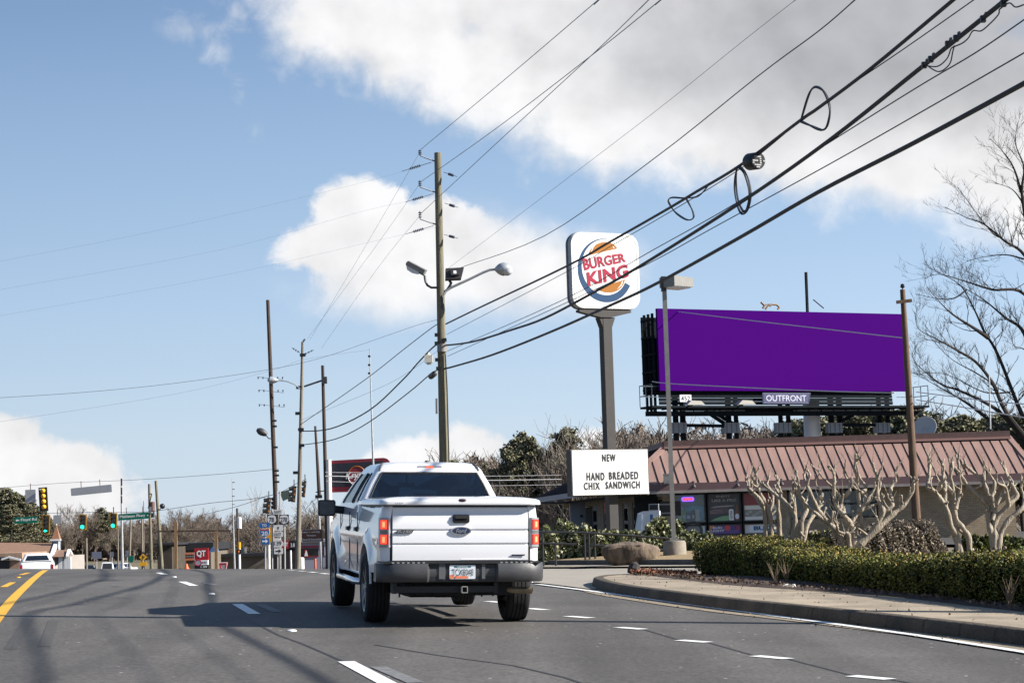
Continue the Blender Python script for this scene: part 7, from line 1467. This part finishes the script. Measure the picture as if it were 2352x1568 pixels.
t, pl, fr, w, h = flat_sign('sign', zb3, 740, 1103, 860, 1195, 136, SLET, 'small white and red flared sign low beside the right timber post', 'sign', 0, post=(0,), pts=[(-.7, -1), (.7, -1), (1, .9), (.9, 1), (-.9, 1), (-1, .9)]); b = MB(); b.tube([fr.at(x*w*.8, y*h*.8, .01) for x, y in ((-.6, -1.2), (-.8, .1), (-.9, .8), (.9, .8), (.8, .1), (.6, -1.2))], .05, 5); b.prism(rect(-.55*w, .3*h, .55*w, .7*h), fr, 0, .01); b.build('red_border', RED2, pl)
t = thing('pedestrian_signal', 'black pedestrian signal with an orange hand on a white post', 'signal', P(*zb3(1010, 1190), 150)); fr, w, h = fr_px(zb3, 985, 935, 1042, 990, 150); b = MB(); b.prism(rect(-w, -h, w, h), fr, -.2, .15); hs = b.build('housing', SIGBLK, t); b = MB(); b.prism([(-.4*w, -.5*h), (.1*w, -.5*h), (.2*w, .5*h), (-.3*w, .5*h)], fr, .15, .16); b.build('hand_symbol', M('hand_orange', (.5, .12, .02), .4, emit=(1, .2, .02), es=.35), hs); b = MB(); p = P(*zb3(1012, 905), 150); b.tube([p, Vector((p.x, p.y, gz(p.x, p.y)))], .10, 8); b.build('post', M('post_white', (.7, .7, .68), .5), t, True, True); b = MB(); q = P(*zb3(1012, 925), 149.8); b.tube([q, q+Z*.5], .13, 8); b.build('yellow_cap', SIGYEL, t, True, True)
def cone(label, zm, x, y0, y1, Y, r): p, q = P(*zm(x, y0), Y), P(*zm(x, y1), Y); b = MB(); H = p.z-q.z; b.lathe(q, Z, [(0, r), (H*.08, r), (H*.08, r*.7), (H*.55, r*.42), (H, r*.15), (H, 0)], 12); return tag(b.build('traffic_cone', M('cone_orange', (.75, .13, .03), .5), None, True, True, 40), label, 'traffic cone')
cone('small orange white cone before the taupe shop', zb3, 322, 1120, 1192, 140, .25)
# route sign assembly
YR = 119.0; SW = M('sign_white_sheet', (.66, .66, .66), .5)
t = thing('route_sign_assembly', 'cluster of white route markers reading East 78 278 139 on silver posts', 'road signs', P(*zc6(390, 1500), YR))
for x, y0 in ((280, 480), (372, 0), (422, 0), (500, 480)):
    p, q = P(*zc6(x, y0 or 150), YR+.1), P(*zc6(x+8, 1480), YR+.1); b = MB(); b.tube([p, toground(p, q)], .05, 6); b.build('post', STEEL, t, True, True)
def plate(x0, y0, x1, y1, mat=SW, pts=None, Yp=YR, par=None, nm='plate', th=(-.04, 0)): fr, w, h = fr_px(zc6, x0, y0, x1, y1, Yp); b = MB(); b.prism([(x*w, y*h) for x, y in (pts or rrect(-1, -1, 1, 1, .1, 2))], fr, *th); return b.build(nm, mat, par or t), fr, w, h
SH = [(-.62, .86), (0, .95), (.62, .86), (.86, .62), (.92, .2), (.98, -.2), (.8, -.62), (.4, -.8), (0, -.96), (-.4, -.8), (-.8, -.62), (-.98, -.2), (-.92, .2), (-.86, .62)]
for s, y0, y1 in (('EAST', 475, 555), ('EAST', 865, 950)): pl, fr, w, h = plate(302, y0, 466, y1); text('lettering', s, fr, 0, 0, 1.45*w, 1.25*h, TXTK, pl, .004, .01)
for s, x0, x1 in (('78', 193, 358), ('278', 405, 573)): pl, fr, w, h = plate(x0, 562, x1, 732, SIGBLK); b = MB(); b.prism([(x*w*.95, y*h*.93) for x, y in SH], fr, 0, .006); b.build('shield', SW, pl); text('number', s, fr, 0, -.05*h, (1.05 if len(s) == 2 else 1.4)*w, 1.0*h, TXTK, pl, .01, .01)
pl, fr, w, h = plate(312, 745, 466, 848); arrow(fr, 0, 0, .55*h, pl, TXTK, math.pi/2)
pl, fr, w, h = plate(308, 972, 470, 1132, SW, [(-1, -1), (.75, -1), (.95, -.4), (1, .05), (.2, 1), (-.95, 1), (-1, .2)]); text('number', '139', fr, -.06*w, -.15*h, 1.5*w, .95*h, TXTK, pl, .004, .008)
pl, fr, w, h = plate(316, 1150, 470, 1250); arrow(fr, 0, 0, .62*w, pl, TXTK, 0, .2)
IB = M('interstate_blue', (.01, .17, .52), .45)
t = thing('interstate_sign_assembly', 'blue interstate trailblazer with TO plate, shield 20 and white arrow', 'road signs', P(*zc6(190, 1500), 117)); b = MB(); p, q = P(*zc6(165, 720), 117.1), P(*zc6(165, 1480), 117.1); b.tube([p, toground(p, q)], .05, 6); b.build('post', STEEL, t, True, True)
pl, fr, w, h = plate(55, 710, 232, 790, IB, None, 117); text('lettering', 'TO', fr, 0, 0, .95*w, 1.1*h, SLET, pl, .004, .02)
pl, fr, w, h = plate(58, 798, 243, 965, SW, [(-.9, .95), (0, .80), (.9, .95), (1, .3), (.8, -.45), (0, -1), (-.8, -.45), (-1, .3)], 117); b = MB(); b.prism([(x*w*.92, y*h) for x, y in ((-1, .42), (1, .42), (.82, -.42), (0, -.92), (-.82, -.42))], fr, 0, .006); b.build('shield_blue', IB, pl); b = MB(); b.prism([(x*w*.9, y*h) for x, y in ((-.9, .85), (0, .72), (.9, .85), (.98, .5), (-.98, .5))], fr, 0, .006); b.build('shield_red', CRIM, pl); text('number', '20', fr, 0, -.12*h, 1.15*w, .85*h, SLET, pl, .01, .02)
pl, fr, w, h = plate(86, 975, 232, 1080, IB, None, 117); arrow(fr, 0, 0, .7*w, pl, SLET, 0, .25)
t = thing('signal_post', 'white signal post with a yellow base sleeve beside the interstate signs', 'post', P(*zc6(222, 1500), 121)); b = MB(); p, q = P(*zc6(222, 880), 121), P(*zc6(228, 1480), 121); b.tube([p, toground(p, q)], .09, 8); b.build('shaft', M('post_white'), t, True, True); b = MB(); b.box(P(*zc6(225, 915), 120.8), (.6, .3, .9)); b.build('yellow_box', SIGYEL, t)
t, pl, fr, w, h = flat_sign('memorial_sign', zc6, 788, 822, 1176, 1035, 112, M('sign_brown', (.15, .05, .025), .5), 'brown memorial sign with three lines of white lettering', 'sign', 0, [('Robert L. and Sally', -.12, .55, 1.65, .34), ('Thompson', -.08, 0, .85, .34), ('Memorial Intersection', -.04, -.6, 1.75, .34)], None, (.85,), None, M('sign_border_pale', (.5, .42, .38), .5))
# red fuel sign and price board behind the route signs
t = thing('price_sign', 'red fuel brand sign with black price board half hidden by the pale pole', 'sign', P(*zc6(560, 1500), 165))
fr, w, h = fr_px(zc6, 420, 1018, 572, 1158, 165); b = MB(); b.prism(rect(-w, -h, w, h), fr, -.3, 0); rp = b.build('red_panel', RED2, t); text('logo', 'QT', fr, .25*w, 0, 1.2*w, 1.1*h, SLET, rp, .01, .04)
fr, w, h = fr_px(zc6, 578, 1018, 720, 1158, 165); b = MB(); b.prism(rect(-w, -h, w, h), fr, -.3, 0); kp = b.build('black_panel', SIGBLK, t); text('price', '3.8', fr, -.1*w, -.1*h, 1.0*w, .95*h, SLET, kp, .01, .02)
b = MB(); p = P(*zc6(560, 1158), 165.2); b.box((p.x, p.y, (p.z+gz(p.x, p.y))/2), (2.6, .3, p.z-gz(p.x, p.y))); b.build('sign_base', M('base_maroon', (.035, .022, .02), .8), t)
# signals at the right of the junction, seen side-on
def side_signal(label, x0, y0, x1, y1, n, tilt, col=SIGYEL, Y=150):
    fr, w, h = fr_px(zc6, x0, y0, x1, y1, Y); fr = Fr(fr.o, (math.cos(tilt), .25, math.sin(tilt)), (-math.sin(tilt), 0, math.cos(tilt))); t = thing('traffic_signal', label, 'traffic light', fr.at(0, -h)); b = MB(); b.prism(rect(-.05*w, -h, w, h), fr, -.15, .15); b.build('housing', SIGBLK, t); s = 2*h/n
    for k in range(n):
        y = h-s*(k+.5); b = MB(); b.tube([fr.at(-.02*w, y, 0), fr.at(-w, y-.05, 0)], [s*.36, s*.40], 10); v_ = b.build('visor', SIGBLK, t, True, True, 50)
        b = MB(); b.prism(rect(.45*w, y-s*.2, .8*w, y+s*.2), fr, .15, .17); b.build('orange_edge', col, v_)
    b = MB(); b.bar(fr.at(.4*w, h), fr.at(.4*w, h)+Z*.5, .06); b.build('hanger', SIGBLK, t)
OE = M('signal_orange_edge', (.40, .17, .03), .5)
side_signal('black signal seen side-on just left of the dark leaning pole', 128, 262, 246, 545, 3, -.12, OE); side_signal('dark signal close against the left of the dark leaning pole', 268, 250, 325, 462, 3, -.04, SIGBLK, 140); side_signal('black signal seen side-on right of the route signs and left of the pale pole', 572, 62, 692, 342, 3, -.10, OE); side_signal('black signal hanging just right of the pale pole', 790, -30, 866, 258, 3, -.12, OE)
flat_sign('sign', zc6, 438, 150, 600, 300, 152, M('sign_back_green', (.10, .15, .13), .6), 'tilted dull green sign back right of the dark leaning pole', 'sign', .35)
p = P(*zc6(100, 262), 150); q = P(*zc6(860, -40), 150)
wire([zc6(-900, 560), zc6(-300, 410), zc6(130, 262), zc6(440, 165), zc6(700, 25), zc6(880, -60)], (P(*zc6(-900, 560), 158).x, 158), (q.x, 146), .018, 'sagging span wire holding the side-on signals near the dark pole', WIREM, False)
# drive-in restaurant beyond the memorial sign
Y = 152; LAV = M('lavender_wall', (.42, .42, .52), .7, var=.05, scale=1)
t = block('small lavender fast food building with a crimson stripe and a red white cone mark', zc6, 786, 1040, 1300, 1560, Y, LAV, M('roof_pale', (.5, .5, .58), .6), 1000, 12, 'restaurant_building', 'building')
for x0, y0, x1, y1, m, nm, n1 in ((786, 1108, 1092, 1140, CRIM, 'crimson_stripe', .04), (790, 1150, 1092, 1292, M('dark_window_brown', (.03, .022, .022), .3), 'window', .03), (790, 1290, 1095, 1302, CRIM, 'crimson_sill', .06), (1170, 1100, 1200, 1280, CRIM, 'crimson_jamb', .03), (1198, 1020, 1240, 1275, M('panel_pale_blue', (.55, .58, .68), .5), 'wall_panel', .05)):
    fr, w, h = fr_px(zc6, x0, y0, x1, y1, Y); b = MB(); b.prism(rect(-w, -h, w, h), fr, -.02, n1); b.build(nm, m, t)
fr, w, h = fr_px(zc6, 808, 1178, 930, 1296, Y-.3); b = MB(); b.prism([(-.9*w, -h), (w, -h), (w, -.8*h), (.6*w, -.75*h), (.35*w, .8*h), (0, h), (-.35*w, .8*h), (-.7*w, -.75*h)], fr, -.05, .03); cm = b.build('cone_mark', RED2, t); b = MB(); b.prism([(-.35*w, -.85*h), (.6*w, -.85*h), (.38*w, .5*h), (.1*w, .8*h), (-.05*w, .5*h)], fr, .03, .05); b.build('cone_white', SLET, cm)
def bollard(name, label, x, y0, y1, Y, r, m, zm=zc6): p, q = P(*zm(x, y0), Y), P(*zm(x, y1), Y); b = MB(); g = toground(p, q) if q.z > gz(q.x, q.y) else q; b.lathe(g, Z, [(0, r), (p.z-g.z-.05, r), (p.z-g.z, r*.7), (p.z-g.z, 0)], 12); tag(b.build(name, m, None, True, True, 40), label, 'bollard')
bollard('bollard', 'slim orange bollard in front of the lavender building', 1042, 1330, 1470, 118, .07, M('cone_orange')); bollard('bollard', 'thick white bollard at the left corner of the lavender building', 800, 1310, 1460, 130, .2, M('post_white'))
bollard('marker_post', 'thin pale marker post between the route signs and the pale pole', 618, 1185, 1480, 128, .06, M('post_white'))
# crimson restaurant sign on two supports
def zk7(x, y): return (.98*(740+x/7.468), .98*(1050+y/7.468))
Y = 112; k = .98/7.468*Y/FD; o = P(*zk7(768, 470), Y); fr = Fr(o, (1, 0, -.004)); q = lambda x, y: ((x-768)*k, (470-y)*k); BUR = M('sign_burgundy', (.26, .012, .03), .4); NV2 = M('sign_midnight', (.016, .018, .035), .5)
t = thing('restaurant_sign', 'crimson edged dark restaurant sign with script lettering, partly hidden by the pickup', 'sign', Vector((o.x, o.y, gz(o.x, o.y))))
b = MB(); b.prism([q(240, 205), q(240, 755), q(1300, 755), q(1300, 290), q(1285, 230), q(1245, 192), q(1190, 178)][::1], fr, -.6, -.02); cb = b.build('cabinet', BUR, t)
b = MB(); b.prism([q(250, 262), q(250, 665), q(1225, 665), q(1225, 285), q(1205, 245), q(1170, 232)], fr, -.02, .0); b.build('dark_face', NV2, cb)
b = MB(); b.prism([q(255, 682), q(255, 690), q(1225, 690), q(1225, 682)], fr, -.02, .004); b.build('stripe', CRIM, cb)
b = MB(); b.prism([q(*p) for p in circ(720, 475, 150, 160, 32)], fr, 0, .015); dk = b.build('disc', M('disc_crimson', (.30, .012, .03), .4), cb)
b = MB(); b.tube([fr.at(*q(*p), .02) for p in circ(720, 475, 150, 160, 20, -160, -20)], .03, 5); b.build('orange_arc', M('arc_orange', (.5, .14, .02), .5), dk); b = MB(); b.tube([fr.at(*q(*p), .02) for p in circ(720, 475, 155, 165, 20, 20, 175)], .03, 5); b.build('white_arc', SLET, dk)
text('script', 'Krystal', fr, *q(740, 480), 430*k, 150*k, SLET, cb, .03, .02, .25, .06)
for x in (222, 1250): b = MB(); p = P(*zk7(x, 200 if x < 300 else 400), Y-.1); b.tube([p, Vector((p.x, p.y, gz(p.x, p.y)-.2))], .16, 12); b.build('support', M('support_white', (.66, .64, .60), .5), t, True, True)
b = MB(); b.tube([P(*zk7(232, 206), Y), P(*zk7(232, 750), Y)], .05, 5); b.build('edge_trim', CRIM, t, True, True)
for pts, l in (([(170, 420), (500, 425), (850, 430)], 'upper pale service wire crossing the crimson sign'), ([(170, 490), (420, 492), (620, 500), (800, 505)], 'thick pale service wire bundle crossing the crimson sign'), ([(180, 580), (500, 590), (720, 598)], 'lower pale service wire crossing the crimson sign')):
    a, c = P(*zk7(*pts[0]), 100), P(*zk7(*pts[-1]), 98); wire([zk7(*p) for p in pts]+[zk7(2400, pts[-1][1]+60), zk7(4300, pts[-1][1]+40)], (a.x, a.y), (a.x+100*.35, a.y), .03 if 'thick' in l else .016, l, WPALE, False)
